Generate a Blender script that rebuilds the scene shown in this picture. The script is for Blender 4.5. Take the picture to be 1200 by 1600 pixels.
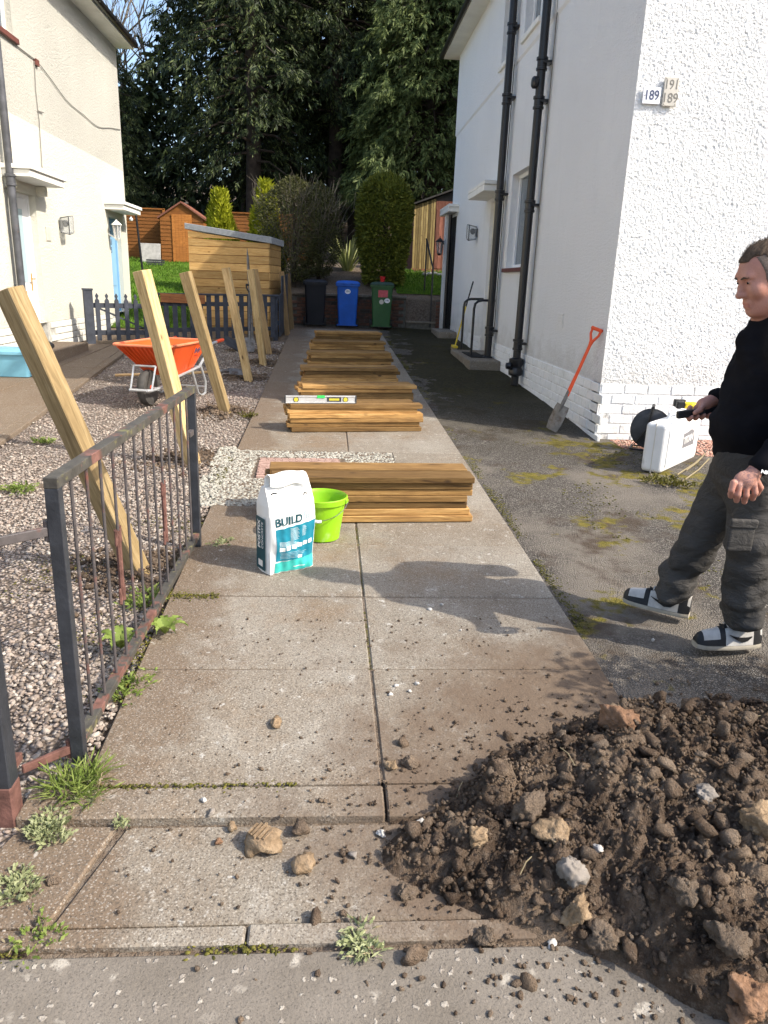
import bpy, bmesh, math, random
import numpy as np
from mathutils import Matrix, Vector, noise as mnoise
random.seed(7); RNG = np.random.default_rng(7)
R_ = math.radians
sc = bpy.context.scene
for o_ in list(bpy.data.objects): bpy.data.objects.remove(o_)
col = sc.collection

# ---------------------------------------------------------------- camera, sky, sun, exposure
S_GROUND = 0.037          # the drive climbs gently away from the street
CAM = np.array([0.0, 0.0, 1.62]); FPX = 1163.0
def _ray(x, y): return np.array([(x-600)/FPX, -(y-800)/FPX, 1.0])
_Y = _ray(525, 440); _Y /= np.linalg.norm(_Y)
_U = -_ray(460, 4590); _U -= _U.dot(_Y)*_Y; _U /= np.linalg.norm(_U)
_X = np.cross(_U, _Y)
CR = np.array([_X, _Y, _U])
cd = bpy.data.cameras.new('camera'); cam = bpy.data.objects.new('camera', cd); col.objects.link(cam)
cd.sensor_fit = 'VERTICAL'; cd.sensor_height = 36.0; cd.lens = FPX/1600*36.0
cd.clip_start = 0.05; cd.clip_end = 2000
rr, uu, bb = CR @ np.array([1., 0, 0]), CR @ np.array([0., 1, 0]), -(CR @ np.array([0., 0, 1]))
cam.matrix_world = Matrix(((rr[0], uu[0], bb[0], CAM[0]), (rr[1], uu[1], bb[1], CAM[1]), (rr[2], uu[2], bb[2], CAM[2]), (0, 0, 0, 1)))
sc.camera = cam
SUN_AZ, SUN_EL = 24.5, 41.0           # shadows fall towards -X and 23 degrees away from the camera
w = bpy.data.worlds.new('World'); sc.world = w; w.use_nodes = True
wn = w.node_tree
sky = wn.nodes.new('ShaderNodeTexSky'); sky.sky_type = 'NISHITA'; sky.sun_disc = False
sky.sun_elevation = R_(SUN_EL); sky.sun_rotation = R_(90 + SUN_AZ)
sky.air_density = 1.0; sky.dust_density = 2.6; sky.ozone_density = 1.0
wn.links.new(sky.outputs[0], wn.nodes['Background'].inputs[0]); wn.nodes['Background'].inputs[1].default_value = 0.15
sl = bpy.data.lights.new('sun', 'SUN'); sun = bpy.data.objects.new('sun', sl); col.objects.link(sun)
sl.energy = 3.0; sl.angle = R_(0.53); sl.color = (1.0, 0.92, 0.80)
tosun = Vector((math.cos(R_(SUN_AZ))*math.cos(R_(SUN_EL)), -math.sin(R_(SUN_AZ))*math.cos(R_(SUN_EL)), math.sin(R_(SUN_EL))))
sun.rotation_euler = tosun.to_track_quat('Z', 'Y').to_euler(); sun.location = (20, -8, 20)
sc.view_settings.view_transform = 'Standard'; sc.view_settings.look = 'None'
sc.view_settings.exposure = 1.10; sc.view_settings.gamma = 1.0; sc.view_settings.use_curve_mapping = False

# ---------------------------------------------------------------- pixel helpers (directions only; distance comes from the surface touched)
def ray(x, y): return CR @ _ray(x, y)
def G(x, y, dz=0.0):
    v = ray(x, y); t = (dz-CAM[2])/(v[2]-S_GROUND*v[1]); return CAM + t*v
def atX(x, y, X0): v = ray(x, y); return CAM + v*(X0/v[0])
def atY(x, y, Y0): v = ray(x, y); return CAM + v*(Y0/v[1])
def gz(Y): return S_GROUND*Y
# garden terrain
def terr(X, Y):
    X = np.asarray(X, float); Y = np.asarray(Y, float)
    base = S_GROUND*Y - 0.035
    rgt = np.where(Y < 17.86, base, np.interp(Y, [17.86, 20.5, 26, 40, 90], [1.27, 1.97, 2.25, 4.6, 12]))
    lft = np.where(Y < 14.9, base, np.interp(Y, [14.9, 18, 25, 40, 90], [.55, 1.05, 2.0, 4.6, 12]))
    t = np.clip((X+2.0)/0.8, 0, 1); t = t*t*(3-2*t)
    return lft*(1-t)+rgt*t
def tz(x, y): return float(terr(x, y))

# ---------------------------------------------------------------- object helpers
WM = {}
def tag(o, label=None, cat=None, group=None, kind=None):
    if label: o['label'] = label
    if cat: o['category'] = cat
    if group: o['group'] = group
    if kind: o['kind'] = kind
    return o
def E(name, label, cat, loc=(0, 0, 0), rz=0.0, group=None, M=None):
    o = bpy.data.objects.new(name, None); col.objects.link(o); o.empty_display_size = .1
    if M is None: M = Matrix.Translation(Vector([float(v) for v in loc])) @ Matrix.Rotation(rz, 4, 'Z')
    o.matrix_world = M; WM[o.name] = M.copy()
    return tag(o, label, cat, group)
def link(name, me, parent=None, mats=None, loc=None, M=None):
    o = bpy.data.objects.new(name, me); col.objects.link(o)
    if mats is not None and len(me.materials) == 0:
        for m in (mats if isinstance(mats, (list, tuple)) else [mats]): me.materials.append(m)
    L = M if M is not None else (Matrix.Translation(Vector([float(v) for v in loc])) if loc is not None else Matrix.Identity(4))
    if parent is not None:
        o.parent = parent; o.matrix_local = L; WM[o.name] = WM[parent.name] @ L
    else:
        o.matrix_world = L; WM[o.name] = L.copy()
    return o
def children(o): return [c for c in bpy.data.objects if c.parent == o]
def copy_tree(o, parent=None, M=None):
    c = o.copy(); col.objects.link(c)
    if parent is not None: c.parent = parent
    if M is not None:
        c.matrix_world = M
    WM[c.name] = (M.copy() if M is not None else WM[o.name].copy())
    for ch in children(o):
        if ch is not c: copy_tree(ch, c)
    return c
def npmesh(name, V, F, mi=None, smooth=False):
    V = np.asarray(V, np.float32); F = np.asarray(F, np.int32); k = F.shape[1]
    me = bpy.data.meshes.new(name); me.vertices.add(len(V)); me.vertices.foreach_set('co', V.ravel())
    me.loops.add(F.size); me.loops.foreach_set('vertex_index', F.ravel())
    me.polygons.add(len(F)); me.polygons.foreach_set('loop_start', np.arange(0, F.size, k, dtype=np.int32))
    if mi is not None: me.polygons.foreach_set('material_index', np.asarray(mi, np.int32))
    if smooth: me.polygons.foreach_set('use_smooth', np.ones(len(F), bool))
    me.update(calc_edges=True); me.validate(); return me
def bevel(o, wd, seg=1):
    b = o.modifiers.new('bevel', 'BEVEL'); b.width = wd; b.segments = seg; b.limit_method = 'ANGLE'; b.angle_limit = R_(40); return o
class MB:
    def __init__(s): s.v = []; s.f = []; s.m = []; s.k = 0
    def add(s, V, F):
        n = len(s.v); s.v += [tuple(map(float, p)) for p in V]
        for f in F: s.f.append(tuple(n+i for i in f)); s.m.append(s.k)
        return s
    def box(s, c, d, rot=None, taper=None):
        x, y, z = d[0]/2, d[1]/2, d[2]/2
        P = [Vector((sx*x*(taper if (taper and sz > 0) else 1), sy*y*(taper if (taper and sz > 0) else 1), sz*z)) for sz in (-1, 1) for sy in (-1, 1) for sx in (-1, 1)]
        if rot is not None: P = [rot @ p for p in P]
        c = Vector([float(q) for q in c]); P = [c+p for p in P]
        return s.add(P, [(0, 2, 3, 1), (4, 5, 7, 6), (0, 1, 5, 4), (2, 6, 7, 3), (0, 4, 6, 2), (1, 3, 7, 5)])
    def bx(s, x0, x1, y0, y1, z0, z1): return s.box(((x0+x1)/2, (y0+y1)/2, (z0+z1)/2), (x1-x0, y1-y0, z1-z0))
    def tube(s, pts, r, n=8, cap=True, ell=1.0):
        pts = [Vector([float(q) for q in p]) for p in pts]; m = len(pts)
        rs = list(r) if isinstance(r, (list, tuple, np.ndarray)) else [r]*m
        T = []
        for i in range(m):
            t = (pts[min(i+1, m-1)]-pts[max(i-1, 0)]); T.append(t.normalized() if t.length > 1e-9 else Vector((0, 0, 1)))
        a = T[0].orthogonal().normalized(); V = []
        for i in range(m):
            a = (a - T[i]*a.dot(T[i])).normalized(); b = T[i].cross(a)
            for j in range(n):
                q = 2*math.pi*j/n; V.append(pts[i]+a*math.cos(q)*rs[i]+b*math.sin(q)*rs[i]*ell)
        F = [(i*n+j, i*n+(j+1) % n, (i+1)*n+(j+1) % n, (i+1)*n+j) for i in range(m-1) for j in range(n)]
        if cap: F += [tuple(reversed(range(n))), tuple(range((m-1)*n, m*n))]
        return s.add(V, F)
    def lathe(s, prof, n=24, c=(0, 0, 0), axis='Z'):
        V = []
        for r, z in prof:
            for j in range(n):
                q = 2*math.pi*j/n; p = (r*math.cos(q), r*math.sin(q), z)
                if axis == 'Y': p = (p[0], p[2], p[1])
                if axis == 'X': p = (p[2], p[0], p[1])
                V.append((c[0]+p[0], c[1]+p[1], c[2]+p[2]))
        F = [(i*n+j, i*n+(j+1) % n, (i+1)*n+(j+1) % n, (i+1)*n+j) for i in range(len(prof)-1) for j in range(n)]
        if prof[0][0] > 1e-6: F.append(tuple(reversed(range(n))))
        if prof[-1][0] > 1e-6: F.append(tuple(range((len(prof)-1)*n, len(prof)*n)))
        return s.add(V, F)
    def prism(s, poly, a, b):          # poly: list of 3D points, extruded by vector (b-a)
        d = Vector(b)-Vector(a); P = [Vector(p) for p in poly]; n = len(P)
        return s.add(P+[p+d for p in P], [tuple(reversed(range(n))), tuple(range(n, 2*n))]+[(i, (i+1) % n, n+(i+1) % n, n+i) for i in range(n)])
    def loft(s, secs, cap=True):
        n = len(secs[0]); V = [p for q in secs for p in q]
        F = [(i*n+j, i*n+(j+1) % n, (i+1)*n+(j+1) % n, (i+1)*n+j) for i in range(len(secs)-1) for j in range(n)]
        if cap: F += [tuple(reversed(range(n))), tuple(range((len(secs)-1)*n, len(secs)*n))]
        return s.add(V, F)
    def mesh(s, name='m', smooth=False):
        me = bpy.data.meshes.new(name); me.from_pydata(s.v, [], s.f)
        if any(s.m): me.polygons.foreach_set('material_index', s.m)
        bm = bmesh.new(); bm.from_mesh(me); bmesh.ops.recalc_face_normals(bm, faces=bm.faces); bm.to_mesh(me); bm.free()
        if smooth:
            me.polygons.foreach_set('use_smooth', [True]*len(me.polygons))
            try: me.set_sharp_from_angle(angle=R_(42))
            except Exception: pass
        me.update(); return me
    def build(s, name, mats, parent=None, smooth=False, world=False, bev=0, loc=None, M=None):
        if world and parent is not None:
            inv = WM[parent.name].inverted(); s.v = [tuple(inv @ Vector(p)) for p in s.v]
        o = link(name, s.mesh(name, smooth), parent, mats, loc, M)
        if bev: bevel(o, bev)
        return o
def text_mesh(txt, size, depth=0.0, bold=0.0, sx=1.0):
    cu = bpy.data.curves.new('t', 'FONT'); cu.body = txt; cu.size = size; cu.extrude = depth; cu.offset = bold; cu.align_x = 'CENTER'; cu.align_y = 'CENTER'
    o = bpy.data.objects.new('t', cu); col.objects.link(o)
    dg = bpy.context.evaluated_depsgraph_get(); me = bpy.data.meshes.new_from_object(o.evaluated_get(dg))
    bpy.data.objects.remove(o); bpy.data.curves.remove(cu)
    me.materials.clear()
    if sx != 1.0: me.transform(Matrix.Diagonal((sx, 1, 1, 1)))
    return me
def frame3(o, x, n):     # matrix with local X along x, local Z along n (for lettering lying on a face)
    x = Vector(x).normalized(); n = Vector(n).normalized(); y = n.cross(x)
    return Matrix(((x[0], y[0], n[0], o[0]), (x[1], y[1], n[1], o[1]), (x[2], y[2], n[2], o[2]), (0, 0, 0, 1)))
def letters(txt, size, mat, parent, o, x, n, bold=0.0, sx=1.0, name='lettering', depth=.0008):
    M = WM[parent.name].inverted() @ frame3(o, x, n)
    return link(name, text_mesh(txt, size, depth, bold, sx), parent, mat, M=M)

# ---------------------------------------------------------------- vector noise
def _h(ix, iy, iz, seed):
    n = (ix*374761393 + iy*668265263 + iz*2147483647 + seed*1274126177).astype(np.int64) & 0xFFFFFFFF
    n = ((n ^ (n >> 13))*1274126177) & 0xFFFFFFFF
    n = ((n ^ (n >> 16))*2246822519) & 0xFFFFFFFF
    return ((n ^ (n >> 15)) & 0xFFFFFF)/float(0xFFFFFF)
def vn(P, seed=0):
    P = np.asarray(P, float); I = np.floor(P).astype(np.int64); f = P-I; f = f*f*f*(f*(f*6-15)+10); o = 0
    for dx in (0, 1):
        for dy in (0, 1):
            for dz in (0, 1):
                wgt = (f[..., 0] if dx else 1-f[..., 0])*(f[..., 1] if dy else 1-f[..., 1])*(f[..., 2] if dz else 1-f[..., 2])
                o = o + wgt*_h(I[..., 0]+dx, I[..., 1]+dy, I[..., 2]+dz, seed)
    return o*2-1
def fbm(P, oct=4, seed=0, gain=.5):
    P = np.asarray(P, float); a = 1; s = 0; 
    for i in range(oct): s = s + a*vn(P*(2.0**i), seed+i); a *= gain
    return s

def worley(X, Y, s, seed):
    x, y = X/s, Y/s; ix, iy = np.floor(x).astype(np.int64), np.floor(y).astype(np.int64); f1 = np.full(X.shape, 9.); f2 = f1.copy(); hid = np.zeros(X.shape); ox = np.zeros(X.shape); oy = np.zeros(X.shape); z0 = ix*0
    for dx in (-1, 0, 1):
        for dy in (-1, 0, 1):
            a, b = ix+dx, iy+dy; px = a+_h(a, b, z0, seed); py = b+_h(a, b, z0, seed+1); d = np.hypot(px-x, py-y); nr = d < f1
            f2 = np.where(nr, f1, np.minimum(f2, d)); f1 = np.where(nr, d, f1); hid = np.where(nr, _h(a, b, z0, seed+2), hid); ox = np.where(nr, x-px, ox); oy = np.where(nr, y-py, oy)
    return f1, f2, hid, ox, oy
# ---------------------------------------------------------------- materials
def nd(nt, t, ins=None, **pr):
    n = nt.nodes.new('ShaderNode'+t)
    for k, v in pr.items(): setattr(n, k, v)
    for k, v in (ins or {}).items():
        if isinstance(v, bpy.types.NodeSocket): nt.links.new(v, n.inputs[k])
        else: n.inputs[k].default_value = v
    return n
def c4(c): return tuple(c)+(1.0,) if len(c) == 3 else tuple(c)
def mixc(nt, f, a, b, blend='MIX'):
    n = nt.nodes.new('ShaderNodeMix'); n.data_type = 'RGBA'; n.blend_type = blend
    for i, v in ((0, f), (6, a), (7, b)):
        if isinstance(v, bpy.types.NodeSocket): nt.links.new(v, n.inputs[i])
        else: n.inputs[i].default_value = v if i == 0 else c4(v)
    return n.outputs[2]
def ramp(nt, f, stops, interp='LINEAR'):
    n = nt.nodes.new('ShaderNodeValToRGB'); cr = n.color_ramp; cr.interpolation = interp
    while len(cr.elements) < len(stops): cr.elements.new(.5)
    for e, (p, c) in zip(cr.elements, stops): e.position = p; e.color = c4(c) if not isinstance(c, (int, float)) else (c, c, c, 1)
    nt.links.new(f, n.inputs[0]); return n.outputs[0]
def mth(nt, op, a, b=0.0):
    n = nt.nodes.new('ShaderNodeMath'); n.operation = op
    for i, v in ((0, a), (1, b)):
        if isinstance(v, bpy.types.NodeSocket): nt.links.new(v, n.inputs[i])
        else: n.inputs[i].default_value = v
    return n.outputs[0]
class Mat:
    def __init__(s, name, rough=.8, spec=.3, metal=0.0):
        s.m = bpy.data.materials.new(name); s.m.use_nodes = True; s.nt = s.m.node_tree; s.b = s.nt.nodes['Principled BSDF']
        s.b.inputs['Roughness'].default_value = rough; s.b.inputs['Specular IOR Level'].default_value = spec; s.b.inputs['Metallic'].default_value = metal
        s.tc = nd(s.nt, 'TexCoord'); s.co = s.tc.outputs['Object']; s._g = None
    def geo(s):
        if s._g is None: s._g = nd(s.nt, 'NewGeometry')
        return s._g
    def world(s): s.co = s.geo().outputs['Position']; return s
    def rnd(s, amt=30.0):      # shift the pattern per object
        oi = nd(s.nt, 'ObjectInfo'); v = nd(s.nt, 'VectorMath', {0: oi.outputs['Random']}, operation='SCALE'); v.inputs['Scale'].default_value = amt
        a = nd(s.nt, 'VectorMath', {0: s.co, 1: v.outputs[0]}, operation='ADD'); s.co = a.outputs[0]; s.rn = oi.outputs['Random']; return s
    def warp(s, scale, amt):   # ragged, unround spots
        n = nd(s.nt, 'TexNoise', {'Vector': s.co, 'Scale': scale, 'Detail': 2}).outputs['Color']
        v = nd(s.nt, 'VectorMath', {0: n, 1: (.5, .5, .5)}, operation='SUBTRACT'); k = nd(s.nt, 'VectorMath', {0: v.outputs[0]}, operation='SCALE'); k.inputs['Scale'].default_value = amt
        return nd(s.nt, 'VectorMath', {0: s.co, 1: k.outputs[0]}, operation='ADD').outputs[0]
    def stretch(s, x, y, z):
        n = nd(s.nt, 'VectorMath', {0: s.co, 1: (x, y, z)}, operation='MULTIPLY'); return n.outputs[0]
    def noise(s, scale, detail=5, rough=.55, co=None, dist=0.0): 
        return nd(s.nt, 'TexNoise', {'Vector': co or s.co, 'Scale': scale, 'Detail': min(detail, 4), 'Roughness': rough, 'Distortion': dist}).outputs[0]
    def vor(s, scale, co=None, feature='F1', out='Distance', rnd=1.0): 
        return nd(s.nt, 'TexVoronoi', {'Vector': co or s.co, 'Scale': scale, 'Randomness': rnd}, feature=feature).outputs[out]
    def col(s, c):
        if isinstance(c, bpy.types.NodeSocket): s.nt.links.new(c, s.b.inputs['Base Color'])
        else: s.b.inputs['Base Color'].default_value = c4(c)
        return s
    def rough(s, r): s.nt.links.new(r, s.b.inputs['Roughness']); return s
    def bump(s, h, strength=.5, dist=.01):
        n = nd(s.nt, 'Bump', {'Height': h, 'Strength': strength, 'Distance': dist}); s.nt.links.new(n.outputs[0], s.b.inputs['Normal']); return s
    def add(s, *hs):
        r = hs[0]
        for h in hs[1:]: r = mth(s.nt, 'ADD', r, h)
        return r
    def mul(s, a, b): return mth(s.nt, 'MULTIPLY', a, b)
    def mix(s, f, a, b, blend='MIX'): return mixc(s.nt, f, a, b, blend)
    def ramp(s, f, st, i='LINEAR'): return ramp(s.nt, f, st, i)
def simple(name, c, rough=.6, var=.15, scale=8, bump=.0, bscale=60, spec=.3, metal=0.0, dirt=None, dirt_at=.6):
    m = Mat(name, rough, spec, metal)
    n = m.noise(scale, 5); lo = tuple(max(0, q*(1-var)) for q in c); hi = tuple(min(1, q*(1+var)) for q in c)
    cc = m.ramp(n, [(.3, lo), (.7, hi)])
    if dirt: cc = m.mix(m.ramp(m.noise(scale*.6+1.3, 8, .65), [(dirt_at-.05, 0), (dirt_at+.1, 1)]), cc, dirt)
    m.col(cc)
    if bump: m.bump(m.noise(bscale, 6, .6), bump, .004)
    return m.m
MT = {}
def roughcast(name, c, c2, sc_=38):
    m = Mat(name, .9, .15).world()
    big = m.noise(.7, 4); fine = m.noise(sc_*1.0, 4, .6); fine2 = m.noise(sc_*3.2, 3, .6)
    base = m.ramp(big, [(.3, c2), (.7, c)])
    base = m.mix(m.ramp(m.noise(3.1, 6, .7), [(.56, 0), (.75, .2)]), base, tuple(q*.86 for q in c2))
    st_ = m.ramp(m.noise(1.6, 4, .7, m.stretch(3.5, 3.5, .35)), [(.55, 0), (.80, .16)])
    base = m.mix(st_, base, tuple(q*.74 for q in c2))
    zz = nd(m.nt, 'SeparateXYZ', {0: m.co}).outputs[2]
    base = m.mix(m.ramp(m.add(m.mul(zz, .8), m.mul(m.noise(4, 4, .7), -.7)), [(.20, .35), (.50, 0)]), base, (.42, .38, .32))
    base = m.mix(m.ramp(m.noise(55, 3, .7), [(.66, 0), (.76, .35)]), base, tuple(q*.6 for q in c2))
    m.col(base).bump(m.add(m.mul(fine, 1.0), m.mul(fine2, .55)), 1.0, .022); return m.m
MT['rc_white'] = roughcast('white_roughcast', (.90, .905, .90), (.86, .865, .86))
MT['rc_cream'] = roughcast('cream_roughcast', (.72, .705, .61), (.67, .655, .565), 30)
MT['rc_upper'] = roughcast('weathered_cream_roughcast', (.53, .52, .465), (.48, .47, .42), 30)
m = Mat('white_painted_brick', .7, .3).world(); b = m.ramp(m.noise(14, 7, .7), [(.60, (.82, .83, .83)), (.70, (.66, .65, .62)), (.78, (.20, .19, .18))])
m.col(m.mix(m.ramp(m.noise(2.2, 5), [(.5, 0), (.75, .6)]), b, (.62, .63, .60))).bump(m.add(m.noise(30, 5), m.noise(9, 3)), .6, .012); MT['brick_white'] = m.m
m = Mat('flaking_white_mortar', .9, .1).world(); m.col(m.ramp(m.noise(9, 6, .7), [(.50, (.78, .78, .77)), (.62, (.55, .54, .52)), (.72, (.12, .11, .10))])).bump(m.noise(60, 4), .6, .01); MT['mortar_white'] = m.m
m = Mat('cream_painted_brick', .75, .3).world(); m.col(m.ramp(m.noise(6, 6), [(.3, (.60, .59, .54)), (.7, (.74, .73, .67))])).bump(m.noise(30, 5), .5, .01); MT['brick_cream'] = m.m
MT['mortar_cream'] = simple('cream_mortar', (.45, .44, .40), .9, .3, 12, .5)
m = Mat('old_red_brick', .9, .15).rnd(); m.col(m.mix(m.ramp(m.noise(7, 6), [(.4, 0), (.7, 1)]), m.ramp(m.rn, [(0, (.16, .07, .045)), (.5, (.24, .11, .07)), (1, (.13, .085, .07))]), (.07, .06, .05))).bump(m.noise(50, 5), .6, .006); MT['brick_red'] = m.m
MT['mortar_dark'] = simple('dark_mortar', (.13, .12, .10), .95, .3, 14, .5)
# concrete slabs
m = Mat('weathered_concrete_slab', .92, .12); loc = m.co; m.world()
n1 = m.noise(1.1, 8, .62); n2 = m.noise(4.3, 8, .68); n3 = m.noise(120, 3, .7)
oi = nd(m.nt, 'ObjectInfo').outputs['Random']
b = m.mix(oi, (.225, .197, .157), (.28, .255, .215))
b = m.mix(m.ramp(n1, [(.36, .8), (.60, 0)]), b, (.20, .162, .122))
b = m.mix(m.ramp(n2, [(.54, 0), (.76, .5)]), b, (.36, .335, .29))
b = m.mix(m.ramp(n2, [(.28, .6), (.42, 0)]), b, (.13, .105, .082))
b = m.mix(m.ramp(m.noise(17, 6, .75), [(.60, 0), (.68, .8)]), b, (.44, .425, .385))
b = m.mix(m.ramp(m.noise(1.5, 4, .7), [(.52, 0), (.66, .65)]), b, (.205, .145, .092))
sxx = nd(m.nt, 'SeparateXYZ', {0: m.co}).outputs
b = m.mix(m.ramp(m.add(m.mul(sxx[0], -.9), m.mul(m.noise(2.4, 4, .7), .9)), [(.86, 0), (1.12, .75)]), b, (.15, .105, .07))
b = m.mix(m.ramp(m.vor(9, m.warp(25, .10)), [(.06, .7), (.11, 0)]), b, (.48, .46, .42))
b = m.mix(m.ramp(m.vor(110, m.warp(140, .012)), [(.10, .6), (.40, 0)]), b, (.47, .44, .385))
b = m.mix(m.ramp(m.noise(150, 2, .6), [(.36, .75), (.48, 0)]), b, (.085, .07, .055))
dst = nd(m.nt, 'VectorMath', {0: m.co, 1: (1.2, 1.9, .1)}, operation='DISTANCE').outputs['Value']
soilmask = m.ramp(m.add(m.mul(dst, .36), m.mul(m.noise(3.5, 4, .7), -.55), .10), [(.14, .9), (.34, 0)])
b = m.mix(soilmask, b, (.135, .098, .070))
m.col(b).bump(m.add(m.mul(n3, .6), m.mul(m.noise(25, 6, .65), 1.6)), .75, .006); MT['slab'] = m.m
m = Mat('aggregate_pavement', .9, .15).world()
b = m.ramp(m.noise(3, 7, .65), [(.3, (.150, .130, .106)), (.7, (.22, .195, .165))])
wq = m.warp(60, .028); vd = m.vor(42, wq); vc = m.vor(42, wq, out='Color')
sel = m.ramp(nd(m.nt, 'SeparateColor', {0: vc}).outputs[0], [(.62, 0), (.66, 1)])
stone = m.mul(m.ramp(vd, [(.22, 1), (.34, 0)]), sel)
b = m.mix(stone, b, m.mix(nd(m.nt, 'SeparateColor', {0: vc}).outputs[1], (.24, .21, .18), (.42, .385, .33)))
wq = m.warp(30, .06); vd2 = m.vor(16, wq); vc2 = m.vor(16, wq, out='Color'); sel2 = m.ramp(nd(m.nt, 'SeparateColor', {0: vc2}).outputs[0], [(.80, 0), (.84, 1)])
b = m.mix(m.mul(m.ramp(vd2, [(.20, .9), (.36, 0)]), sel2), b, (.40, .365, .31))
b = m.mix(m.ramp(m.noise(180, 3, .7), [(.34, .7), (.46, 0)]), b, (.07, .062, .055))
m.col(b).bump(m.add(m.mul(stone, .6), m.mul(m.noise(110, 4, .7), .9), m.mul(m.noise(20, 4), .8)), .7, .006); MT['pavement'] = m.m
# tarmac
m = Mat('worn_mossy_tarmac_with_shade', .9, .15).world()
vd = m.vor(130); vc = m.vor(130, out='Color'); vr = nd(m.nt, 'SeparateColor', {0: vc}).outputs[0]
b = m.mix(m.ramp(vr, [(.35, 0), (.9, 1)]), (.10, .091, .081), (.38, .35, .31))
b = m.mix(m.ramp(vd, [(.22, 0), (.60, .9)]), b, (.055, .049, .043))
b = m.mix(m.ramp(m.noise(.95, 7, .6), [(.48, 0), (.60, .75)]), b, (.215, .19, .16))
dirt = m.ramp(m.noise(1.7, 8, .7), [(.54, 0), (.64, .85)])
b = m.mix(dirt, b, (.075, .055, .040))
moss = m.ramp(m.add(m.noise(2.3, 8, .72), m.mul(m.noise(.6, 3), .4)), [(.78, 0), (.84, 1)])
b = m.mix(moss, b, m.ramp(m.noise(15, 6), [(.35, (.10, .085, .018)), (.6, (.19, .16, .035)), (.8, (.26, .15, .03))]))
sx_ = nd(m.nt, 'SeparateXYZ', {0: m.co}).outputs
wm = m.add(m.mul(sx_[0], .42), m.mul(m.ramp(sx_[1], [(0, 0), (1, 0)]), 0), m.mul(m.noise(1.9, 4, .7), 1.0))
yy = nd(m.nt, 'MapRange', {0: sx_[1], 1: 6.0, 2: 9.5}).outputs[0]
b = m.mix(m.mul(m.ramp(wm, [(.98, 0), (1.34, .9)]), yy), b, m.ramp(m.noise(22, 4), [(.35, (.022, .020, .010)), (.6, (.045, .040, .016)), (.8, (.075, .062, .025))]))  # dark moss tone towards the house, painting its shade into the tarmac too
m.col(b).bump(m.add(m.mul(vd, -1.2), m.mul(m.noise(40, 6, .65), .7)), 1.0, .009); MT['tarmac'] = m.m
m = Mat('garden_earth', .95, .1).world(); m.col(m.mix(m.ramp(m.noise(30, 5, .7), [(.4, 0), (.7, 1)]), m.ramp(m.noise(2, 6), [(.35, (.085, .060, .042)), (.7, (.15, .115, .085))]), (.21, .175, .14))).bump(m.noise(28, 8, .7), .9, .03); MT['earth'] = m.m
m = Mat('turned_soil', .95, .08).world(); isl = m.geo().outputs['Random Per Island']
b = m.ramp(m.noise(5, 7, .65), [(.30, (.070, .048, .034)), (.5, (.155, .110, .078)), (.72, (.34, .255, .18))])
b = m.mix(m.ramp(isl, [(.72, 0), (1.0, .7)]), b, (.30, .235, .175))
m.col(m.mix(m.ramp(m.noise(60, 5, .7), [(.5, 0), (.8, .6)]), b, (.30, .25, .20))).bump(m.add(m.noise(120, 4, .8), m.mul(m.noise(38, 4, .8), 1.5)), 1.0, .018); MT['soil'] = m.m
def pebbles(name, stops, rough=.75):
    m = Mat(name, rough, .3); isl = m.geo().outputs['Random Per Island']; m.world()
    m.col(m.mix(m.ramp(m.noise(70, 4), [(.35, .0), (.75, .5)]), m.ramp(isl, stops), (.16, .13, .11))).bump(m.noise(120, 4), .3, .003); return m.m
MT['pebble'] = pebbles('mixed_gravel', [(0, (.145, .118, .097)), (.2, (.26, .22, .185)), (.4, (.33, .255, .205)), (.55, (.42, .37, .315)), (.7, (.235, .18, .145)), (.85, (.50, .45, .39)), (1, (.18, .155, .14))])
MT['pebble_white'] = pebbles('pale_gravel', [(0, (.23, .22, .185)), (.4, (.38, .37, .315)), (.8, (.48, .465, .40)), (1, (.25, .245, .205))])
MT['pebble_red'] = pebbles('red_gravel', [(0, (.42, .19, .13)), (.4, (.58, .30, .22)), (.7, (.66, .42, .33)), (1, (.45, .30, .25))])
MT['stone'] = simple('grey_stone', (.22, .195, .17), .8, .3, 9, .6, 40)
MT['stone_pale'] = simple('pale_stone', (.46, .44, .41), .7, .2, 9, .4, 40)
m = Mat('pale_clay_clod', .95, .08); m.col(m.ramp(m.noise(18, 7, .7), [(.3, (.15, .105, .065)), (.5, (.28, .20, .125)), (.75, (.38, .29, .195))])).bump(m.noise(60, 8, .75), 1.0, .012); MT['clay'] = m.m
m = Mat('orange_stone', .9, .15); m.col(m.ramp(m.noise(14, 7, .7), [(.3, (.13, .075, .045)), (.55, (.24, .14, .085)), (.8, (.30, .22, .165))])).bump(m.noise(50, 8, .7), .9, .01); MT['ochre'] = m.m
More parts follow.
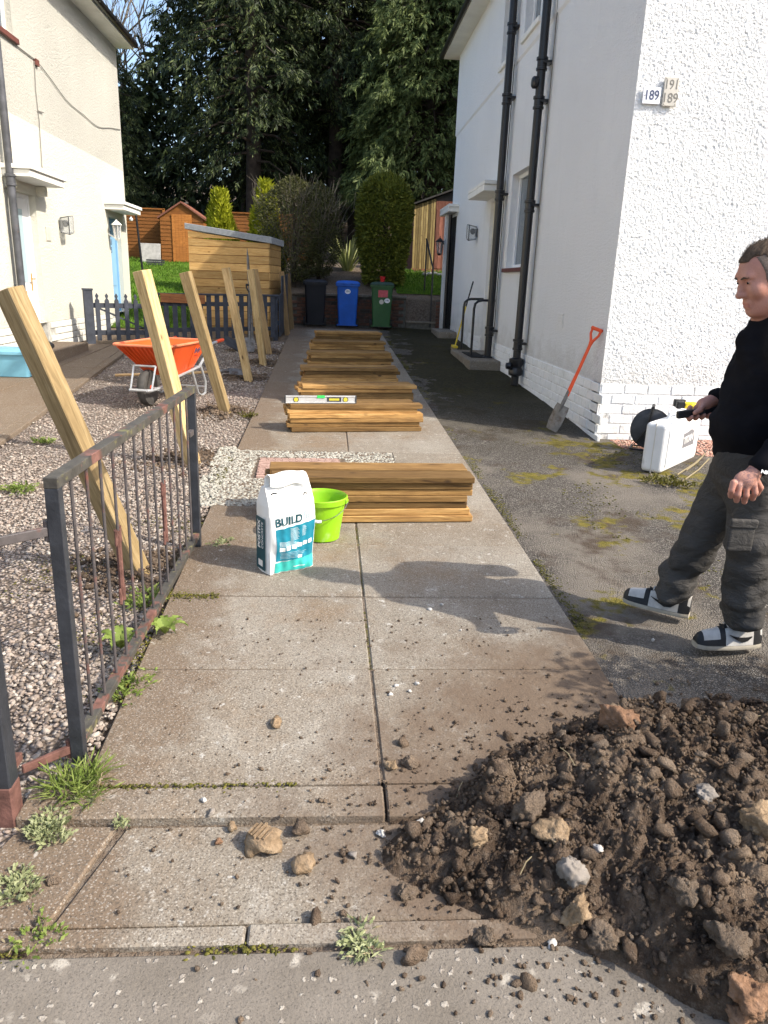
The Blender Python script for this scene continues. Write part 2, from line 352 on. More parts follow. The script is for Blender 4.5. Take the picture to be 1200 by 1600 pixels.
# timber
def wood(name, c1, c2, c3, dark=(.10, .055, .025), axis='X', rough=.75, knots=True):
    m = Mat(name, rough, .25).rnd()
    st = {'X': (1.1, 14, 14), 'Z': (14, 14, 1.1), 'Y': (14, 1.1, 14)}[axis]
    co = m.stretch(*st); g = m.noise(2.2, 7, .65, co, 1.2); g2 = m.noise(9, 4, .6, co)
    b = m.ramp(g, [(.28, c3), (.48, c1), (.72, c2)])
    b = m.mix(m.ramp(g2, [(.52, 0), (.66, .55)]), b, tuple(q*.55 for q in c1))
    b = m.mix(m.mul(m.ramp(m.noise(1.4, 6, .7), [(.48, 0), (.72, .75)]), .8), b, c3)
    if knots:
        kst = {'X': (1, 2.2, 2.2), 'Z': (2.2, 2.2, 1), 'Y': (2.2, 1, 2.2)}[axis]
        k = m.ramp(m.vor(3.4, m.stretch(*kst)), [(.05, 1), (.12, 0)]); b = m.mix(k, b, dark)
    hv = nd(m.nt, 'HueSaturation', {'Color': b, 'Value': m.add(m.mul(m.rn, 1.05), .42)})
    m.col(hv.outputs[0]).bump(m.add(g, m.mul(g2, .6)), .35, .004); return m.m
MT['plank'] = wood('treated_plank', (.33, .185, .062), (.48, .30, .12), (.14, .076, .030))
MT['post'] = wood('treated_post', (.40, .285, .135), (.52, .40, .22), (.21, .140, .062), (.10, .06, .028), 'Z')
MT['postdark'] = wood('brown_treated_post', (.27, .18, .085), (.36, .25, .125), (.16, .10, .05), (.08, .05, .02), 'Z')
MT['cladding'] = wood('honey_cladding_board', (.56, .34, .125), (.68, .46, .20), (.40, .23, .08), (.20, .10, .03))
MT['shed_orange'] = wood('orange_stained_board', (.36, .135, .030), (.46, .19, .05), (.22, .08, .02), (.1, .04, .01))
MT['shed_red'] = wood('faded_red_board', (.26, .10, .065), (.36, .17, .12), (.14, .06, .045), (.07, .04, .03), 'Z')
MT['shed_yellow'] = wood('weathered_ochre_board', (.34, .25, .10), (.44, .34, .16), (.18, .12, .05), (.08, .05, .03), 'Z')
MT['shaft'] = wood('ash_tool_shaft', (.44, .29, .14), (.52, .37, .2), (.3, .19, .09), axis='X', knots=False)
MT['oldboard'] = wood('brown_board', (.22, .09, .035), (.30, .13, .05), (.13, .05, .02))
MT['fence_grey'] = simple('slate_grey_fence_paint', (.050, .056, .072), .65, .3, 9, .4, 50)
MT['felt'] = simple('grey_roofing_felt', (.26, .28, .30), .85, .15, 20, .4, 120)
# metals, paints, plastics
MT['pipe'] = simple('black_gloss_pipe_paint', (.012, .012, .014), .35, .3, 6, .3, 40, .5)
MT['pipe_grey'] = simple('grey_cast_iron_pipe', (.075, .078, .088), .5, .4, 7, .5, 40, .4, 0, (.20, .11, .07), .66)
m = Mat('rusty_grey_gate_paint', .55, .4).world(); b = m.ramp(m.noise(20, 6), [(.3, (.040, .037, .033)), (.7, (.085, .080, .068))])
b = m.mix(m.ramp(m.noise(7, 8, .7), [(.52, 0), (.58, 1)]), b, m.ramp(m.noise(25, 5), [(.3, (.10, .045, .032)), (.7, (.21, .105, .085))]))
b = m.mix(m.ramp(m.noise(9.3, 7, .7), [(.58, 0), (.66, .9)]), b, (.17, .16, .07))
m.col(b).bump(m.noise(60, 6), .5, .004); MT['gate_rail'] = m.m
MT['gate_stile'] = simple('chipped_blue_black_paint', (.028, .031, .038), .45, .35, 14, .4, 70, .45, 0, (.16, .07, .045), .68)
MT['gate_bar'] = simple('dull_iron_bar', (.075, .066, .066), .5, .35, 14, .3, 70, .4, 0, (.15, .06, .045), .60)
MT['rust'] = simple('red_rust', (.125, .060, .048), .85, .45, 18, .7, 60)
MT['galv'] = simple('galvanised_steel', (.55, .57, .58), .38, .15, 12, .2, 60, .5, .6)
MT['steel'] = simple('worn_steel', (.17, .165, .16), .5, .35, 10, .3, 50, .5, .4, (.085, .062, .045), .52)
MT['orange'] = simple('orange_plastic', (.78, .105, .018), .42, .12, 4, .1, 50, .45, 0, (.52, .14, .06), .72)
MT['orange_dirty'] = simple('orange_plastic_rim', (.72, .22, .11), .55, .18, 6, .1, 50)
MT['orange_hi'] = simple('bright_orange_handle', (.80, .10, .03), .4, .1, 5)
MT['tyre'] = simple('dusty_rubber', (.055, .052, .048), .85, .4, 10, .5, 40)
MT['black'] = simple('black_plastic', (.014, .014, .016), .5, .3, 10, .1, 60, .4)
MT['darkplastic'] = simple('dark_scuffed_plastic', (.05, .052, .056), .55, .4, 9, .3, 50)
MT['lime'] = simple('lime_green_plastic', (.24, .50, .012), .42, .10, 5, .15, 40, .4, 0, (.42, .58, .22), .66)
MT['bluebin'] = simple('blue_bin_plastic', (.008, .095, .46), .5, .18, 4, .1, 80, .4, 0, (.06, .13, .36), .64)
MT['greenbin'] = simple('green_bin_plastic', (.035, .105, .035), .5, .15, 4, .1, 80, .4)
MT['greenlid'] = simple('dark_green_bin_lid', (.018, .05, .032), .55, .15, 4, .1, 80, .4)
MT['blackbin'] = simple('black_bin_plastic', (.008, .008, .012), .5, .2, 4, .1, 80, .35)
MT['red'] = simple('red_plastic', (.50, .015, .02), .4, .1, 5)
MT['pinksticker'] = simple('faded_red_sticker', (.52, .10, .12), .5, .2, 20)
MT['white'] = simple('white_upvc', (.83, .84, .85), .35, .04, 3, 0, 60, .4)
MT['offwhite'] = simple('off_white_paint', (.80, .79, .74), .6, .06, 4, .1, 60)
MT['creamdoor'] = simple('cream_door_paint', (.78, .74, .63), .5, .05, 3, .05, 60)
MT['soffit'] = simple('white_soffit_board', (.74, .73, .67), .6, .08, 3)
MT['bluedoor'] = simple('sky_blue_door', (.24, .45, .66), .45, .06, 3)
MT['bluebox'] = simple('blue_storage_box', (.17, .40, .52), .5, .1, 4)
MT['brass'] = simple('brass', (.62, .36, .08), .35, .1, 10, 0, 60, .5, .8)
MT['sill'] = simple('red_brown_tile', (.145, .055, .045), .5, .2, 10, .2)
MT['darkroof'] = simple('dark_roof_tile', (.05, .047, .045), .8, .3, 6, .5, 30)
MT['whiteplate'] = simple('white_enamel', (.84, .85, .88), .3, .03, 4)
MT['greyplate'] = simple('stone_grey_plate', (.56, .53, .47), .6, .08, 6)
MT['navy'] = simple('dark_blue_print', (.07, .085, .16), .5, .05, 5)
MT['greyprint'] = simple('grey_engraving', (.20, .19, .17), .7, .05, 5)
MT['clear'] = (lambda m: (m.col((.75, .77, .78)), m.b.inputs['Transmission Weight'].__setattr__('default_value', .75), m.b.inputs['IOR'].__setattr__('default_value', 1.15), m.m)[-1])(Mat('clear_plastic', .25, .5))
MT['glass'] = (lambda m: (m.col((.10, .13, .15)), m.m)[-1])(Mat('window_glass', .04, .8))
MT['frosted'] = (lambda m: (m.col((.42, .55, .60)), m.m)[-1])(Mat('frosted_glass', .25, .5))
MT['dark'] = simple('dark_interior', (.012, .012, .012), .9, .2, 5)
MT['casewhite'] = simple('scuffed_white_case', (.74, .74, .73), .5, .07, 6, .2, 40, .35, 0, (.46, .45, .43), .66)
MT['casegrey'] = simple('grey_case_label', (.16, .16, .17), .5, .1, 8)
MT['yellow'] = simple('yellow_plastic', (.74, .55, .03), .45, .1, 6)
MT['broomyellow'] = simple('yellow_broom_handle', (.72, .54, .05), .5, .1, 6)
MT['bagwhite'] = simple('white_woven_sack', (.80, .80, .77), .5, .06, 8, .5, 14, .35)
MT['teal'] = simple('teal_print', (.012, .20, .285), .42, .15, 12, .25, 20, .4)
MT['tealdark'] = simple('dark_teal_print', (.008, .065, .085), .42, .2, 12, .25, 20, .4)
MT['turq'] = simple('turquoise_print', (.05, .47, .42), .42, .1, 12, .25, 20, .4)
MT['alum'] = simple('brushed_aluminium', (.70, .70, .69), .35, .08, 20, .1, 90, .5, .5)
MT['greenvial'] = simple('green_vial', (.05, .55, .12), .3, .1, 20)
MT['yellowvial'] = simple('yellow_vial', (.55, .48, .06), .3, .1, 20)
m = Mat('pink_block_tray', .9, .15).world(); m.col(m.ramp(m.noise(25, 6), [(.3, (.30, .19, .155)), (.7, (.46, .32, .27))])).bump(m.noise(50, 5), .5, .006); MT['tray'] = m.m
# foliage
def leafmat(name, stops, trans=.25, rough=.6, scl=1.5):
    m = Mat(name, rough, .25); isl = m.geo().outputs['Random Per Island']
    b = m.ramp(isl, stops); m.world(); b = m.mix(m.ramp(m.noise(scl, 4), [(.35, .0), (.7, .45)]), b, tuple(q*.6 for q in stops[0][1]))
    m.col(b)
    tr = nd(m.nt, 'BsdfTranslucent', {'Color': b}); mx = nd(m.nt, 'MixShader', {0: trans, 1: m.b.outputs[0], 2: tr.outputs[0]})
    m.nt.links.new(mx.outputs[0], m.nt.nodes['Material Output'].inputs[0]); return m.m
MT['cypress'] = leafmat('cypress_foliage', [(0, (.009, .016, .005)), (.5, (.022, .036, .010)), (.8, (.065, .09, .028)), (1, (.15, .18, .06))], .10)
MT['cypress_lt'] = leafmat('pale_cypress_foliage', [(0, (.045, .07, .02)), (.5, (.10, .135, .04)), (1, (.20, .24, .08))], .22)
MT['golden'] = leafmat('golden_conifer_foliage', [(0, (.22, .25, .014)), (.5, (.38, .41, .02)), (1, (.55, .56, .05))], .3)
MT['dullconifer'] = leafmat('dull_green_conifer_foliage', [(0, (.075, .10, .014)), (.5, (.15, .175, .024)), (1, (.24, .25, .04))], .2)
MT['shrubleaf'] = leafmat('olive_shrub_foliage', [(0, (.05, .055, .02)), (.5, (.09, .095, .035)), (1, (.16, .16, .055))], .2)
MT['grass'] = leafmat('lawn_grass', [(0, (.06, .14, .012)), (.5, (.12, .25, .02)), (1, (.20, .33, .04))], .3, .6, .8)
MT['weed'] = leafmat('weed_leaf', [(0, (.13, .19, .035)), (.5, (.22, .29, .065)), (1, (.34, .39, .12))], .3)
MT['paleweed'] = leafmat('pale_weed_leaf', [(0, (.22, .25, .11)), (.5, (.34, .37, .19)), (1, (.48, .50, .30))], .25)
MT['moss'] = leafmat('yellow_moss', [(0, (.055, .055, .012)), (.5, (.115, .11, .02)), (1, (.20, .175, .035))], .2)
MT['phormium'] = leafmat('striped_strap_leaf', [(0, (.20, .24, .06)), (.5, (.44, .46, .16)), (1, (.60, .60, .30))], .3)
MT['straw'] = leafmat('dry_straw', [(0, (.26, .21, .12)), (1, (.44, .37, .23))], .3)
MT['bark'] = simple('dark_bark', (.055, .042, .032), .95, .35, 6, .8, 25)
MT['twig'] = simple('grey_twig', (.15, .13, .10), .9, .3, 10)
m = Mat('lawn_soil_and_turf', .95, .1).world(); m.col(m.ramp(m.noise(2.2, 7, .7), [(.35, (.055, .085, .014)), (.55, (.10, .18, .02)), (.75, (.15, .24, .03))])).bump(m.noise(40, 6), .8, .02); MT['turf'] = m.m
# ================================================================ THE SETTING
def grid_mesh(name, xs, ys, zf, mat, smooth=True):
    X, Y = np.meshgrid(xs, ys); Z = zf(X, Y); V = np.stack([X, Y, Z], -1).reshape(-1, 3)
    nx, ny = len(xs), len(ys); i = np.arange((ny-1)*(nx-1)); r = i//(nx-1); c = i % (nx-1); a = r*nx+c
    o = link(name, npmesh(name, V, np.stack([a, a+1, a+nx+1, a+nx], -1), smooth=smooth), None, mat)
    return o
xs = np.unique(np.concatenate([[-600, -300, -150, -80, -50], np.arange(-30, 30.1, 2.0), np.arange(-4, 4, .5), [50, 80, 150, 300, 600]]))
ys = np.unique(np.concatenate([[-400, -150, -60, -30, -10], np.arange(0, 14.5, 2.), [14.9, 15.5, 16.5, 17.5, 17.84, 17.87, 18, 18.5, 19, 20, 20.5], np.arange(21, 30, 1.), np.arange(32, 60, 4.), [80, 120, 200, 400, 900]]))
tag(grid_mesh('ground', xs, ys, lambda X, Y: terr(X, np.minimum(Y, 90)), MT['earth']), kind='structure')
def xr(Y): return 1.18-0.0117*Y
def xl(Y): return xr(Y)-1.93
def xnp(Y): return -2.754-0.0869*(Y-6.236)
# public pavement in front
pv = MB(); pv.bx(-9, 9, -6, 1.455, -.12, 0)
pvo = pv.build('pavement', MT['pavement'], bev=.01); pvo.rotation_euler.x = math.atan(S_GROUND); pvo.location.z = -.020; tag(pvo, kind='structure')
# tarmac drive: gently uneven sheet
def drive_z(X, Y): return S_GROUND*Y - .012 + .010*fbm(np.stack([X*1.3, Y*1.3, X*0], -1), 3, 5) - .010*np.clip((X-1.2)*2, 0, 1)
ysd = np.arange(2.06, 17.85, .12); xsd = np.arange(.98, 9, .12)
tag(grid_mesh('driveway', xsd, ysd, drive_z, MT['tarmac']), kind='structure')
# slab path
pb = MB(); 
for y0, y1 in ((2.05, 4.78), (4.78, 17.2)): pb.add([(xl(y0)+.01, y0, gz(y0)-.007), (xr(y0)-.01, y0, gz(y0)-.007), (xr(y1)-.01, y1, gz(y1)-.007), (xl(y1)+.01, y1, gz(y1)-.007)], [(0, 1, 2, 3)])
path = tag(pb.build('path', MT['earth']), kind='structure')
def slab(x0, x1, x2, x3, y0, y1, parent, mat='slab', th=.05, dz=0.0, j=.004, name='slab'):
    # x0,x1 at y0; x3,x2 at y1
    s = MB(); e = lambda: random.uniform(-.0035, .0035)
    P = [(x0+j, y0+j), (x1-j, y0+j), (x2-j, y1-j), (x3+j, y1-j)]
    T = [gz(q[1])+dz+e() for q in P]
    s.add([(q[0], q[1], t-th) for q, t in zip(P, T)]+[(q[0], q[1], t) for q, t in zip(P, T)], [(3, 2, 1, 0), (4, 5, 6, 7), (0, 1, 5, 4), (1, 2, 6, 5), (2, 3, 7, 6), (3, 0, 4, 7)])
    return s.build(name, MT[mat], parent, bev=.006)
J = [2.04, 2.74, 3.42, 4.12, 4.78, 5.52, 6.27, 6.97, 7.66, 8.36, 9.05, 9.75, 10.45, 11.15, 11.85, 12.55, 13.25, 13.95, 14.65, 15.35, 16.05, 16.75]
for i in range(len(J)-1):
    a, b = J[i], J[i+1]; m0, m1 = xl(a)+.95, xl(b)+.95
    if 4.7 < a < 6.2:
        slab(.50, xr(a), xr(b), .50, a, b, path)
    else:
        slab(xl(a), m0, m1, xl(b), a, b, path); slab(m0, xr(a), xr(b), m1, a, b, path)
# kerbs and the two crossover slabs towards the street
for x0, x1 in ((-.93, .18), (.18, 1.30), (1.30, 2.4)): slab(x0, x1, x1, x0, 1.895, 2.04, path, 'slab', .10, -.003, .004, 'kerb_stone')
for x0, x1, d in ((-1.02, -.70, -.11), (-.70, .62, 0), (.62, 1.9, 0), (1.9, 3.1, 0)): slab(x0, x1, x1-(.03 if d == 0 else -.08), x0+(.11 if d else .1*(x0 < -.6)), 1.535, 1.89, path, 'slab', .08, -.022)
for x0, x1 in ((-1.1, -.2), (-.2, .75), (.75, 1.7), (1.7, 2.7)): slab(x0, x1, x1, x0, 1.468, 1.53, path, 'slab', .10, -.014, .003, 'kerb_stone')
# neighbour's path on the left
nb = MB(); nb.add([(-4.38, 5.2, gz(5.2)-.03), (xnp(5.2), 5.2, gz(5.2)-.03), (xnp(13), 13, gz(13)-.03), (-4.38, 13, gz(13)-.03)], [(0, 1, 2, 3)])
npath = tag(nb.build('neighbour_path', MT['earth']), kind='structure')
for i in range(9):
    a, b = 5.3+i*.86, 5.3+(i+1)*.86
    slab(-3.72, xnp(a)-.13, xnp(b)-.13, -3.72, a, b, npath); slab(xnp(a)-.12, xnp(a), xnp(b), xnp(b)-.12, a, b, npath, 'slab', .08, .012, .003, 'edging_stone')
    if b < 9.3 or a > 12.0: pass
    slab(-4.36, -3.73, -3.73, -4.36, a, b, npath)
# ---------------------------------------------------------------- loose stone
ICO = None
def ico(sub):
    bm = bmesh.new(); bmesh.ops.create_icosphere(bm, subdivisions=sub, radius=1.0); bm.verts.ensure_lookup_table()
    V = np.array([v.co[:] for v in bm.verts]); F = np.array([[v.index for v in f.verts] for f in bm.faces]); bm.free(); return V, F
ICO1, ICO2, ICO3, ICO4 = ico(1), ico(2), ico(3), ico(4)
def rotmats(n):
    q = RNG.normal(size=(n, 4)); q /= np.linalg.norm(q, axis=1)[:, None]; w_, x, y, z = q.T
    return np.stack([1-2*(y*y+z*z), 2*(x*y-z*w_), 2*(x*z+y*w_), 2*(x*y+z*w_), 1-2*(x*x+z*z), 2*(y*z-x*w_), 2*(x*z-y*w_), 2*(y*z+x*w_), 1-2*(x*x+y*y)], -1).reshape(n, 3, 3)
def scatter(P, r, base, jit=.18, flat=.65, protos=None):
    n = len(P); V0, F0 = base; k = len(V0)
    V = np.repeat(V0[None], n, 0) if protos is None else protos[RNG.integers(0, len(protos), n)]
    V = V*(1+RNG.normal(0, jit, (n, k, 1)) if jit else 1.0)
    V = V*RNG.uniform([.75, .6, .5], [1.25, 1.0, .85], (n, 3))[:, None, :]
    V = np.einsum('nij,nkj->nki', rotmats(n), V)
    V[:, :, 2] *= flat; V = V*r[:, None, None]+P[:, None, :]
    F = (F0[None]+(np.arange(n)*k)[:, None, None]).reshape(-1, 3)
    return V.reshape(-1, 3), F
m = Mat('gravel_bed', .9, .15).world(); vc = m.vor(52, out='Color'); vd = m.vor(52); vr = nd(m.nt, 'SeparateColor', {0: vc}).outputs[0]
b = m.ramp(vr, [(0, (.22, .18, .16)), (.25, (.40, .33, .29)), (.5, (.46, .40, .35)), (.75, (.30, .24, .21)), (1, (.54, .50, .45))])
b = m.mix(m.ramp(vd, [(.25, 0), (.6, .9)]), b, (.095, .074, .058)); m.col(m.mix(m.ramp(m.noise(1.3, 7, .7), [(.5, 0), (.66, .6)]), b, (.085, .064, .048))).bump(m.mul(vd, -1), 1.0, .02); MT['gravelbed'] = m.m
xg = np.arange(-6.5, -.7, .12); yg = np.arange(1.0, 14.4, .12)
def bed_z(X, Y):
    z = S_GROUND*Y-.022+.012*fbm(np.stack([X*2, Y*2, X*0], -1), 3, 11); return z-.05*np.clip((X-xl(Y))/.04, 0, 1)-.06*np.clip((xnp(Y)-X)*8, 0, 1)*(Y > 5.15)
tag(grid_mesh('gravel_bed', xg, yg, bed_z, MT['gravelbed']), kind='structure')
HOLES = [(-1.03, 3.76, .13), (-1.14, 5.96, .13), (-1.15, 7.89, .12), (-1.14, 10.1, .11), (-1.08, 11.5, .11), (-1.1, 12.8, .1)]
def gpts(n, y0, y1, wmax=None):
    Y = RNG.uniform(y0, y1, n); X = RNG.uniform(-.62*y1-1.0, -.75, n); X = np.maximum(X, -6)
    ok = (X < xl(Y)-.01) & ((X > xnp(Y)+.01) | (Y < 5.15)) & (X > -.62*Y-.9)
    for hx, hy, hr in HOLES: ok &= np.hypot(X-hx, Y-hy) > hr
    soil = fbm(np.stack([X*1.1+3, Y*1.1, X*0], -1), 4, 21)   # earth trodden over the stones in places
    ok &= (soil < .12+.25*(Y > 5)) | (RNG.random(n) < .30)
    return np.stack([X, Y, bed_z(X, Y)], -1)[ok]
VV, FF, nn = [], [], 0
for n, y0, y1, r0, r1 in ((17000, 1.4, 3.2, .006, .018), (27000, 3.2, 6.0, .008, .018), (26000, 6.0, 10.2, .010, .018), (12000, 10.2, 14.2, .013, .022)):
    P = gpts(n, y0, y1); r = r0+(r1-r0)*RNG.random(len(P))**2.2; V, F = scatter(P+[0, 0, .004], r, ICO1); VV.append(V); FF.append(F+nn); nn += len(V)
tag(link('gravel', npmesh('gravel', np.concatenate(VV), np.concatenate(FF), smooth=True), None, MT['pebble']), 'mixed pinkish grey gravel spread over the front garden', 'gravel', kind='stuff')
# pale gravel round the drain tray, and the tray itself
P = np.stack([RNG.uniform(-.97, .50, 9000), RNG.uniform(4.80, 6.36, 9000), np.zeros(9000)], -1)
tr_c = np.array([-.26, 5.74]); ok = ~((np.abs(P[:, 0]-tr_c[0]) < .36) & (np.abs(P[:, 1]-tr_c[1]) < .31)) & (P[:, 0] > xl(P[:, 1])-.18+.08*vn(P*5)) & (P[:, 1] < 6.26+.1*(P[:, 0] < -.8))
P = P[ok]; P[:, 2] = S_GROUND*P[:, 1]-.010
V, F = scatter(P, RNG.uniform(.009, .019, len(P)), ICO1); tag(link('pale_gravel', npmesh('pale_gravel', V, F, smooth=True), None, MT['pebble_white']), 'pale cream gravel around the square drain cover', 'gravel', kind='stuff')
tc = E('drain_cover', 'pinkish tiled drain cover set in the pale gravel', 'drain cover', (tr_c[0], tr_c[1], gz(tr_c[1])-.02), R_(3))
MB().box((0, 0, .006), (.66, .56, .03)).build('tray', MT['tray'], tc, bev=.004)
tl = MB().box((0, 0, 0), (.052, .030, .012)).mesh('tile')
tl.materials.append(MT['tray'])
for i in range(11):
    for j in range(13): link('tile', tl, tc, None, (-.29+i*.058+(.012 if j % 2 else 0)-.006, -.25+j*.0417, .026+random.uniform(-.002, .002)), None)
# red gravel strip along the front of the white house
P = np.stack([RNG.uniform(2.7, 5.2, 7000), RNG.uniform(5.6, 7.03, 7000), np.zeros(7000)], -1); ok = P[:, 1] > 6.62-.55*np.clip(P[:, 0]-3.0, 0, 2)+.10*vn(P*4); P = P[ok]; P[:, 2] = drive_z(P[:, 0], P[:, 1])+.002
V, F = scatter(P, RNG.uniform(.010, .018, len(P)), ICO1); tag(link('red_gravel', npmesh('red_gravel', V, F, smooth=True), None, MT['pebble_red']), 'reddish gravel strip along the front of the white house', 'gravel', kind='stuff')

# ================================================================ HOUSES
def wall(u0, u1, v0, v1, holes, fn, depth, m=None):
    """upright wall with openings; fn(u, v, d) -> point, d = depth into the wall"""
    m = m or MB(); us = sorted({u0, u1, *[h[0] for h in holes], *[h[1] for h in holes]}); vs = sorted({v0, v1, *[h[2] for h in holes], *[h[3] for h in holes]})
    for a, b in zip(us, us[1:]):
        for c, d in zip(vs, vs[1:]):
            cu, cv = (a+b)/2, (c+d)/2
            if any(h[0] < cu < h[1] and h[2] < cv < h[3] for h in holes): continue
            m.add([fn(a, c, 0), fn(b, c, 0), fn(b, d, 0), fn(a, d, 0)], [(0, 1, 2, 3)])
    for a, b, c, d in holes:
        for (p, q), (r, s) in (((a, c), (b, c)), ((b, c), (b, d)), ((b, d), (a, d)), ((a, d), (a, c))):
            m.add([fn(p, q, 0), fn(r, s, 0), fn(r, s, depth), fn(p, q, depth)], [(0, 1, 2, 3)])
    return m
def window(par, fn, u0, u1, v0, v1, depth, bars=1, glass='glass'):
    """frame, panes and the dark room behind, set back in the opening"""
    f = MB(); t = .055
    def blk(a, b, c, d, d0, d1): f.add([fn(a, c, d1), fn(b, c, d1), fn(b, d, d1), fn(a, d, d1), fn(a, c, d0), fn(b, c, d0), fn(b, d, d0), fn(a, d, d0)], [(0, 1, 2, 3), (4, 7, 6, 5), (0, 4, 5, 1), (1, 5, 6, 2), (2, 6, 7, 3), (3, 7, 4, 0)])
    d0, d1 = depth-.06, depth
    blk(u0, u0+t, v0, v1, d0, d1); blk(u1-t, u1, v0, v1, d0, d1); blk(u0+t, u1-t, v0, v0+t, d0, d1); blk(u0+t, u1-t, v1-t, v1, d0, d1)
    for i in range(1, bars+1): u = u0+(u1-u0)*i/(bars+1); blk(u-t/2, u+t/2, v0+t, v1-t, d0+.005, d1)
    wo = f.build('window', MT['white'], par, world=True, bev=.004)
    e = [u0+(u1-u0)*i/(bars+1) for i in range(bars+2)]
    for a, b in zip(e, e[1:]):
        MB().add([fn(a+t*.4, v0+t*.8, d0+.03), fn(b-t*.4, v0+t*.8, d0+.03), fn(b-t*.4, v1-t*.8, d0+.03), fn(a+t*.4, v1-t*.8, d0+.03)], [(0, 1, 2, 3)]).build('pane', MT[glass], wo, world=True)
    return wo
# ---- white house on the right
RX, RY0, RY1 = 2.558, 7.07, 17.7
rh = E('house', 'white roughcast house on the right with black downpipes', 'house', (RX, RY0, gz(RY0)))
sideL = lambda u, v, d: (RX+d, u, v); sideU = lambda u, v, d: (RX-.022+d, u, v)
hl = [(10.55, 11.72, 1.90, 3.20), (12.35, 13.22, .52, 2.97)]
hu = [(10.75, 11.62, 4.93, 6.1), (12.25, 13.12, 4.93, 6.1)]
w1 = wall(RY0, RY1, .70, 4.70, hl, sideL, .16)
wall(RY0-.02, RY1+.02, 4.735, 6.27, hu, sideU, .16, w1)
w1.add([sideL(RY0, 4.70, 0), sideL(RY1, 4.70, 0), sideU(RY1+.02, 4.735, 0), sideU(RY0-.02, 4.735, 0)], [(0, 1, 2, 3)])
w1.add([(RX, RY1, .2), (9.5, RY1, .2), (9.5, RY1, 6.27), (RX, RY1, 6.27)], [(0, 1, 2, 3)])
w1.add([(9.5, RY0, .2), (9.5, RY1, .2), (9.5, RY1, 6.27), (9.5, RY0, 6.27)], [(0, 1, 2, 3)])
w1.add([(4.15, RY0, .70), (9.5, RY0, .70), (9.5, RY0, 6.27), (4.15, RY0, 6.27)], [(0, 1, 2, 3)])
w1.add([(RX, RY0, 4.66), (4.15, RY0, 4.66), (4.15, RY0, 6.27), (RX, RY0, 6.27)], [(0, 1, 2, 3)])
w1.build('wall', MT['rc_white'], rh, world=True)
# sunlit front: the roughcast dash is real relief, the sun rakes across it
nx, nz = 280, 690
X, Z = np.meshgrid(np.linspace(RX, 4.15, nx), np.linspace(.70, 4.66, nz)); Pn = np.stack([X*85, Z*85, X*0], -1)
d1 = vn(Pn, 3); d2 = vn(Pn*2.3, 9); d3 = vn(Pn*.45, 4)
dep = .0038*np.clip(d1, -.2, .55)+.0018*np.clip(d2, -.1, .8)+.0014*d3; dep -= .006*np.clip(vn(Pn*1.1, 14)-.40, 0, 1)*2; edge = np.clip((X-RX)/.03, 0, 1)
V = np.stack([X, RY0-.002-dep*edge, Z], -1).reshape(-1, 3); i = np.arange((nz-1)*(nx-1)); a = (i//(nx-1))*nx+i % (nx-1)
V = V-np.array([RX, RY0, gz(RY0)])
link('front_wall', npmesh('front_wall', V, np.stack([a, a+1, a+nx+1, a+nx], -1), smooth=True), rh, MT['rc_white'])
# painted brick plinth: every brick its own piece
pl = MB(); pl.bx(RX-.004, 9.5, RY0-.004, RY0+.2, -.1, .775); pl.bx(RX-.004, RX+.2, RY0, 12.30, -.1, .775); pl.bx(RX-.004, RX+.2, 13.27, RY1, -.1, .775)
plo = pl.build('plinth', MT['mortar_white'], rh, world=True)
BL, BH = .232, .098
def brick_mesh(name, L, H, T, mat):
    s = MB().box((0, 0, 0), (L, T, H)); me = s.mesh(name); bm = bmesh.new(); bm.from_mesh(me); bmesh.ops.bevel(bm, geom=bm.edges[:], offset=.006, segments=1, affect='EDGES'); bm.to_mesh(me); bm.free(); me.materials.append(mat); return me
bmF = brick_mesh('brick', BL-.010, BH-.010, .03, MT['brick_white'])
cr = WM[rh.name].translation
for r in range(6):
    z = .775-BH/2-r*BH
    for k in range(14):
        x = RX+.004+(k+.5+(.5 if r % 2 else 0))*BL
        link('brick', bmF, plo, None, M=Matrix.Translation((x-cr.x, RY0+.005+random.uniform(-.003, .003)-cr.y, z-cr.z)) @ Matrix.Rotation(R_(random.uniform(-.8, .8)), 4, 'Y') @ Matrix.Rotation(R_(random.uniform(-1, 1)), 4, 'Z'))
    k = 0; y = RY0+.004+(.5 if r % 2 == 0 else 0)*BL
    while y < RY1-.1:
        if z > gz(y)-.05 and not (12.2 < y < 13.4) and y < 14.6:
            link('brick', bmF, plo, None, M=Matrix.Translation((RX+.004+random.uniform(-.003, .003)-cr.x, y-cr.y, z-cr.z)) @ Matrix.Rotation(math.pi/2, 4, 'Z'))
        y += BL
lg = MB(); lg.prism([(RX-.03, RY0-.03, .762), (RX+.02, RY0-.03, .762), (RX+.02, RY0-.03, .80), (RX+.0, RY0-.03, .80)], (0, 0, 0), (0, 10.6, 0)).build('plinth_ledge', MT['rc_white'], rh, world=True) if False else None
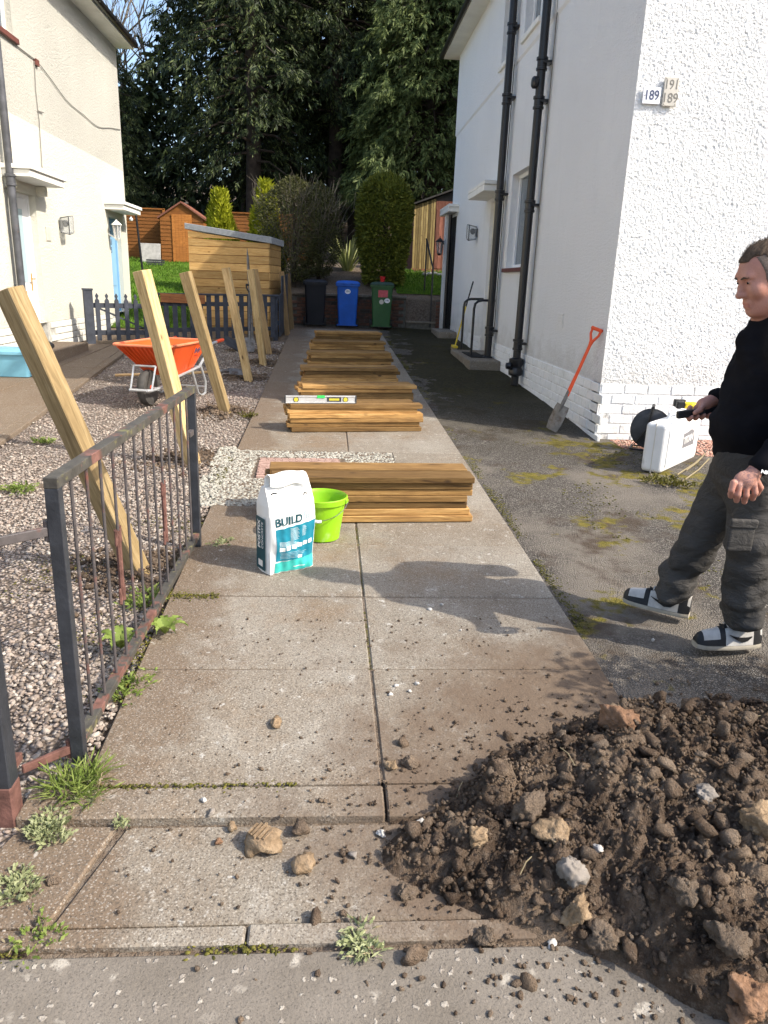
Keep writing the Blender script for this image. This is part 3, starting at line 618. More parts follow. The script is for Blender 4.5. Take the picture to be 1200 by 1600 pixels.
# eaves, gutter, roof
ro = MB(); ro.add([(2.20, RY0-.35, 6.33), (9.86, RY0-.35, 6.33), (9.86, RY1+.35, 6.33), (2.20, RY1+.35, 6.33), (6.0, 10.6, 9.3), (6.0, 14.2, 9.3)], [(3, 2, 1, 0), (0, 1, 4), (1, 2, 5, 4), (2, 3, 5), (3, 0, 4, 5)])
roof = ro.build('roof', MT['darkroof'], rh, world=True)
MB().bx(2.235, 9.83, RY0-.33, RY1+.33, 6.265, 6.325).build('soffit', MT['soffit'], roof, world=True)
MB().tube([(2.20, RY0-.4, 6.33), (2.20, RY1+.4, 6.33)], .055, 8).build('gutter', MT['pipe'], roof, world=True)
for (a, b, c, d), fnn in ((hl[0], sideL), (hu[0], sideU), (hu[1], sideU)): window(rh, fnn, a, b, c, d, .16, 1)
MB().bx(RX-.05, RX+.1, 10.50, 11.78, 1.845, 1.898).build('window_sill', MT['sill'], rh, world=True, bev=.004)
MB().bx(RX-.028, RX+.1, 10.46, 11.80, 1.60, 1.62).build('sill_drip', MT['offwhite'], rh, world=True) if False else None
for a, b, c, d in hu: MB().bx(RX-.06, RX+.1, a-.05, b+.05, c-.07, c-.002).build('window_sill', MT['offwhite'], rh, world=True, bev=.006)
# side door under a concrete canopy
dr = MB().bx(RX+.09, RX+.13, 12.40, 13.17, .56, 2.93).build('door', MT['creamdoor'], rh, world=True, bev=.004)
fm = MB(); fm.bx(RX+.05, RX+.14, 12.352, 12.40, .52, 2.968); fm.bx(RX+.05, RX+.14, 13.17, 13.218, .52, 2.968); fm.bx(RX+.05, RX+.14, 12.40, 13.17, 2.93, 2.968); fm.build('door_frame', MT['creamdoor'], dr, world=True)
hd = MB(); hd.tube([(RX+.09, 13.06, 1.40), (RX+.03, 13.06, 1.40), (RX+.03, 12.93, 1.40)], .011, 8); hd.bx(RX+.082, RX+.09, 13.03, 13.09, 1.28, 1.52); hd.build('door_handle', MT['black'], dr, world=True)
MB().bx(RX-.15, RX+.09, 12.40, 13.17, .5, .56).build('threshold', MT['slab'], dr, world=True)
def canopy(par, x0, x1, y0, y1, z, sgn, mat='offwhite'):
    c = MB(); c.bx(min(x0, x1), max(x0, x1), y0, y1, z, z+.09); c.bx(min(x0, x1-sgn*.0), max(x0, x1)+(.03 if sgn > 0 else 0)-(0), y0-.03, y1+.03, z+.092, z+.15)
    return c.build('door_canopy', MT[mat], par, world=True, bev=.006)
canopy(rh, RX-.33, RX+.02, 12.20, 13.62, 3.03, -1); canopy(rh, RX-.22, RX+.02, 16.75, 18.1, 3.12, -1)
wp = MB(); wp.bx(RX-.15, RX-.03, 17.55, 17.72, .45, 3.12); wp.build('porch_side_wall', MT['rc_white'], rh, world=True)
MB().bx(RX-.02, RX+.02, 16.95, 17.50, .55, 3.05).build('far_door', MT['dark'], rh, world=True)
def vent(par, y, z, w_, h_, fn, n=5, mat='rc_white'):
    v = MB(); 
    for i in range(n):
        zz = z-h_/2+h_*(i+.5)/n; v.box(fn(y, zz), (.02, w_, h_/n*.5))
    v.build('air_vent', MT[mat], par, world=True)
vent(rh, 8.58, 1.29, .20, .17, lambda y, z: (RX-.005, y, z)); vent(rh, 10.95, .62, .13, .2, lambda y, z: (RX-.018, y, z), 6, 'brick_white')
def wall_light(par, x, y, z, sgn):
    c = MB(); s = []
    for t, hw, hh in ((0, .055, .075), (.03, .085, .115), (.17, .10, .145), (.19, .085, .125)): s.append([(x+sgn*t, y-hw, z-hh), (x+sgn*t, y+hw, z-hh*.75), (x+sgn*t, y+hw, z+hh), (x+sgn*t, y-hw, z+hh*.85)])
    c.loft(s); L = c.build('wall_lamp', MT['clear'], par, world=True, bev=.006)
    MB().bx(min(x, x+sgn*.04), max(x, x+sgn*.04), y-.06, y+.06, z-.07, z+.07).build('lamp_mount', MT['black'], L, world=True, bev=.005)
    MB().lathe([(.02, 0), (.045, .03), (.05, .07), (.03, .10)], 12, (x+sgn*.09, y+.0, z-.03)).build('lamp_bulb', MT['dark'], L, world=True)
    e = MB()
    for a in s[2:3]:
        e.tube([a[0], a[1], a[2], a[3], a[0]], .008, 6)
    e.tube([s[1][0], s[2][0]], .006, 6); e.tube([s[1][3], s[2][3]], .006, 6); e.build('lamp_cage', MT['darkplastic'], L, world=True)
wall_light(rh, RX, 14.35, 2.56, -1)
# lantern by the far door
def lantern(par, x, y, z, mat, s=1.0):
    l = MB(); l.lathe([(.0, .20), (.02, .17), (.10, .10), (.105, .09), (.07, .088)], 6, (x, y, z)); l.lathe([(.045, -.16), (.055, -.15), (.03, -.19)], 6, (x, y, z))
    for k in range(6):
        q = k*math.pi/3; l.tube([(x+.078*math.cos(q), y+.078*math.sin(q), z+.09), (x+.05*math.cos(q), y+.05*math.sin(q), z-.15)], .006, 5)
    L = l.build('lantern', MT[mat], par, world=True)
    MB().lathe([(.045, -.148), (.072, .085)], 6, (x, y, z)).build('lantern_glass', MT['clear'], L, world=True)
    return L
lo = lantern(rh, RX-.27, 17.45, 2.45, 'pipe'); MB().tube([(RX-.14, 17.62, 2.5), (RX-.27, 17.55, 2.6), (RX-.27, 17.45, 2.66)], .012, 6).build('lantern_bracket', MT['pipe'], lo, world=True)
# number plates on the sunlit front
p = MB().bx(2.615, 2.770, RY0-.028, RY0-.018, 3.185, 3.315).build('number_plate', MT['whiteplate'], rh, world=True, bev=.003)
letters('189', .105, MT['navy'], p, (2.692, RY0-.0292, 3.250), (1, 0, 0), (0, -1, 0), .0015, .85)
for x in (2.632, 2.753): MB().lathe([(.005, 0), (.004, .004), (0, .005)], 8, (0, 0, 0), 'Y').build('screw', MT['greyprint'], p, M=WM[rh.name].inverted() @ Matrix.Translation((x, RY0-.0285, 3.250)) @ Matrix.Rotation(math.pi, 4, 'Z'))
p = MB().bx(2.792, 2.918, RY0-.034, RY0-.016, 3.175, 3.398).build('number_plate', MT['greyplate'], rh, world=True, bev=.003)
letters('191', .105, MT['greyprint'], p, (2.855, RY0-.0352, 3.338), (1, 0, 0), (0, -1, 0), 0, .85); letters('189', .105, MT['greyprint'], p, (2.855, RY0-.0352, 3.235), (1, 0, 0), (0, -1, 0), 0, .92)
for x in (2.805, 2.905):
    for z in (3.188, 3.385): MB().lathe([(.005, 0), (0, .004)], 8, (0, 0, 0), 'Y').build('screw', MT['greyprint'], p, M=WM[rh.name].inverted() @ Matrix.Translation((x, RY0-.0345, z)) @ Matrix.Rotation(math.pi, 4, 'Z'))
# downpipes
def downpipe(par, x, y, z0, z1, r, collars, mat, shoe=None):
    d = MB().tube([(x, y, z0), (x, y, z1)], r, 14).build('downpipe', MT[mat], par, smooth=True, world=True)
    for z in collars:
        c = MB().lathe([(r+.001, -.075), (r+.016, -.07), (r+.016, -.045), (r+.008, -.04), (r+.008, .035), (r+.02, .04), (r+.02, .07), (r+.001, .075)], 14, (x, y, z)); c.bx(x-.0, x+r+.06, y-r-.03, y+r+.03, z+.0, z+.03) if mat == 'pipe' else None
        c.build('pipe_collar', MT[mat], d, smooth=True, world=True)
    return d
d1 = downpipe(rh, RX-.115, 12.02, .44, 6.3, .055, (.95, 2.95, 4.25, 5.15), 'pipe')
MB().lathe([(.057, 0), (.09, .02), (.085, .09), (.057, .11)], 14, (RX-.115, 12.02, .46)).build('pipe_foot', MT['pipe'], d1, smooth=True, world=True)
d2 = downpipe(rh, RX-.115, 10.06, .36, 6.3, .052, (.90, 2.62, 3.80, 4.22), 'pipe')
bc = MB(); bc.lathe([(.053, -.14), (.095, -.12), (.10, -.06), (.075, -.02), (.10, .03), (.10, .09), (.053, .11)], 14, (RX-.115, 10.06, .62)); bc.lathe([(.04, 0), (.05, .05), (.03, .07)], 12, (RX-.26, 10.02, .62), 'X'); bc.build('pipe_branch', MT['pipe'], d2, smooth=True, world=True)
MB().lathe([(.05, -.02), (.07, .0), (.07, .04), (.03, .06)], 12, (RX-.20, 10.06, 4.02), 'X').build('inspection_cap', MT['pipe'], d2, smooth=True, world=True)
MB().tube([(RX-.10, 17.20, .6), (RX-.10, 17.20, 3.1)], .04, 10).build('downpipe', MT['pipe'], rh, world=True)
wr = MB(); wr.tube([(RX-.02, 12.13, 5.6), (RX-.02, 12.12, .9)], .008, 5); wr.tube([(RX-.02, 9.93, 5.6), (RX-.02, 9.93, .9)], .008, 5); wr.build('cable', MT['greyprint'], rh, world=True)
# ---- cream house on the left
LX, LY0, LY1 = -4.4, 4.0, 17.0
lh = E('house', 'cream roughcast house on the left with white and blue doors', 'house', (LX, LY1, gz(LY1)))
sl_ = lambda u, v, d: (LX-d, u, v)
hl2 = [(11.10, 12.02, .52, 2.66), (15.72, 16.50, .62, 2.66)]; hu2 = [(10.2, 11.78, 4.62, 5.7)]
wl = wall(LY0, LY1, .87, 3.63, [(a, b, max(c, .87), d) for a, b, c, d in hl2], sl_, .18); wl.k = 1
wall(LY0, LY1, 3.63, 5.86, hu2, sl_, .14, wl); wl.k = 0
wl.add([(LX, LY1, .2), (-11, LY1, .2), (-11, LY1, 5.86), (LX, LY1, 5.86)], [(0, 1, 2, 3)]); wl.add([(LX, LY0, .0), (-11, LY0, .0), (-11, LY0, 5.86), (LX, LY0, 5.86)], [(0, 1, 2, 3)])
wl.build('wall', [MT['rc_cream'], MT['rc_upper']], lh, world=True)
pm = wall(LY0, LY1, .1, .868, [(a, b, .1, .868) for a, b, c, d in hl2], lambda u, v, d: (LX+.006-d, u, v), .19).build('plinth', MT['mortar_cream'], lh, world=True)
bmL = brick_mesh('brick', .36, .088, .03, MT['brick_cream']); cl = WM[lh.name].translation
for r in range(5):
    z = .868-.05-r*.1; y = 9.0+(.185 if r % 2 else 0)
    while y < 15.5:
        if z > gz(y)-.04 and not (10.9 < y < 12.22): link('brick', bmL, pm, None, M=Matrix.Translation((LX+.008+random.uniform(-.002, .002)-cl.x, y-cl.y, z-cl.z)) @ Matrix.Rotation(math.pi/2, 4, 'Z'))
        y += .37
ro = MB(); ro.add([(-4.02, LY0-.3, 5.95), (-11.3, LY0-.3, 5.95), (-11.3, LY1+.3, 5.95), (-4.02, LY1+.3, 5.95), (-7.7, 7.5, 8.7), (-7.7, 13.5, 8.7)], [(0, 1, 2, 3), (0, 4, 1), (1, 4, 5, 2), (2, 5, 3), (3, 5, 4, 0)])
lroof = ro.build('roof', MT['darkroof'], lh, world=True)
MB().bx(-11, -4.06, LY0-.25, LY1+.05, 5.865, 5.94).build('soffit', MT['soffit'], lroof, world=True)
MB().tube([(-4.02, LY0-.3, 5.94), (-4.02, LY1-.0, 5.94)], .06, 10).build('gutter', MT['pipe'], lroof, world=True)
for y in np.arange(12.5, 17, 1.0): MB().bx(-4.09, -3.955, y-.02, y+.02, 5.90, 5.99).build('gutter_bracket', MT['pipe'], lroof, world=True)
window(lh, sl_, 10.2, 11.78, 4.62, 5.7, .14, 1)
MB().bx(LX-.1, LX+.05, 10.1, 11.86, 4.545, 4.615).build('window_sill', MT['sill'], lh, world=True, bev=.005)
# white upvc door
d = MB().bx(LX-.16, LX-.11, 11.15, 11.97, .56, 2.60).build('door', MT['white'], lh, world=True, bev=.004)
f = MB(); f.bx(LX-.17, LX-.09, 11.10, 11.15, .52, 2.66); f.bx(LX-.17, LX-.09, 11.97, 12.02, .52, 2.66); f.bx(LX-.17, LX-.09, 11.15, 11.97, 2.60, 2.66); f.build('door_frame', MT['white'], d, world=True, bev=.003)
MB().bx(LX-.112, LX-.104, 11.36, 11.76, 1.45, 2.45).build('glass_panel', MT['frosted'], d, world=True, bev=.003)
MB().bx(LX-.112, LX-.103, 11.46, 11.66, 1.25, 1.33).build('letterbox', MT['brass'], d, world=True, bev=.003)
for z0, z1 in ((.72, 1.0), (1.03, 1.2)): MB().bx(LX-.112, LX-.105, 11.36, 11.76, z0, z1).build('door_panel', MT['white'], d, world=True, bev=.003)
h_ = MB(); h_.bx(LX-.112, LX-.10, 11.86, 11.89, 1.33, 1.58); h_.tube([(LX-.10, 11.875, 1.50), (LX-.05, 11.875, 1.50), (LX-.05, 11.76, 1.50)], .01, 8); h_.build('door_handle', MT['brass'], d, world=True)
canopy(lh, LX-.02, LX+.36, 10.95, 12.25, 2.80, 1); 
for y in (11.0, 12.1): MB().box((LX+.06, y+.03, 2.73), (.14, .1, .13)).build('canopy_bracket', MT['rc_cream'], lh, world=True, bev=.01)
# pale blue door
d = MB().bx(LX-.16, LX-.11, 15.77, 16.45, .62, 2.60).build('door', MT['bluedoor'], lh, world=True, bev=.004)
f = MB(); f.bx(LX-.17, LX-.08, 15.72, 15.77, .62, 2.66); f.bx(LX-.17, LX-.08, 16.45, 16.50, .62, 2.66); f.bx(LX-.17, LX-.08, 15.77, 16.45, 2.60, 2.66); f.build('door_frame', MT['bluedoor'], d, world=True)
for z0, z1 in ((.75, 1.30), (1.38, 2.5)): MB().bx(LX-.112, LX-.10, 15.88, 16.34, z0, z1).build('door_panel', MT['bluedoor'], d, world=True, bev=.004)
for k, ch in enumerate('185'): letters(ch, .15, MT['navy'], d, (LX-.0985, 16.12, 2.36-.15*k), (0, 1, 0), (1, 0, 0), .004)
canopy(lh, LX-.02, LX+.36, 15.50, 16.75, 2.78, 1)
lo = lantern(lh, LX+.17, 15.60, 2.42, 'offwhite'); MB().tube([(LX, 15.60, 2.35), (LX+.09, 15.6, 2.30), (LX+.17, 15.6, 2.25)], .014, 6).build('lantern_bracket', MT['offwhite'], lo, world=True)
wall_light(lh, LX, 12.98, 2.33, 1)
MB().bx(LX, LX+.015, 12.32, 12.50, 2.06, 2.26).build('meter_plate', MT['greyplate'], lh, world=True, bev=.004)
c = MB(); pts = []
for t in np.linspace(0, 1, 14): pts.append((LX+.015, 9.4+t*(12.5-9.4), 4.75-.22*t-.25*t*(1-t)))
c.tube(pts, .008, 5); pts = [(LX+.015, 12.5+t*4.45, 4.53+.0*t-.35*math.sin(t*math.pi*.9)+.02*math.sin(t*17)) for t in np.linspace(0, 1, 16)]; c.tube(pts, .006, 5)
c.tube([(LX+.015, 12.45, 4.5), (LX+.015, 12.40, 4.1), (LX+.015, 12.43, 3.7), (LX+.015, 12.36, 2.9)], .006, 5); c.tube([(LX+.015, 12.42, 3.85), (LX+.02, 12.62, 3.87)], .008, 5)
c.build('telephone_cable', MT['greyprint'], lh, world=True)
MB().bx(LX, LX+.04, 12.46, 12.58, 4.46, 4.54).build('junction_box', MT['sill'], lh, world=True)
dl = downpipe(lh, LX+.10, 10.95, .62, 5.8, .050, (2.75, 4.6), 'pipe_grey')
MB().tube([(LX+.10, 10.95, .66), (LX+.10, 10.95, .52), (LX+.2, 10.95, .44)], .058, 12).build('pipe_shoe', MT['rust'], dl, world=True)
# ================================================================ IRON GATE, standing open along the path edge
gA, gB = Vector((-.816, 2.157, 0)), Vector((-.765, 4.06, 0)); gl = (gB-gA).length; ga = math.atan2(gB.y-gA.y, gB.x-gA.x)
gt = E('garden_gate', 'open rusty iron gate with thin upright bars and scrolls beside the path', 'gate', (gA.x, gA.y, gz(gA.y)), ga)
gt_s = S_GROUND    # gate follows the slope a little
zt = lambda x: .935+.005*x; zb = lambda x: .055+S_GROUND*x
for x, t in ((0, 'hinge_stile'), (gl, 'latch_stile')):
    MB().bx(x-.017, x+.017, -.021, .021, .0+S_GROUND*x, zt(x)).build(t, MT['gate_stile'], gt, bev=.002)
MB().prism([(-.017, -.021, zt(0)), (gl+.017, -.021, zt(gl)), (gl+.017, -.021, zt(gl)+.034), (-.017, -.021, zt(0)+.034)], (0, 0, 0), (0, .042, 0)).build('top_rail', MT['gate_rail'], gt, bev=.002)
MB().prism([(.017, -.018, zb(0)), (gl-.017, -.018, zb(gl)), (gl-.017, -.018, zb(gl)+.03), (.017, -.018, zb(0)+.03)], (0, 0, 0), (0, .036, 0)).build('bottom_rail', MT['gate_rail'], gt, bev=.002)
nb_ = 13; sp = gl/(nb_+1)
for k in range(1, nb_+1):
    x = k*sp; br = MB().tube([(x, 0, zb(x)+.02), (x, 0, zt(x)+.005)], .0058, 8).build('bar', MT['gate_bar'], gt, smooth=True)
    if k in (4, 9):
        s = MB()
        for sg, z0 in ((1, .60), (-1, .36)):
            for sd in (1, -1):
                pts = [(x+sd*(.006+.026*(1-math.cos(q))*.5+.010*math.sin(q*1.5)), .0, z0+sg*(.03*math.sin(q*.95))) for q in np.linspace(0, 5.2, 14)]; s.tube(pts, .006, 6)
        s.tube([(x, 0, .34), (x, 0, .62)], .011, 8); s.build('scroll', MT['rust'], br, smooth=True)
for z in (.80, .05):
    s = MB(); s.bx(-.10, -.017, .085, .105, z-.012, z+.018)
    pts = [(-.005, .0, z), (-.03, .09, z), (-.22, .14, z)]
    s2 = MB().prism([(-.012, .02, z-.012), (-.118, .128, z-.012), (-.112, .138, z-.012), (.0, .032, z-.012)], (0, 0, 0), (0, 0, .028)); s2.tube([(-.002, .028, z-.03), (-.002, .028, z+.035)], .012, 8); s2.build('hinge_strap', MT['rust'] if z < .5 else MT['gate_bar'], gt, bev=.002)
MB().bx(gl-.11, gl-.03, -.012, .012, .72, .75).build('latch', MT['gate_bar'], gt, bev=.002)
gp = E('gate_post', 'dark square iron gate post with rusty foot at the left edge', 'gate post', (-.965, 2.02, gz(2.0)))
gpx = Vector((-.955, 1.93, 0)); gp.location.x, gp.location.y = gpx.x, gpx.y; WM[gp.name] = Matrix.Translation((gpx.x, gpx.y, gz(2.0)))
MB().bx(-.03, .03, -.03, .03, -.1, 1.12).build('shaft', MT['gate_stile'], gp, bev=.004)
MB().bx(-.033, .033, -.033, .033, -.1, .10).build('rusty_foot', MT['rust'], gp, bev=.006)
MB().box((0, 0, 1.14), (.07, .07, .03)).build('cap', MT['gate_stile'], gp, bev=.006)
for z in (.86, .11): MB().bx(-.012, .012, .028, .11, z-.012, z+.016).build('hinge_bracket', MT['rust'], gp, bev=.002)

# ================================================================ TIMBER POSTS waiting in their holes
POSTS = [((215, 893), (15, 455), -24, 'post', 'thick pale timber post leaning left behind the iron gate, nearest of all'), ((300, 722), (222, 425), -30, 'post', 'pale timber post leaning in front of the orange wheelbarrow'),
         ((352, 643), (290, 427), -12, 'post', 'timber post leaning between the wheelbarrow and the picket fence'), ((388, 592), (353, 420), -8, 'post', 'timber post leaning in front of the honey coloured shed'),
         ((411, 568), (392, 422), -5, 'post', 'timber post in front of a darker one by the shed corner'), ((420, 551), (398, 422), 14, 'postdark', 'darker timber post just behind another by the shed corner'),
         ((449, 521), (440, 425), -6, 'postdark', 'short far timber post beyond the shed beside the black bin'), ((456, 513), (450, 428), 0, 'postdark', 'dim far timber post nearest to the black bin')]
for b, t, yaw, mt, lab in POSTS:
    B = Vector(G(*b)); T = Vector(atY(*t, B.y)); ax = (T-B).normalized(); L = (T-B).length
    q = Vector((0, 0, 1)).rotation_difference(ax).to_matrix().to_4x4() @ Matrix.Rotation(R_(yaw), 4, 'Z')
    wd = .098 if B.y < 9 else .092
    s = MB(); s.box((0, 0, L/2-.12), (wd, wd, L+.26))
    o = s.build('timber_post', MT[mt], None, M=Matrix.Translation(B) @ q, bev=.004); tag(o, lab, 'post', 'fence posts waiting to be set')

# ================================================================ WHEELBARROW
wb = E('wheelbarrow', 'orange wheelbarrow with galvanised frame parked on the gravel', 'wheelbarrow', (-1.836, 8.50, gz(8.0)), math.atan2(-.975, -.22))
def rrect(cx, hx, hy, z, r=.06, n=5):
    P = []
    for (sx, sy, a0) in ((1, 1, 0), (-1, 1, 90), (-1, -1, 180), (1, -1, 270)):
        for k in range(n):
            a = R_(a0+90*k/(n-1)); P.append((cx+sx*(hx-r)+r*math.cos(a), sy*(hy-r)+r*math.sin(a), z))
    return P
def tray_sec(t):   # t 0 bottom .. 1 rim
    return rrect(.02+.10*t, .20+.34*t, .17+.14*t, .29+.34*t, .05+.03*t)
tr = MB(); secs = [tray_sec(t) for t in np.linspace(0, 1, 9)]
inn = [[(x*.985, y*.985, z+.006) for x, y, z in s] for s in secs]
tr.loft(secs, False); tr.loft(list(reversed(inn)), False)
tr.add(secs[0], [tuple(range(len(secs[0])))]); tr.add(inn[0], [tuple(range(len(inn[0])))])
n = len(secs[0])
for a, b in ((secs[-1], inn[-1]),): tr.add(list(a)+list(b), [(i, (i+1) % n, n+(i+1) % n, n+i) for i in range(n)])
tray = tr.build('tray', MT['orange'], wb, smooth=True)
for k in range(-5, 6):
    y = k*.034; p0 = np.array((.225, y*.85, .30)); p1 = np.array((.655, y*1.45, .622)); rb = MB(); rb.tube([p0+np.array((.004, 0, 0)), p1+np.array((.0, 0, -.01))], .007, 5); rb.build('rib', MT['orange'], tray)
rim = [(x, y, z) for x, y, z in tray_sec(1.0)]; MB().tube(rim+[rim[0]], .014, 8, False).build('rim', MT['orange_dirty'], tray, smooth=True)
# side panel lettering (left side of the barrow faces the camera's right)
pn = Vector((0, 1, 0))
def side_pt(x, z, sg, off=.003):
    t = (z-.29)/.34; return Vector((x, sg*(.17+.14*t+off), z))
sx_ = 1
nrm = (side_pt(.0, .6, sx_)-side_pt(.0, .3, sx_)).cross(Vector((1, 0, 0))).normalized()*(-1)
nrm = Vector((0, .34, -.14)).normalized()
ctr = side_pt(-.16, .535, sx_, .006)
link('side_panel', MB().add([side_pt(-.40, .60, 1, .004), side_pt(-.05, .60, 1, .004), side_pt(-.06, .34, 1, .004), side_pt(-.21, .34, 1, .004)], [(0, 1, 2, 3)]).mesh('side_panel'), tray, MT['orange'])
link('lettering', text_mesh('Belle', .085, .0006, .0025, .9), tray, MT['navy'], M=frame3(ctr, (-1, 0, 0), nrm))
link('lettering', MB().box((0, 0, 0), (.10, .008, .001)).mesh('l'), tray, MT['red'], M=frame3(side_pt(-.16, .48, 1, .006), (-1, 0, 0), nrm))
f = MB(); 
for s in (1, -1):
    f.tube([(-.80, s*.29, .60), (-.62, s*.27, .58), (-.46, s*.25, .46), (-.32, s*.22, .335), (.20, s*.18, .275), (.52, s*.12, .19), (.68, s*.115, .185), (.735, s*.09, .19)], .0155, 8)
    f.tube([(-.36, s*.22, .35), (-.42, s*.25, .16), (-.40, s*.25, .03), (-.30, s*.25, .012), (-.22, s*.24, .05), (-.14, s*.21, .31)], .014, 8)
    f.tube([(.68, s*.115, .185), (.57, s*.12, .42)], .010, 8)
f.tube([(.735, .09, .19), (.735, -.09, .19)], .0155, 8); f.tube([(.57, .12, .42), (.57, -.12, .42)], .012, 8); f.tube([(-.40, .25, .10), (-.40, -.25, .10)], .010, 8); f.tube([(-.32, .22, .335), (-.32, -.22, .335)], .012, 8)
f.build('frame', MT['galv'], wb, smooth=True)
for s in (1, -1): MB().tube([(-.88, s*.30, .605), (-.82, s*.292, .602), (-.72, s*.282, .592)], [.020, .021, .019], 10).build('grip', MT['orange_hi'], wb, smooth=True)
wh = E('wheel', None, None); bpy.data.objects.remove(wh)
whl = MB().lathe([(.095, -.035), (.135, -.046), (.175, -.040), (.187, -.018), (.190, 0), (.187, .018), (.175, .040), (.135, .046), (.095, .035)], 28, (.52, 0, .190), 'Y').build('wheel', MT['tyre'], wb, smooth=True)
hb = MB(); hb.lathe([(.0, -.045), (.03, -.045), (.03, -.02), (.095, -.012), (.102, -.030), (.104, .03), (.095, .012), (.03, .02), (.03, .045), (0, .045)], 24, (.52, 0, .190), 'Y'); hb.build('hub', MT['orange_hi'], whl, smooth=True)
for k in range(8):
    a = k*math.pi/4
    for sd in (-1, 1): MB().lathe([(.011, 0), (.011, .003)], 8, (0, 0, 0), 'Y').build('hub_hole', MT['dark'], whl, M=Matrix.Translation((.52+.062*math.cos(a), sd*.0165, .190+.062*math.sin(a))))
MB().tube([(.52, -.13, .19), (.52, .13, .19)], .010, 8).build('axle', MT['galv'], whl)
for s in (1, -1): MB().bx(.49, .55, s*.115-.008, s*.115+.008, .165, .205).build('axle_bracket', MT['galv'], whl)

# ================================================================ PLANK STACKS
ordn = ['top', 'second', 'third', 'fourth', 'fifth', 'sixth', 'seventh', 'eighth']
STK = [((-.375, 4.44), 1.275, 3.4, 7, .0425, 'nearest stack, behind the green bucket'), ((-.40, 6.89), 1.28, 9.0, 6, .043, 'second stack, under the spirit level'), ((-.36, 8.22), 1.30, 9.5, 5, .043, 'third stack from the front'),
       ((-.39, 9.50), 1.24, 8.5, 5, .044, 'fourth stack from the front'), ((-.36, 11.0), 1.25, 11.0, 5, .044, 'fifth stack from the front'), ((-.36, 12.4), 1.24, 10, 5, .044, 'sixth stack from the front'), ((-.33, 13.9), 1.21, 9, 5, .044, 'farthest stack, closest to the bins')]
STACKTOP = {}
for si, (p, L, ang, nl, th, where) in enumerate(STK):
    a = R_(ang); u = Vector((math.cos(a), math.sin(a), 0)); v = Vector((-math.sin(a), math.cos(a), 0)); c0 = Vector((p[0], p[1], gz(p[1]+.2)+.002))
    slope = math.atan(S_GROUND)
    for l in range(nl):
        for r in range(2):
            off = random.uniform(-.022, .022)+(.010 if (l == nl-1 and r == 0) else 0)-(.03 if (si == 1 and l >= nl-2) else 0)-(.015*((l*7+si) % 3)); dy = (random.uniform(-.004, .026) if r == 0 else random.uniform(.02, .03))-(.014 if (l == nl-1 and r == 0) else 0); wv = .158 if si == 0 else .128
            LL = L+random.uniform(-.012, .012)-(.035 if (l*3+r+si) % 4 == 1 else 0)
            s = MB().box((0, 0, 0), (LL, wv-.004, th-.0025))
            cpt = c0+u*(L/2+off)+v*(wv/2+r*(wv+.004)+dy)+Vector((0, 0, th/2+l*th+S_GROUND*(r*.17)))
            M = Matrix.Translation(cpt) @ Matrix.Rotation(a+R_(random.uniform(-.7, .7)), 4, 'Z') @ Matrix.Rotation(slope, 4, 'X') @ Matrix.Rotation(R_(random.uniform(-.15, .15)), 4, 'Y')
            o = s.build('plank', MT['plank'], None, M=M, bev=.0035)
            pos = ordn[nl-1-l] if l else 'bottom'
            tag(o, f"{'front' if r == 0 else 'back'} treated plank, {pos} layer of the {where}", 'plank', 'planks stacked on the path')
    STACKTOP[si] = (c0, u, v, nl*th)
c0, u, v, hh = STACKTOP[1]; a = R_(9.0)
sp_ = c0+u*(-.045)+v*.055+Vector((0, 0, hh+.004))
lv = E('spirit_level', 'silver spirit level standing on edge on the second plank stack', 'spirit level', sp_, a)
s = MB(); Lv = .665
s.bx(0, Lv, -.011, .011, .0, .012); s.bx(0, Lv, -.011, .011, .058, .070); s.bx(0, Lv, -.006, .006, .012, .058); s.build('beam', MT['alum'], lv, bev=.0015)
for x in (0, Lv): MB().bx(x-.006, x+.006, -.0125, .0125, -.001, .071).build('end_cap', MT['darkplastic'], lv, bev=.002)
for x in (.10, .565):
    r = MB().lathe([(.024, -.008), (.026, -.009), (.026, .009), (.024, .008)], 20, (x, 0, .035), 'Y').build('vial_ring', MT['darkplastic'], lv, smooth=True); MB().lathe([(.020, -.0095), (.020, .0095)], 16, (x, 0, .035), 'Y').build('vial', MT['yellowvial'], r)
r = MB().bx(.39, .525, -.0088, .0088, .015, .058).build('label', MT['darkplastic'], lv); MB().bx(.41, .505, -.0102, .0102, .026, .046).build('vial', MT['yellowvial'], r)
MB().bx(.295, .37, -.0125, .0125, .048, .0715).build('top_vial', MT['greenvial'], lv, bev=.002)

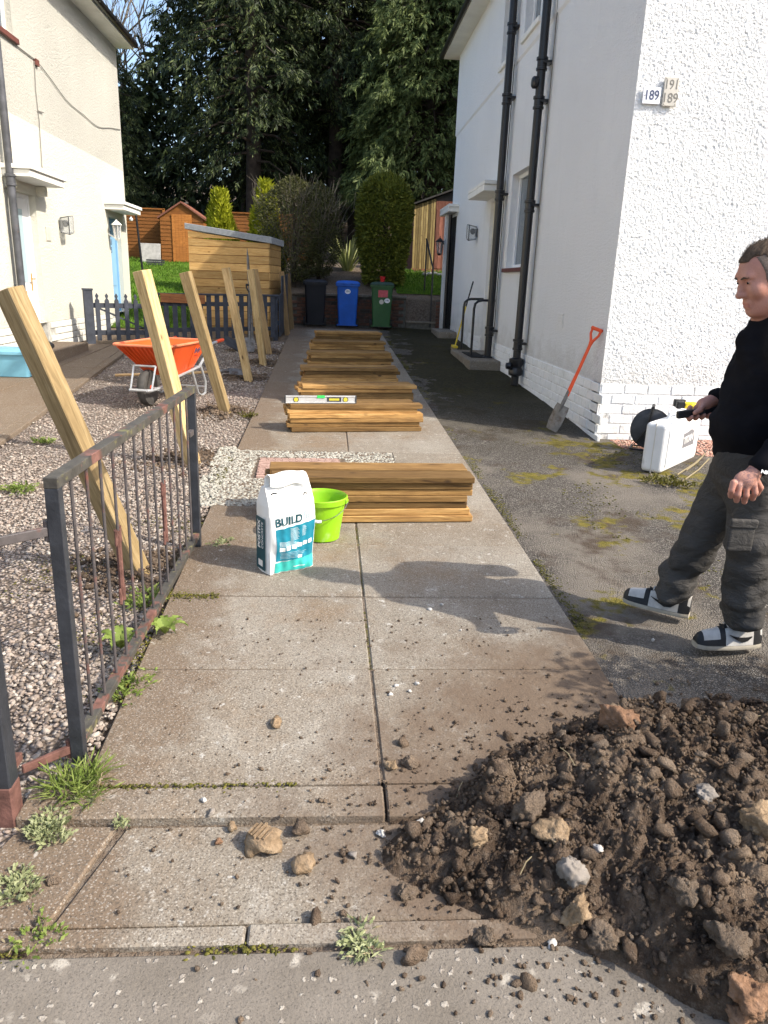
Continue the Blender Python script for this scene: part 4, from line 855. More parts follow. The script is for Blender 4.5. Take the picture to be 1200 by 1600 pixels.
# ================================================================ SACK OF CONCRETE MIX
bw, bd, bh = .262, .15, .46
bg = E('cement_bag', 'white and teal sack of concrete mix standing on the path', 'bag', (-.2475, 3.785, gz(3.785)), R_(31))
def bagP(u, v, off=0.0):     # front face, u -1..1, v 0..1
    z = v*bh; bul = .030*(1-u**2)**.8*math.sin(min(1, v*1.05)*math.pi)**.7+.004*math.sin(9*v+4*u)+.003*math.sin(17*u+6*v)+.006*mnoise.noise(Vector((u*2.2, v*6, 1.7)))+.003*mnoise.noise(Vector((u*6, v*15, 4.2)))
    top = max(0, (v-.80)/.20); y = -(bd/2*(1-.65*top**1.2)+bul)
    x = u*bw/2*(1-.03*math.sin(v*7))
    return Vector((x, y-off, z+.010*(1-u*u)*(v > .5)*(v-.5)))
def bagring(v):
    P = []; top = max(0, (v-.80)/.20)
    for u in np.linspace(-1, 1, 33): P.append(bagP(u, v))
    hd_ = bd/2*(1-.65*top**1.2); z = v*bh
    for k in np.linspace(0, 1, 6)[1:-1]: P.append(Vector((bw/2+.012*math.sin(k*math.pi)*(1-top), -hd_+2*hd_*k, z)))
    for u in np.linspace(1, -1, 33): q = bagP(u, v); P.append(Vector((q.x, -q.y*.85+.0, q.z)))
    for k in np.linspace(0, 1, 6)[1:-1]: P.append(Vector((-bw/2-.012*math.sin(k*math.pi)*(1-top)+.010*math.sin(k*math.pi)*top, hd_-2*hd_*k, z)))
    return P
s = MB(); s.loft([bagring(v) for v in np.linspace(0.0, 1, 56)])
sack = s.build('sack', MT['bagwhite'], bg, smooth=True)
fl = MB()       # gathered and folded top seal
n_ = 14; secs = []
for t, (yy, zz, wd) in enumerate(((0, -.012, .90), (.005, .02, .86), (.012, .045, .84), (-.005, .062, .82), (-.035, .060, .82), (-.050, .035, .83), (-.056, .010, .84))):
    A = []
    for k in range(n_):
        u = -1+2*k/(n_-1); A.append((u*bw/2*wd, yy+.006*math.sin(5*u+t), bh+zz+.006*math.sin(4*u+1)))
    for k in reversed(range(n_)):
        u = -1+2*k/(n_-1); A.append((u*bw/2*wd, yy+.007+.006*math.sin(5*u+t), bh+zz+.004+.006*math.sin(4*u+1)))
    secs.append(A)
fl.loft(secs); fl.build('folded_top', MT['bagwhite'], bg, smooth=True)
def patch(name, mat, u0, u1, v0, v1, off, par, nu=14, nv=14, vtop=None):
    Vv = []; 
    for j in range(nv+1):
        for i in range(nu+1):
            u = u0+(u1-u0)*i/nu; vt = v1+(vtop(u) if vtop else 0); Vv.append(bagP(u, v0+(vt-v0)*j/nv, off))
    F = [(j*(nu+1)+i, j*(nu+1)+i+1, (j+1)*(nu+1)+i+1, (j+1)*(nu+1)+i) for j in range(nv) for i in range(nu)]
    return MB().add(Vv, F).build(name, MT[mat], par, smooth=True)
patch('teal_panel', 'teal', -.78, .97, .155, .565, .0022, sack, 26, 26, vtop=lambda u: .035*u)
patch('turquoise_band', 'turq', -.80, .98, .012, .152, .0023, sack, 26, 12, vtop=lambda u: .02*u)
for k in range(6): patch('pictogram', 'bagwhite', -.66+k*.262, -.66+k*.262+.215, .275+.010*k, .325+.010*k, .0034, sack, 6, 6)
def conform(me, u0, v0, off=.0030):     # lettering laid on the curved front
    for vtx in me.vertices: vtx.co = bagP(u0+vtx.co.x/(bw/2), v0+vtx.co.y/bh+.035*(u0+vtx.co.x/(bw/2)), off+vtx.co.z)
    return me
link('lettering', conform(text_mesh('BUILD', .058, .0003, .0016, .92), -.22, .635), sack, MT['tealdark'])
link('lettering', conform(text_mesh('fit', .066, .0003, -.0004, .75), .55, .648), sack, MT['frosted'])
for r in range(11):
    patch('print_line', 'bagwhite', -.18, .16+.03*(r % 3), .535-r*.0135, .538-r*.0135, .0034, sack, 10, 1)
    if r < 9: patch('print_line', 'bagwhite', .34, .50+.03*(r % 2), .545-r*.0135, .548-r*.0135, .0034, sack, 8, 1)
for r in range(5): patch('print_line', 'bagwhite', -.66, .05+.12*((r*5) % 4)-.1, .385-r*.012, .388-r*.012, .0034, sack, 16, 1)
for r in range(5): patch('print_line', 'frosted', -.62, .3+.1*((r*3) % 4), .255-r*.018, .259-r*.018, .0034, sack, 16, 1)
patch('bird_mark', 'bagwhite', .18, .36, .165, .20, .0036, sack, 5, 5)
patch('print_line', 'bagwhite', .0, .5, .06, .068, .0036, sack, 10, 1)
# printed left side panel
sdp = MB(); xx = -bw/2-.0135
for z0, z1 in ((.012, .30),): sdp.add([(xx, bd*.36, z0), (xx, -bd*.33, z0), (xx, -bd*.33, z1), (xx, bd*.36, z1)], [(0, 1, 2, 3)])
sp2 = sdp.build('side_panel', MT['tealdark'], sack)
link('lettering', text_mesh('POSTFIX', .040, .0004, .0012, 1.0), sp2, MT['bagwhite'], M=frame3((xx-.001, .018, .205), (0, 0, 1), (-1, 0, 0)))
link('lettering', text_mesh('CONCRETE', .028, .0004, .0, 1.0), sp2, MT['bagwhite'], M=frame3((xx-.001, -.020, .205), (0, 0, 1), (-1, 0, 0)))
MB().add([(xx-.001, .03, .03), (xx-.001, -.02, .03), (xx-.001, -.02, .065), (xx-.001, .03, .065)], [(0, 1, 2, 3)]).build('print_label', MT['bagwhite'], sp2)
for u, v in ((-.70, .935), (.62, .90)):
    MB().tube([bagP(u-.10, v-.012, .002), bagP(u, v+.004, .003), bagP(u+.13, v-.008, .002)], .0035, 6).build('handle_slit', MT['dark'], sack)

# ================================================================ GREEN BUCKET
bk = E('bucket', 'lime green plastic bucket with wire handle beside the sack', 'bucket', M=Matrix.Translation((-.065, 4.235, gz(4.235)+.001)) @ Matrix.Scale(.93, 4))
s = MB(); s.lathe([(.0, .012), (.108, .012), (.112, .0), (.116, .0), (.118, .02), (.150, .235), (.164, .240), (.166, .272), (.160, .278), (.153, .272), (.147, .25), (.112, .022), (.0, .018)], 40); s.build('pail', MT['lime'], bk, smooth=True)
for a in (R_(-20), R_(160)): MB().box((.160*math.cos(a), .160*math.sin(a), .255), (.03, .035, .03), Matrix.Rotation(a, 3, 'Z')).build('handle_lug', MT['lime'], bk, bev=.004)
pts = []
e0 = Vector((.172*math.cos(R_(-20)), .172*math.sin(R_(-20)), .25)); e1 = Vector((.172*math.cos(R_(160)), .172*math.sin(R_(160)), .25))
for t in np.linspace(0, 1, 19):
    q = R_(-20)-t*math.pi; pts.append((.176*math.cos(q), .176*math.sin(q), .25-.095*math.sin(t*math.pi)**.8))
MB().tube(pts, .0025, 6).build('wire_handle', MT['steel'], bk, smooth=True)
q = R_(-20)-.42*math.pi; MB().tube([(.178*math.cos(q-.12), .178*math.sin(q-.12), .158), (.178*math.cos(q), .178*math.sin(q), .155), (.178*math.cos(q+.12), .178*math.sin(q+.12), .157)], .010, 8).build('handle_grip', MT['white'], bk, smooth=True)

# ================================================================ TOOLS AND CASES AGAINST THE HOUSE
def spade(name, lab, foot, top, shaftmat, grip, blademat, blade=(.17, .26), shaftr=.016, cat='spade', dgrip=True, facing=None):
    foot = Vector(foot); top = Vector(top); ax = (top-foot).normalized(); L = (top-foot).length
    yv = Vector(facing) if facing else Vector((0, -1, 0)); yv = (yv-ax*yv.dot(ax)).normalized(); xv = yv.cross(ax)
    M = Matrix(((xv.x, yv.x, ax.x, foot.x), (xv.y, yv.y, ax.y, foot.y), (xv.z, yv.z, ax.z, foot.z), (0, 0, 0, 1)))
    e = E(name, lab, cat, M=M); bwid, bl = blade
    s = MB(); rows = []
    for t in np.linspace(0, 1, 8):
        hw = bwid/2*(.80+.2*min(1, t*4)) if t < .96 else bwid/2*.92
        rows.append([(hw*k, .018*(1-abs(k))*1.0-.006+.012*(1-t), t*bl) for k in np.linspace(-1, 1, 7)])
    V = [p for r in rows for p in r]; V2 = [(x, y+.003, z) for x, y, z in V]; m_ = len(V)
    F = [(i*7+j, i*7+j+1, (i+1)*7+j+1, (i+1)*7+j) for i in range(7) for j in range(6)]; s.add(V+V2, F+[tuple(m_+q for q in reversed(f)) for f in F]+[(j+1, j, m_+j, m_+j+1) for j in range(6)]+[(49+j, 50+j, m_+50+j, m_+49+j) for j in range(6)])
    s.build('blade', MT[blademat], e, smooth=True)
    MB().tube([(0, .012, bl*.72), (0, .014, bl), (0, .004, bl+.16)], [.012, .019, .018], 10).build('socket', MT['steel' if blademat == 'steel' else blademat], e, smooth=True)
    MB().tube([(0, .004, bl+.10), (0, 0, L*.6), (0, 0, L-(.13 if dgrip else 0))], [shaftr+.004, shaftr, shaftr], 10).build('shaft', MT[shaftmat], e, smooth=True)
    if dgrip:
        g = MB(); z = L-.15
        g.tube([(0, 0, z-.02), (.012, 0, z+.03), (.048, 0, z+.09), (.052, 0, z+.14)], [.016, .014, .012, .012], 8); g.tube([(0, 0, z-.02), (-.012, 0, z+.03), (-.048, 0, z+.09), (-.052, 0, z+.14)], [.016, .014, .012, .012], 8); g.tube([(-.062, 0, z+.145), (.062, 0, z+.145)], .017, 10)
        g.build('grip', MT[grip], e, smooth=True)
    return e
F_ = G(862, 672); sp1 = spade('spade', 'long orange handled spade leaning on the white house corner', (F_[0], F_[1], F_[2]), (2.512, 7.215, 1.275), 'orange_hi', 'orange_hi', 'steel', (.17, .27), .016, 'spade', True, (-.75, -.55, .25))
cs_d = Vector((.68, .733, 0)); cs_n = Vector((.733, -.68, 0))
cs = E('tool_case', 'large scuffed white plastic tool case standing on edge near the man', 'tool case', (2.673, 5.76, gz(5.9)-.012), math.atan2(cs_d.y, cs_d.x))
cl_, cw, chh = .88, .175, .41
s = MB(); s.box((cl_/2, cw/2, chh/2), (cl_, cw, chh)); o = s.build('case_body', MT['casewhite'], cs); bevel(o, .035, 4)
s = MB().box((cl_/2, -.004, chh/2), (cl_-.12, .02, chh-.10)); o = s.build('raised_panel', MT['casewhite'], cs); bevel(o, .008, 2)
MB().box((cl_/2, cw/2, chh/2), (cl_+.006, .008, chh+.006)).build('seam', MT['greyplate'], cs, bev=.003)
lb = MB().prism([(.41, -.0165, .16), (.70, -.0165, .16), (.70, -.0165, .235), (.665, -.0165, .285), (.60, -.0165, .305), (.50, -.0165, .29), (.41, -.0165, .285)], (0, 0, 0), (0, .002, 0)).build('label', MT['casegrey'], cs)
link('lettering', text_mesh('TITAN', .085, .0006, .002, .95), lb, MT['casewhite'], M=frame3((.545, -.0175, .225), (1, 0, 0), (0, -1, 0)) @ Matrix.Rotation(R_(4), 4, 'Z'))
h = MB(); h.tube([(.26, cw/2, chh-.005), (.27, cw/2, chh+.045), (.60, cw/2, chh+.045), (.61, cw/2, chh-.005)], .016, 8); h.build('carry_handle', MT['casewhite'], cs, smooth=True)
for x in (.16, .70): MB().box((x, .01, chh-.02), (.07, .02, .05)).build('catch', MT['casewhite'], cs, bev=.004)
rl = E('cable_reel', 'black cable reel behind the white tool case', 'cable reel', (2.905, 6.60, gz(6.60)-.012), math.atan2(.9, .42))
for x in (-.07, .07): MB().lathe([(.0, -.006), (.165, -.006), (.175, 0), (.165, .006), (0, .006)], 28, (x, 0, .20), 'X').build('reel_flange', MT['darkplastic'], rl, smooth=True)
MB().lathe([(.10, -.06), (.14, -.055), (.145, 0), (.14, .055), (.10, .06)], 24, (0, 0, .20), 'X').build('cable', MT['black'], rl, smooth=True)
fr = MB(); 
for x in (-.10, .10): fr.tube([(x, -.15, .012), (x, .15, .012), (x, .03, .2), (x, .0, .40)], .010, 8); fr.tube([(x, -.15, .012), (x, -.03, .2)], .010, 8)
fr.tube([(-.10, 0, .40), (.10, 0, .40)], .016, 8); fr.tube([(-.10, .15, .012), (.10, .15, .012)], .010, 8); fr.tube([(-.10, -.15, .012), (.10, -.15, .012)], .010, 8); fr.build('stand', MT['black'], rl, smooth=True)
MB().tube([(.07, .08, .22), (.14, .08, .22)], .012, 8).build('crank_knob', MT['black'], rl)
# cordless drill lying on the case
dp = Matrix.Translation(Vector((2.673, 5.76, gz(5.9)-.012))+cs_d*.80+Vector((-cs_d.y, cs_d.x, 0))*.09+Vector((0, 0, chh+.046))) @ Matrix.Rotation(R_(-8), 4, 'Z')
dl_ = E('cordless_drill', 'yellow and black cordless drill resting on the white case', 'drill', M=dp)
s = MB(); s.tube([(-.05, 0, .02), (.03, 0, .02), (.06, 0, .02)], [.030, .032, .026], 12); o = s.build('motor_housing', MT['yellow'], dl_, smooth=True)
MB().tube([(.06, 0, .02), (.085, 0, .02), (.12, 0, .02)], [.025, .022, .012], 12).build('chuck', MT['darkplastic'], dl_, smooth=True)
MB().tube([(-.02, 0, .01), (-.045, .05, .012), (-.05, .10, .012)], [.019, .018, .02], 10).build('handle', MT['black'], dl_, smooth=True)
MB().box((-.055, .13, .018), (.10, .05, .065)).build('battery', MT['black'], dl_, bev=.006)
MB().box((-.085, 0, .02), (.07, .06, .066)).build('motor_cap', MT['black'], dl_, bev=.008)
MB().box((-.02, -.031, .022), (.05, .006, .045)).build('badge', MT['yellow'], dl_, bev=.004)
# bits at the man's feet: light offcuts and a scrap
for k, (q0, q1) in enumerate((((1058, 742), (1102, 708)), ((1066, 752), (1108, 716)), ((1072, 735), (1098, 712)))):
    a, b = Vector(G(*q0)), Vector(G(*q1)); z = .012
    o = MB().tube([(a.x, a.y, drive_z(np.array(a.x), np.array(a.y))+z), ((a.x+b.x)/2+.02, (a.y+b.y)/2, drive_z(np.array(a.x), np.array(a.y))+z+.012), (b.x, b.y, drive_z(np.array(b.x), np.array(b.y))+z)], .006, 5).build('straw_stalk', MT['straw'], None, smooth=True)
    tag(o, ['pale dry stalk lying nearest the man on red gravel', 'middle pale dry stalk lying on the red gravel', 'shortest pale dry stalk beside the tool case'][k], 'stalk', 'dry stalks on the red gravel')

# ================================================================ DOOR STEP, HANDRAILS, BROOM at the white house
st = E('door_step', 'concrete door step with dark mat below the side door', 'step', (2.30, 12.5, gz(12.5)))
MB().bx(-.24, .247, -1.02, .95, -.1, .075).build('tread', MT['slab'], st, bev=.012)
MB().bx(-.14, .20, -.55, .35, .076, .09).build('door_mat', MT['dark'], st, bev=.004)
for (y, lab) in ((12.28, 'black bent handrail on the near side of the side door step'), (13.28, 'black bent handrail on the far side of the side door step')):
    o = MB().tube([(2.22, y, gz(y)+.06), (2.22, y, 1.28), (2.235, y, 1.36), (2.28, y, 1.40), (2.34, y, 1.415), (2.553, y, 1.42)], .021, 10).build('handrail', MT['pipe'], None, smooth=True); tag(o, lab, 'handrail', 'handrails at the side door')
br = E('broom', 'broom with yellow handle leaning beside the side door', 'broom', (2.26, 13.75, gz(13.75)+.05))
MB().tube([(-.10, -.15, .03), (.06, -.10, .72)], .013, 8).build('yellow_handle', MT['broomyellow'], br, smooth=True); MB().tube([(.06, -.10, .72), (.165, -.07, 1.15)], .013, 8).build('dark_handle', MT['black'], br, smooth=True)
s = MB(); s.box((-.11, -.15, .02), (.08, .30, .04)); s.build('broom_head', MT['broomyellow'], br, bev=.005)
MB().box((-.12, -.15, -.015), (.07, .29, .04), taper=1.0).build('bristles', MT['straw'], br)
o = MB().bx(2.15, 2.54, 15.9, 17.1, gz(16.4)-.1, gz(16.4)+.09).build('door_step', MT['slab'], None, bev=.012); tag(o, 'low concrete step below the far door of the white house', 'step')

# ================================================================ LEFT: step, boot, storage box
o = MB().bx(-4.36, -3.86, 10.75, 12.2, gz(11.2)-.1, gz(12)+.13).build('door_step', MT['slab'], None, bev=.012); tag(o, 'thick concrete door step below the white door', 'step')
bs = E('shoe_scraper', 'black plastic boot scraper on the step of the white door', 'boot scraper', (-4.10, 10.98, gz(12)+.13))
MB().prism([(-.11, -.14, .001), (.11, -.14, .001), (.11, -.14, .05), (.06, -.14, .085), (-.06, -.14, .085), (-.11, -.14, .05)], (0, 0, 0), (0, .28, 0)).build('scraper_body', MT['black'], bs, bev=.01)
MB().bx(-.06, .06, -.10, .10, .0855, .10).build('brush', MT['darkplastic'], bs, bev=.004)
bb_ = E('storage_box', 'sky blue plastic storage box with lid beside the neighbour path', 'box', (-4.03, 9.73, gz(9.7)))
s = MB(); s.loft([rrect(0, .27, .22, .001, .04), rrect(0, .30, .245, .27, .05)]); s.build('tub', MT['bluebox'], bb_, smooth=True)
s = MB(); s.loft([rrect(0, .325, .27, .272, .05), rrect(0, .325, .27, .305, .05), rrect(0, .30, .245, .325, .05)]); s.build('lid', MT['bluebox'], bb_, smooth=True)

# ================================================================ PICKET FENCE, its gate, and the tools on it
FA, FB = Vector((-4.07, 13.02, 0)), Vector((-1.10, 14.52, 0)); fl_ = (FB-FA).length; fa = math.atan2(FB.y-FA.y, FB.x-FA.x)
FS = S_GROUND*math.sin(fa)
pg = E('picket_gate', 'dark grey picket gate with pointed pales and diagonal brace', 'gate', (FA.x, FA.y, gz(FA.y)), fa)
for k in range(6):
    x = .14+k*.155; z0 = .05+FS*x
    MB().prism([(x-.035, -.012, z0), (x+.035, -.012, z0), (x+.035, -.012, .70), (x+.012, -.012, .735), (x+.028, -.012, .775), (x, -.012, .82), (x-.028, -.012, .775), (x-.012, -.012, .735), (x-.035, -.012, .70)], (0, 0, 0), (0, .02, 0)).build('pale', MT['fence_grey'], pg, bev=.002)
for z in (.18, .62): MB().bx(.08, 1.0, .009, .045, z-.04, z+.04).build('rail', MT['fence_grey'], pg, bev=.003)
MB().prism([(.12, .012, .58), (.19, .012, .58), (.98, .012, .22), (.92, .012, .22)], (0, 0, 0), (0, .03, 0)).build('brace', MT['fence_grey'], pg)
o = MB().bx(-.07, .07, -.05, .05, -.05, .86).box((0, 0, .875), (.16, .12, .03)).build('gate_post', MT['fence_grey'], None, M=WM[pg.name] @ Matrix.Translation((0, .0, 0)), bev=.004); tag(o, 'stout dark grey timber post at the house end of the picket gate', 'post')
pf = E('picket_fence', 'dark grey flat topped picket fence in front of the honey shed', 'fence', (FA.x, FA.y, gz(FA.y)), fa)
k = 0; x = 1.12
while x < fl_-.04:
    MB().bx(x-.042, x+.042, -.012, .008, .04+FS*x, .80+FS*x*.6).build('pale', MT['fence_grey'], pg if False else pf, bev=.002); x += .152; k += 1
for z in (.22, .66): MB().prism([(1.04, .009, z-.035), (fl_, .009, z-.035+FS*fl_*.6), (fl_, .009, z+.035+FS*fl_*.6), (1.04, .009, z+.035)], (0, 0, 0), (0, .04, 0)).build('rail', MT['fence_grey'], pf)
MB().prism([(1.04, -.03, .80+FS*.6), (fl_+.03, -.03, .80+FS*fl_*.6), (fl_+.03, -.03, .835+FS*fl_*.6), (1.04, -.03, .835+FS*.6)], (0, 0, 0), (0, .08, 0)).build('top_rail', MT['fence_grey'], pf, bev=.003)
for x in (1.05, fl_): MB().bx(x-.045, x+.045, .05, .13, -.05, .83).build('post', MT['fence_grey'], pf, bev=.004)
rf = E('board_fence', 'dark grey upright board fence running back beside the shed', 'fence', (-1.06, 14.62, gz(14.62)), math.atan2(3.0, .04))
for k in range(22):
    x = .06+k*.135; MB().bx(x-.06, x+.06, -.01, .01, .03+S_GROUND*x, (.80 if k < 4 else 1.12)+S_GROUND*x+random.uniform(-.01, .01)).build('board', MT['fence_grey'], rf, bev=.002)
for z in (.25, .70): MB().bx(0, 3.0, .011, .05, z, z+.07).build('rail', MT['fence_grey'], rf)
# brown board hung over the picket fence
o = MB().box((1.56, -.045, .76), (.78, .02, .15), Matrix.Rotation(R_(1.2), 3, 'Y')).build('loose_board', MT['oldboard'], None, M=WM[pf.name], bev=.003); tag(o, 'reddish brown board hung along the top of the picket fence', 'board')
ff = math.atan2(FB.y-FA.y, FB.x-FA.x); fnrm = Vector((math.sin(ff), -math.cos(ff), 0))
def onfence(px, py): 
    v = Vector(ray(px, py)); n = fnrm; t = (FA-Vector((0, 0, 0))).dot(n)/v.dot(n); return Vector(CAM)+v*t
b0 = Vector(G(366, 548)); t0 = onfence(373, 488); 
spade('snow_shovel', 'black snow shovel with wide blade leaning on the picket fence', (b0.x, b0.y, b0.z), (t0.x-.0+fnrm.x*.06, t0.y+fnrm.y*.06, t0.z-.1), 'alum', 'black', 'darkplastic', (.42, .40), .016, 'shovel', False, (fnrm.x, fnrm.y, .3))
b0 = Vector(G(390, 550)); 
spade('spade', 'dark long shafted spade standing against the picket fence behind the posts', (b0.x, b0.y, b0.z), (b0.x-.03, b0.y+.42, 1.52), 'pipe_grey', 'black', 'steel', (.17, .24), .02, 'spade', True, (.2, -1, .3))
b1 = Vector((-1.50, 14.02, gz(14.02)))
cb = E('crowbar', 'long grey steel pinch bar leaning against the shed', 'crowbar', M=Matrix.Translation(b1) @ Matrix.Rotation(R_(-4.5), 4, 'X') @ Matrix.Rotation(R_(-3), 4, 'Y'))
MB().tube([(0, 0, 0), (0, 0, 1.2), (0, 0, 1.45), (0, 0, 1.62)], [.026, .026, .022, .003], 8).build('bar', MT['steel'], cb, smooth=True)
MB().tube([(0, 0, .0), (.0, -.02, .02), (.0, -.03, .03)], [.03, .032, .02], 8).build('heel', MT['steel'], cb, smooth=True)
# round shovel lying on the gravel
lp0, lp1 = Vector(G(180, 590)), Vector(G(396, 586))
ls = E('round_shovel', 'round mouthed shovel with wooden shaft lying behind the wheelbarrow', 'shovel', (lp0.x, lp0.y, lp0.z), math.atan2(lp1.y-lp0.y, lp1.x-lp0.x))
Ls = (lp1-lp0).length
MB().tube([(0, 0, .03), (Ls*.5, 0, .05), (Ls*.74, 0, .07)], .018, 8).build('shaft', MT['shaft'], ls, smooth=True); MB().tube([(Ls*.72, 0, .068), (Ls*.83, 0, .08)], [.021, .026], 8).build('socket', MT['steel'], ls, smooth=True)
s = MB(); rows = []
for t in np.linspace(0, 1, 9):
    hw = .125*math.sqrt(max(0.02, 1-(max(0, t-.45)/.56)**2))*(.75+.25*min(1, t*4)); rows.append([(Ls*.81+t*.30, hw*q, .115-.07*abs(q)**2-.055*t**2+.0) for q in np.linspace(-1, 1, 9)])
V = [p for r in rows for p in r]; V2 = [(x, y, z-.005) for x, y, z in V]; m_ = len(V); F = [(i*9+j, i*9+j+1, (i+1)*9+j+1, (i+1)*9+j) for i in range(8) for j in range(8)]
s.add(V+V2, F+[tuple(m_+q for q in reversed(f)) for f in F]).build('blade', MT['steel'], ls, smooth=True)

# ================================================================ STORAGE SHED behind the fence
ss = E('garden_shed', 'honey timber shed with sloping grey felt roof behind the fence', 'shed', (-1.29, 15.2, tz(-1.5, 15.4)), R_(-6))
zB = WM[ss.name].translation.z; sw, sd_ = 1.55, 1.2; nB = 13
zR, zL = 2.27-zB, 2.45-zB
MB().bx(-sw+.01, -.01, .004, sd_-.02, 0, zR-.03).build('frame', MT['oldboard'], ss)
bh_ = .147
for k in range(nB):
    z0 = k*bh_; z1 = z0+bh_-.010
    if z0 < zR-.02: 
        zz1 = min(z1, zR); MB().bx(0.0, .018, .0, sd_, z0, zz1).build('side_board', MT['cladding'], ss, bev=.002)
    if z0 < zL:
        a, b = z0, z1; f = lambda x: zR+(zL-zR)*(-x/sw)
        pts = [(-sw, 0, a), (0, 0, a), (0, 0, min(b, zR)), (-sw, 0, min(b, zL))]
        if a >= zR: xx = -sw*(a-zR)/(zL-zR); pts = [(-sw, 0, a), (xx, 0, a), (-sw, 0, min(b, zL))]
        MB().prism(pts, (0, 0, 0), (0, -.018, 0)).build('front_board', MT['cladding'], ss, bev=.002)
MB().prism([(-sw-.05, -.06, zL+.03), (.07, -.06, zR-.005+.0), (.07, -.06, zR+.115), (-sw-.05, -.06, zL+.135)], (0, 0, 0), (0, sd_+.12, 0)).build('roof', MT['felt'], ss, bev=.006)

# ================================================================ FAR LEFT: orange shed, panels, pole and lights
os_ = E('garden_shed', 'orange brown apex shed with plank door on the lawn', 'shed', (-4.79, 25.0, tz(-4.8, 25.0)-.02))
ow, oe, op = .66, 1.36, 1.78
cldm = MB()
for k in range(12):
    z0 = k*oe/12; cldm.prism([(-ow, -.0, z0), (-ow, -.018, z0), (-ow, -.006, z0+oe/12), (-ow, 0, z0+oe/12)], (0, 0, 0), (2*ow, 0, 0)); cldm.prism([(-ow, 0, z0), (-ow-.018, 0, z0), (-ow-.006, 0, z0+oe/12), (-ow, 0, z0+oe/12)], (0, 0, 0), (0, 1.6, 0))
cldm.bx(-ow, ow, .005, 1.6, 0, oe); cldm.prism([(-ow, 0, oe), (ow, 0, oe), (0, 0, op)], (0, 0, 0), (0, 1.6, 0)); cldm.build('cladding', MT['shed_orange'], os_)
dr_ = MB()
for k in range(6): dr_.bx(-.30+k*.102, -.30+k*.102+.098, -.035, -.02, .06, 1.45)
dr_.build('door', MT['shed_orange'], os_)
rfm = MB(); rfm.prism([(-ow-.07, -.06, oe-.06), (0, -.06, op), (0, -.06, op+.05), (-ow-.07, -.06, oe-.0)], (0, 0, 0), (0, 1.75, 0)); rfm.prism([(ow+.07, -.06, oe-.06), (0, -.06, op), (0, -.06, op+.05), (ow+.07, -.06, oe)], (0, 0, 0), (0, 1.75, 0)); rfm.build('roof', MT['shed_red'], os_)
pf2 = E('fence_panel', 'orange brown slatted fence panel left of the apex shed', 'fence', (-8.5, 25.6, tz(-7, 25.6)-.02)); s = MB()
for k in range(14):
    z0 = .02+k*.104; s.prism([(0, 0, z0), (0, -.02, z0), (0, -.006, z0+.11), (0, 0, z0+.11)], (0, 0, 0), (3.05, 0, 0))
s.build('slats', MT['shed_orange'], pf2)
for x in (0, 1.5, 1.56, 3.05): MB().bx(x-.035, x+.035, -.05, -.02, 0, 1.52).build('batten', MT['shed_orange'], pf2)
MB().bx(-.03, 3.08, -.05, .03, 1.50, 1.54).build('capping', MT['shed_orange'], pf2)
pf3 = E('fence_panel', 'orange brown slatted fence panel right of the apex shed', 'fence', (-3.95, 25.7, tz(-3, 25.7)-.02)); s = MB()
for k in range(14): z0 = .02+k*.104; s.prism([(0, 0, z0), (0, -.02, z0), (0, -.006, z0+.11), (0, 0, z0+.11)], (0, 0, 0), (3.2, 0, 0))
s.build('slats', MT['shed_orange'], pf3); MB().bx(-.03, 3.2, -.05, .03, 1.48, 1.52).build('capping', MT['shed_orange'], pf3)
pb_ = atY(225, 415, 18.5); lp = E('lamp_pole', 'thin black pole with a string of small lights on the lawn', 'pole', (pb_[0], 18.5, tz(pb_[0], 18.5)))
zt_ = atY(217, 330, 18.5)[2]-tz(pb_[0], 18.5)
MB().tube([(0, 0, -.05), (-.12, 0, zt_)], .025, 8).build('shaft', MT['pipe'], lp, smooth=True)
pts = [(-.12-t*.9, 0, zt_-.06-.42*t*(1.35-t)) for t in np.linspace(0, 1, 9)]; wire = MB().tube(pts, .005, 5).build('wire', MT['black'], lp)
for p in pts[1::2]: MB().lathe([(.0, -.10), (.035, -.085), (.045, -.055), (.018, -.01), (.012, 0)], 10, p).build('bulb', MT['white'], wire, smooth=True)
lb_ = atY(230, 405, 24.3); o = MB().box((0, 0, .29), (.62, .03, .60), Matrix.Rotation(R_(-8), 3, 'X')).build('paving_board', MT['stone_pale'], None, loc=(lb_[0], 24.75, tz(lb_[0], 24.75)-.01), bev=.005); tag(o, 'pale square board leaning on the orange fence panel', 'board')
cr_ = E('crate', 'low dark crate on the lawn beside the apex shed', 'crate', (atY(243, 408, 24.2)[0], 24.2, tz(-5.4, 24.2)))
for k in range(3): MB().bx(-.24, .24, -.16, -.14, .01+k*.06, .055+k*.06).build('slat', MT['darkplastic'], cr_); MB().bx(-.24, .24, .14, .16, .01+k*.06, .055+k*.06).build('slat', MT['darkplastic'], cr_)
MB().bx(-.24, .24, -.14, .14, .01, .03).build('base', MT['darkplastic'], cr_)

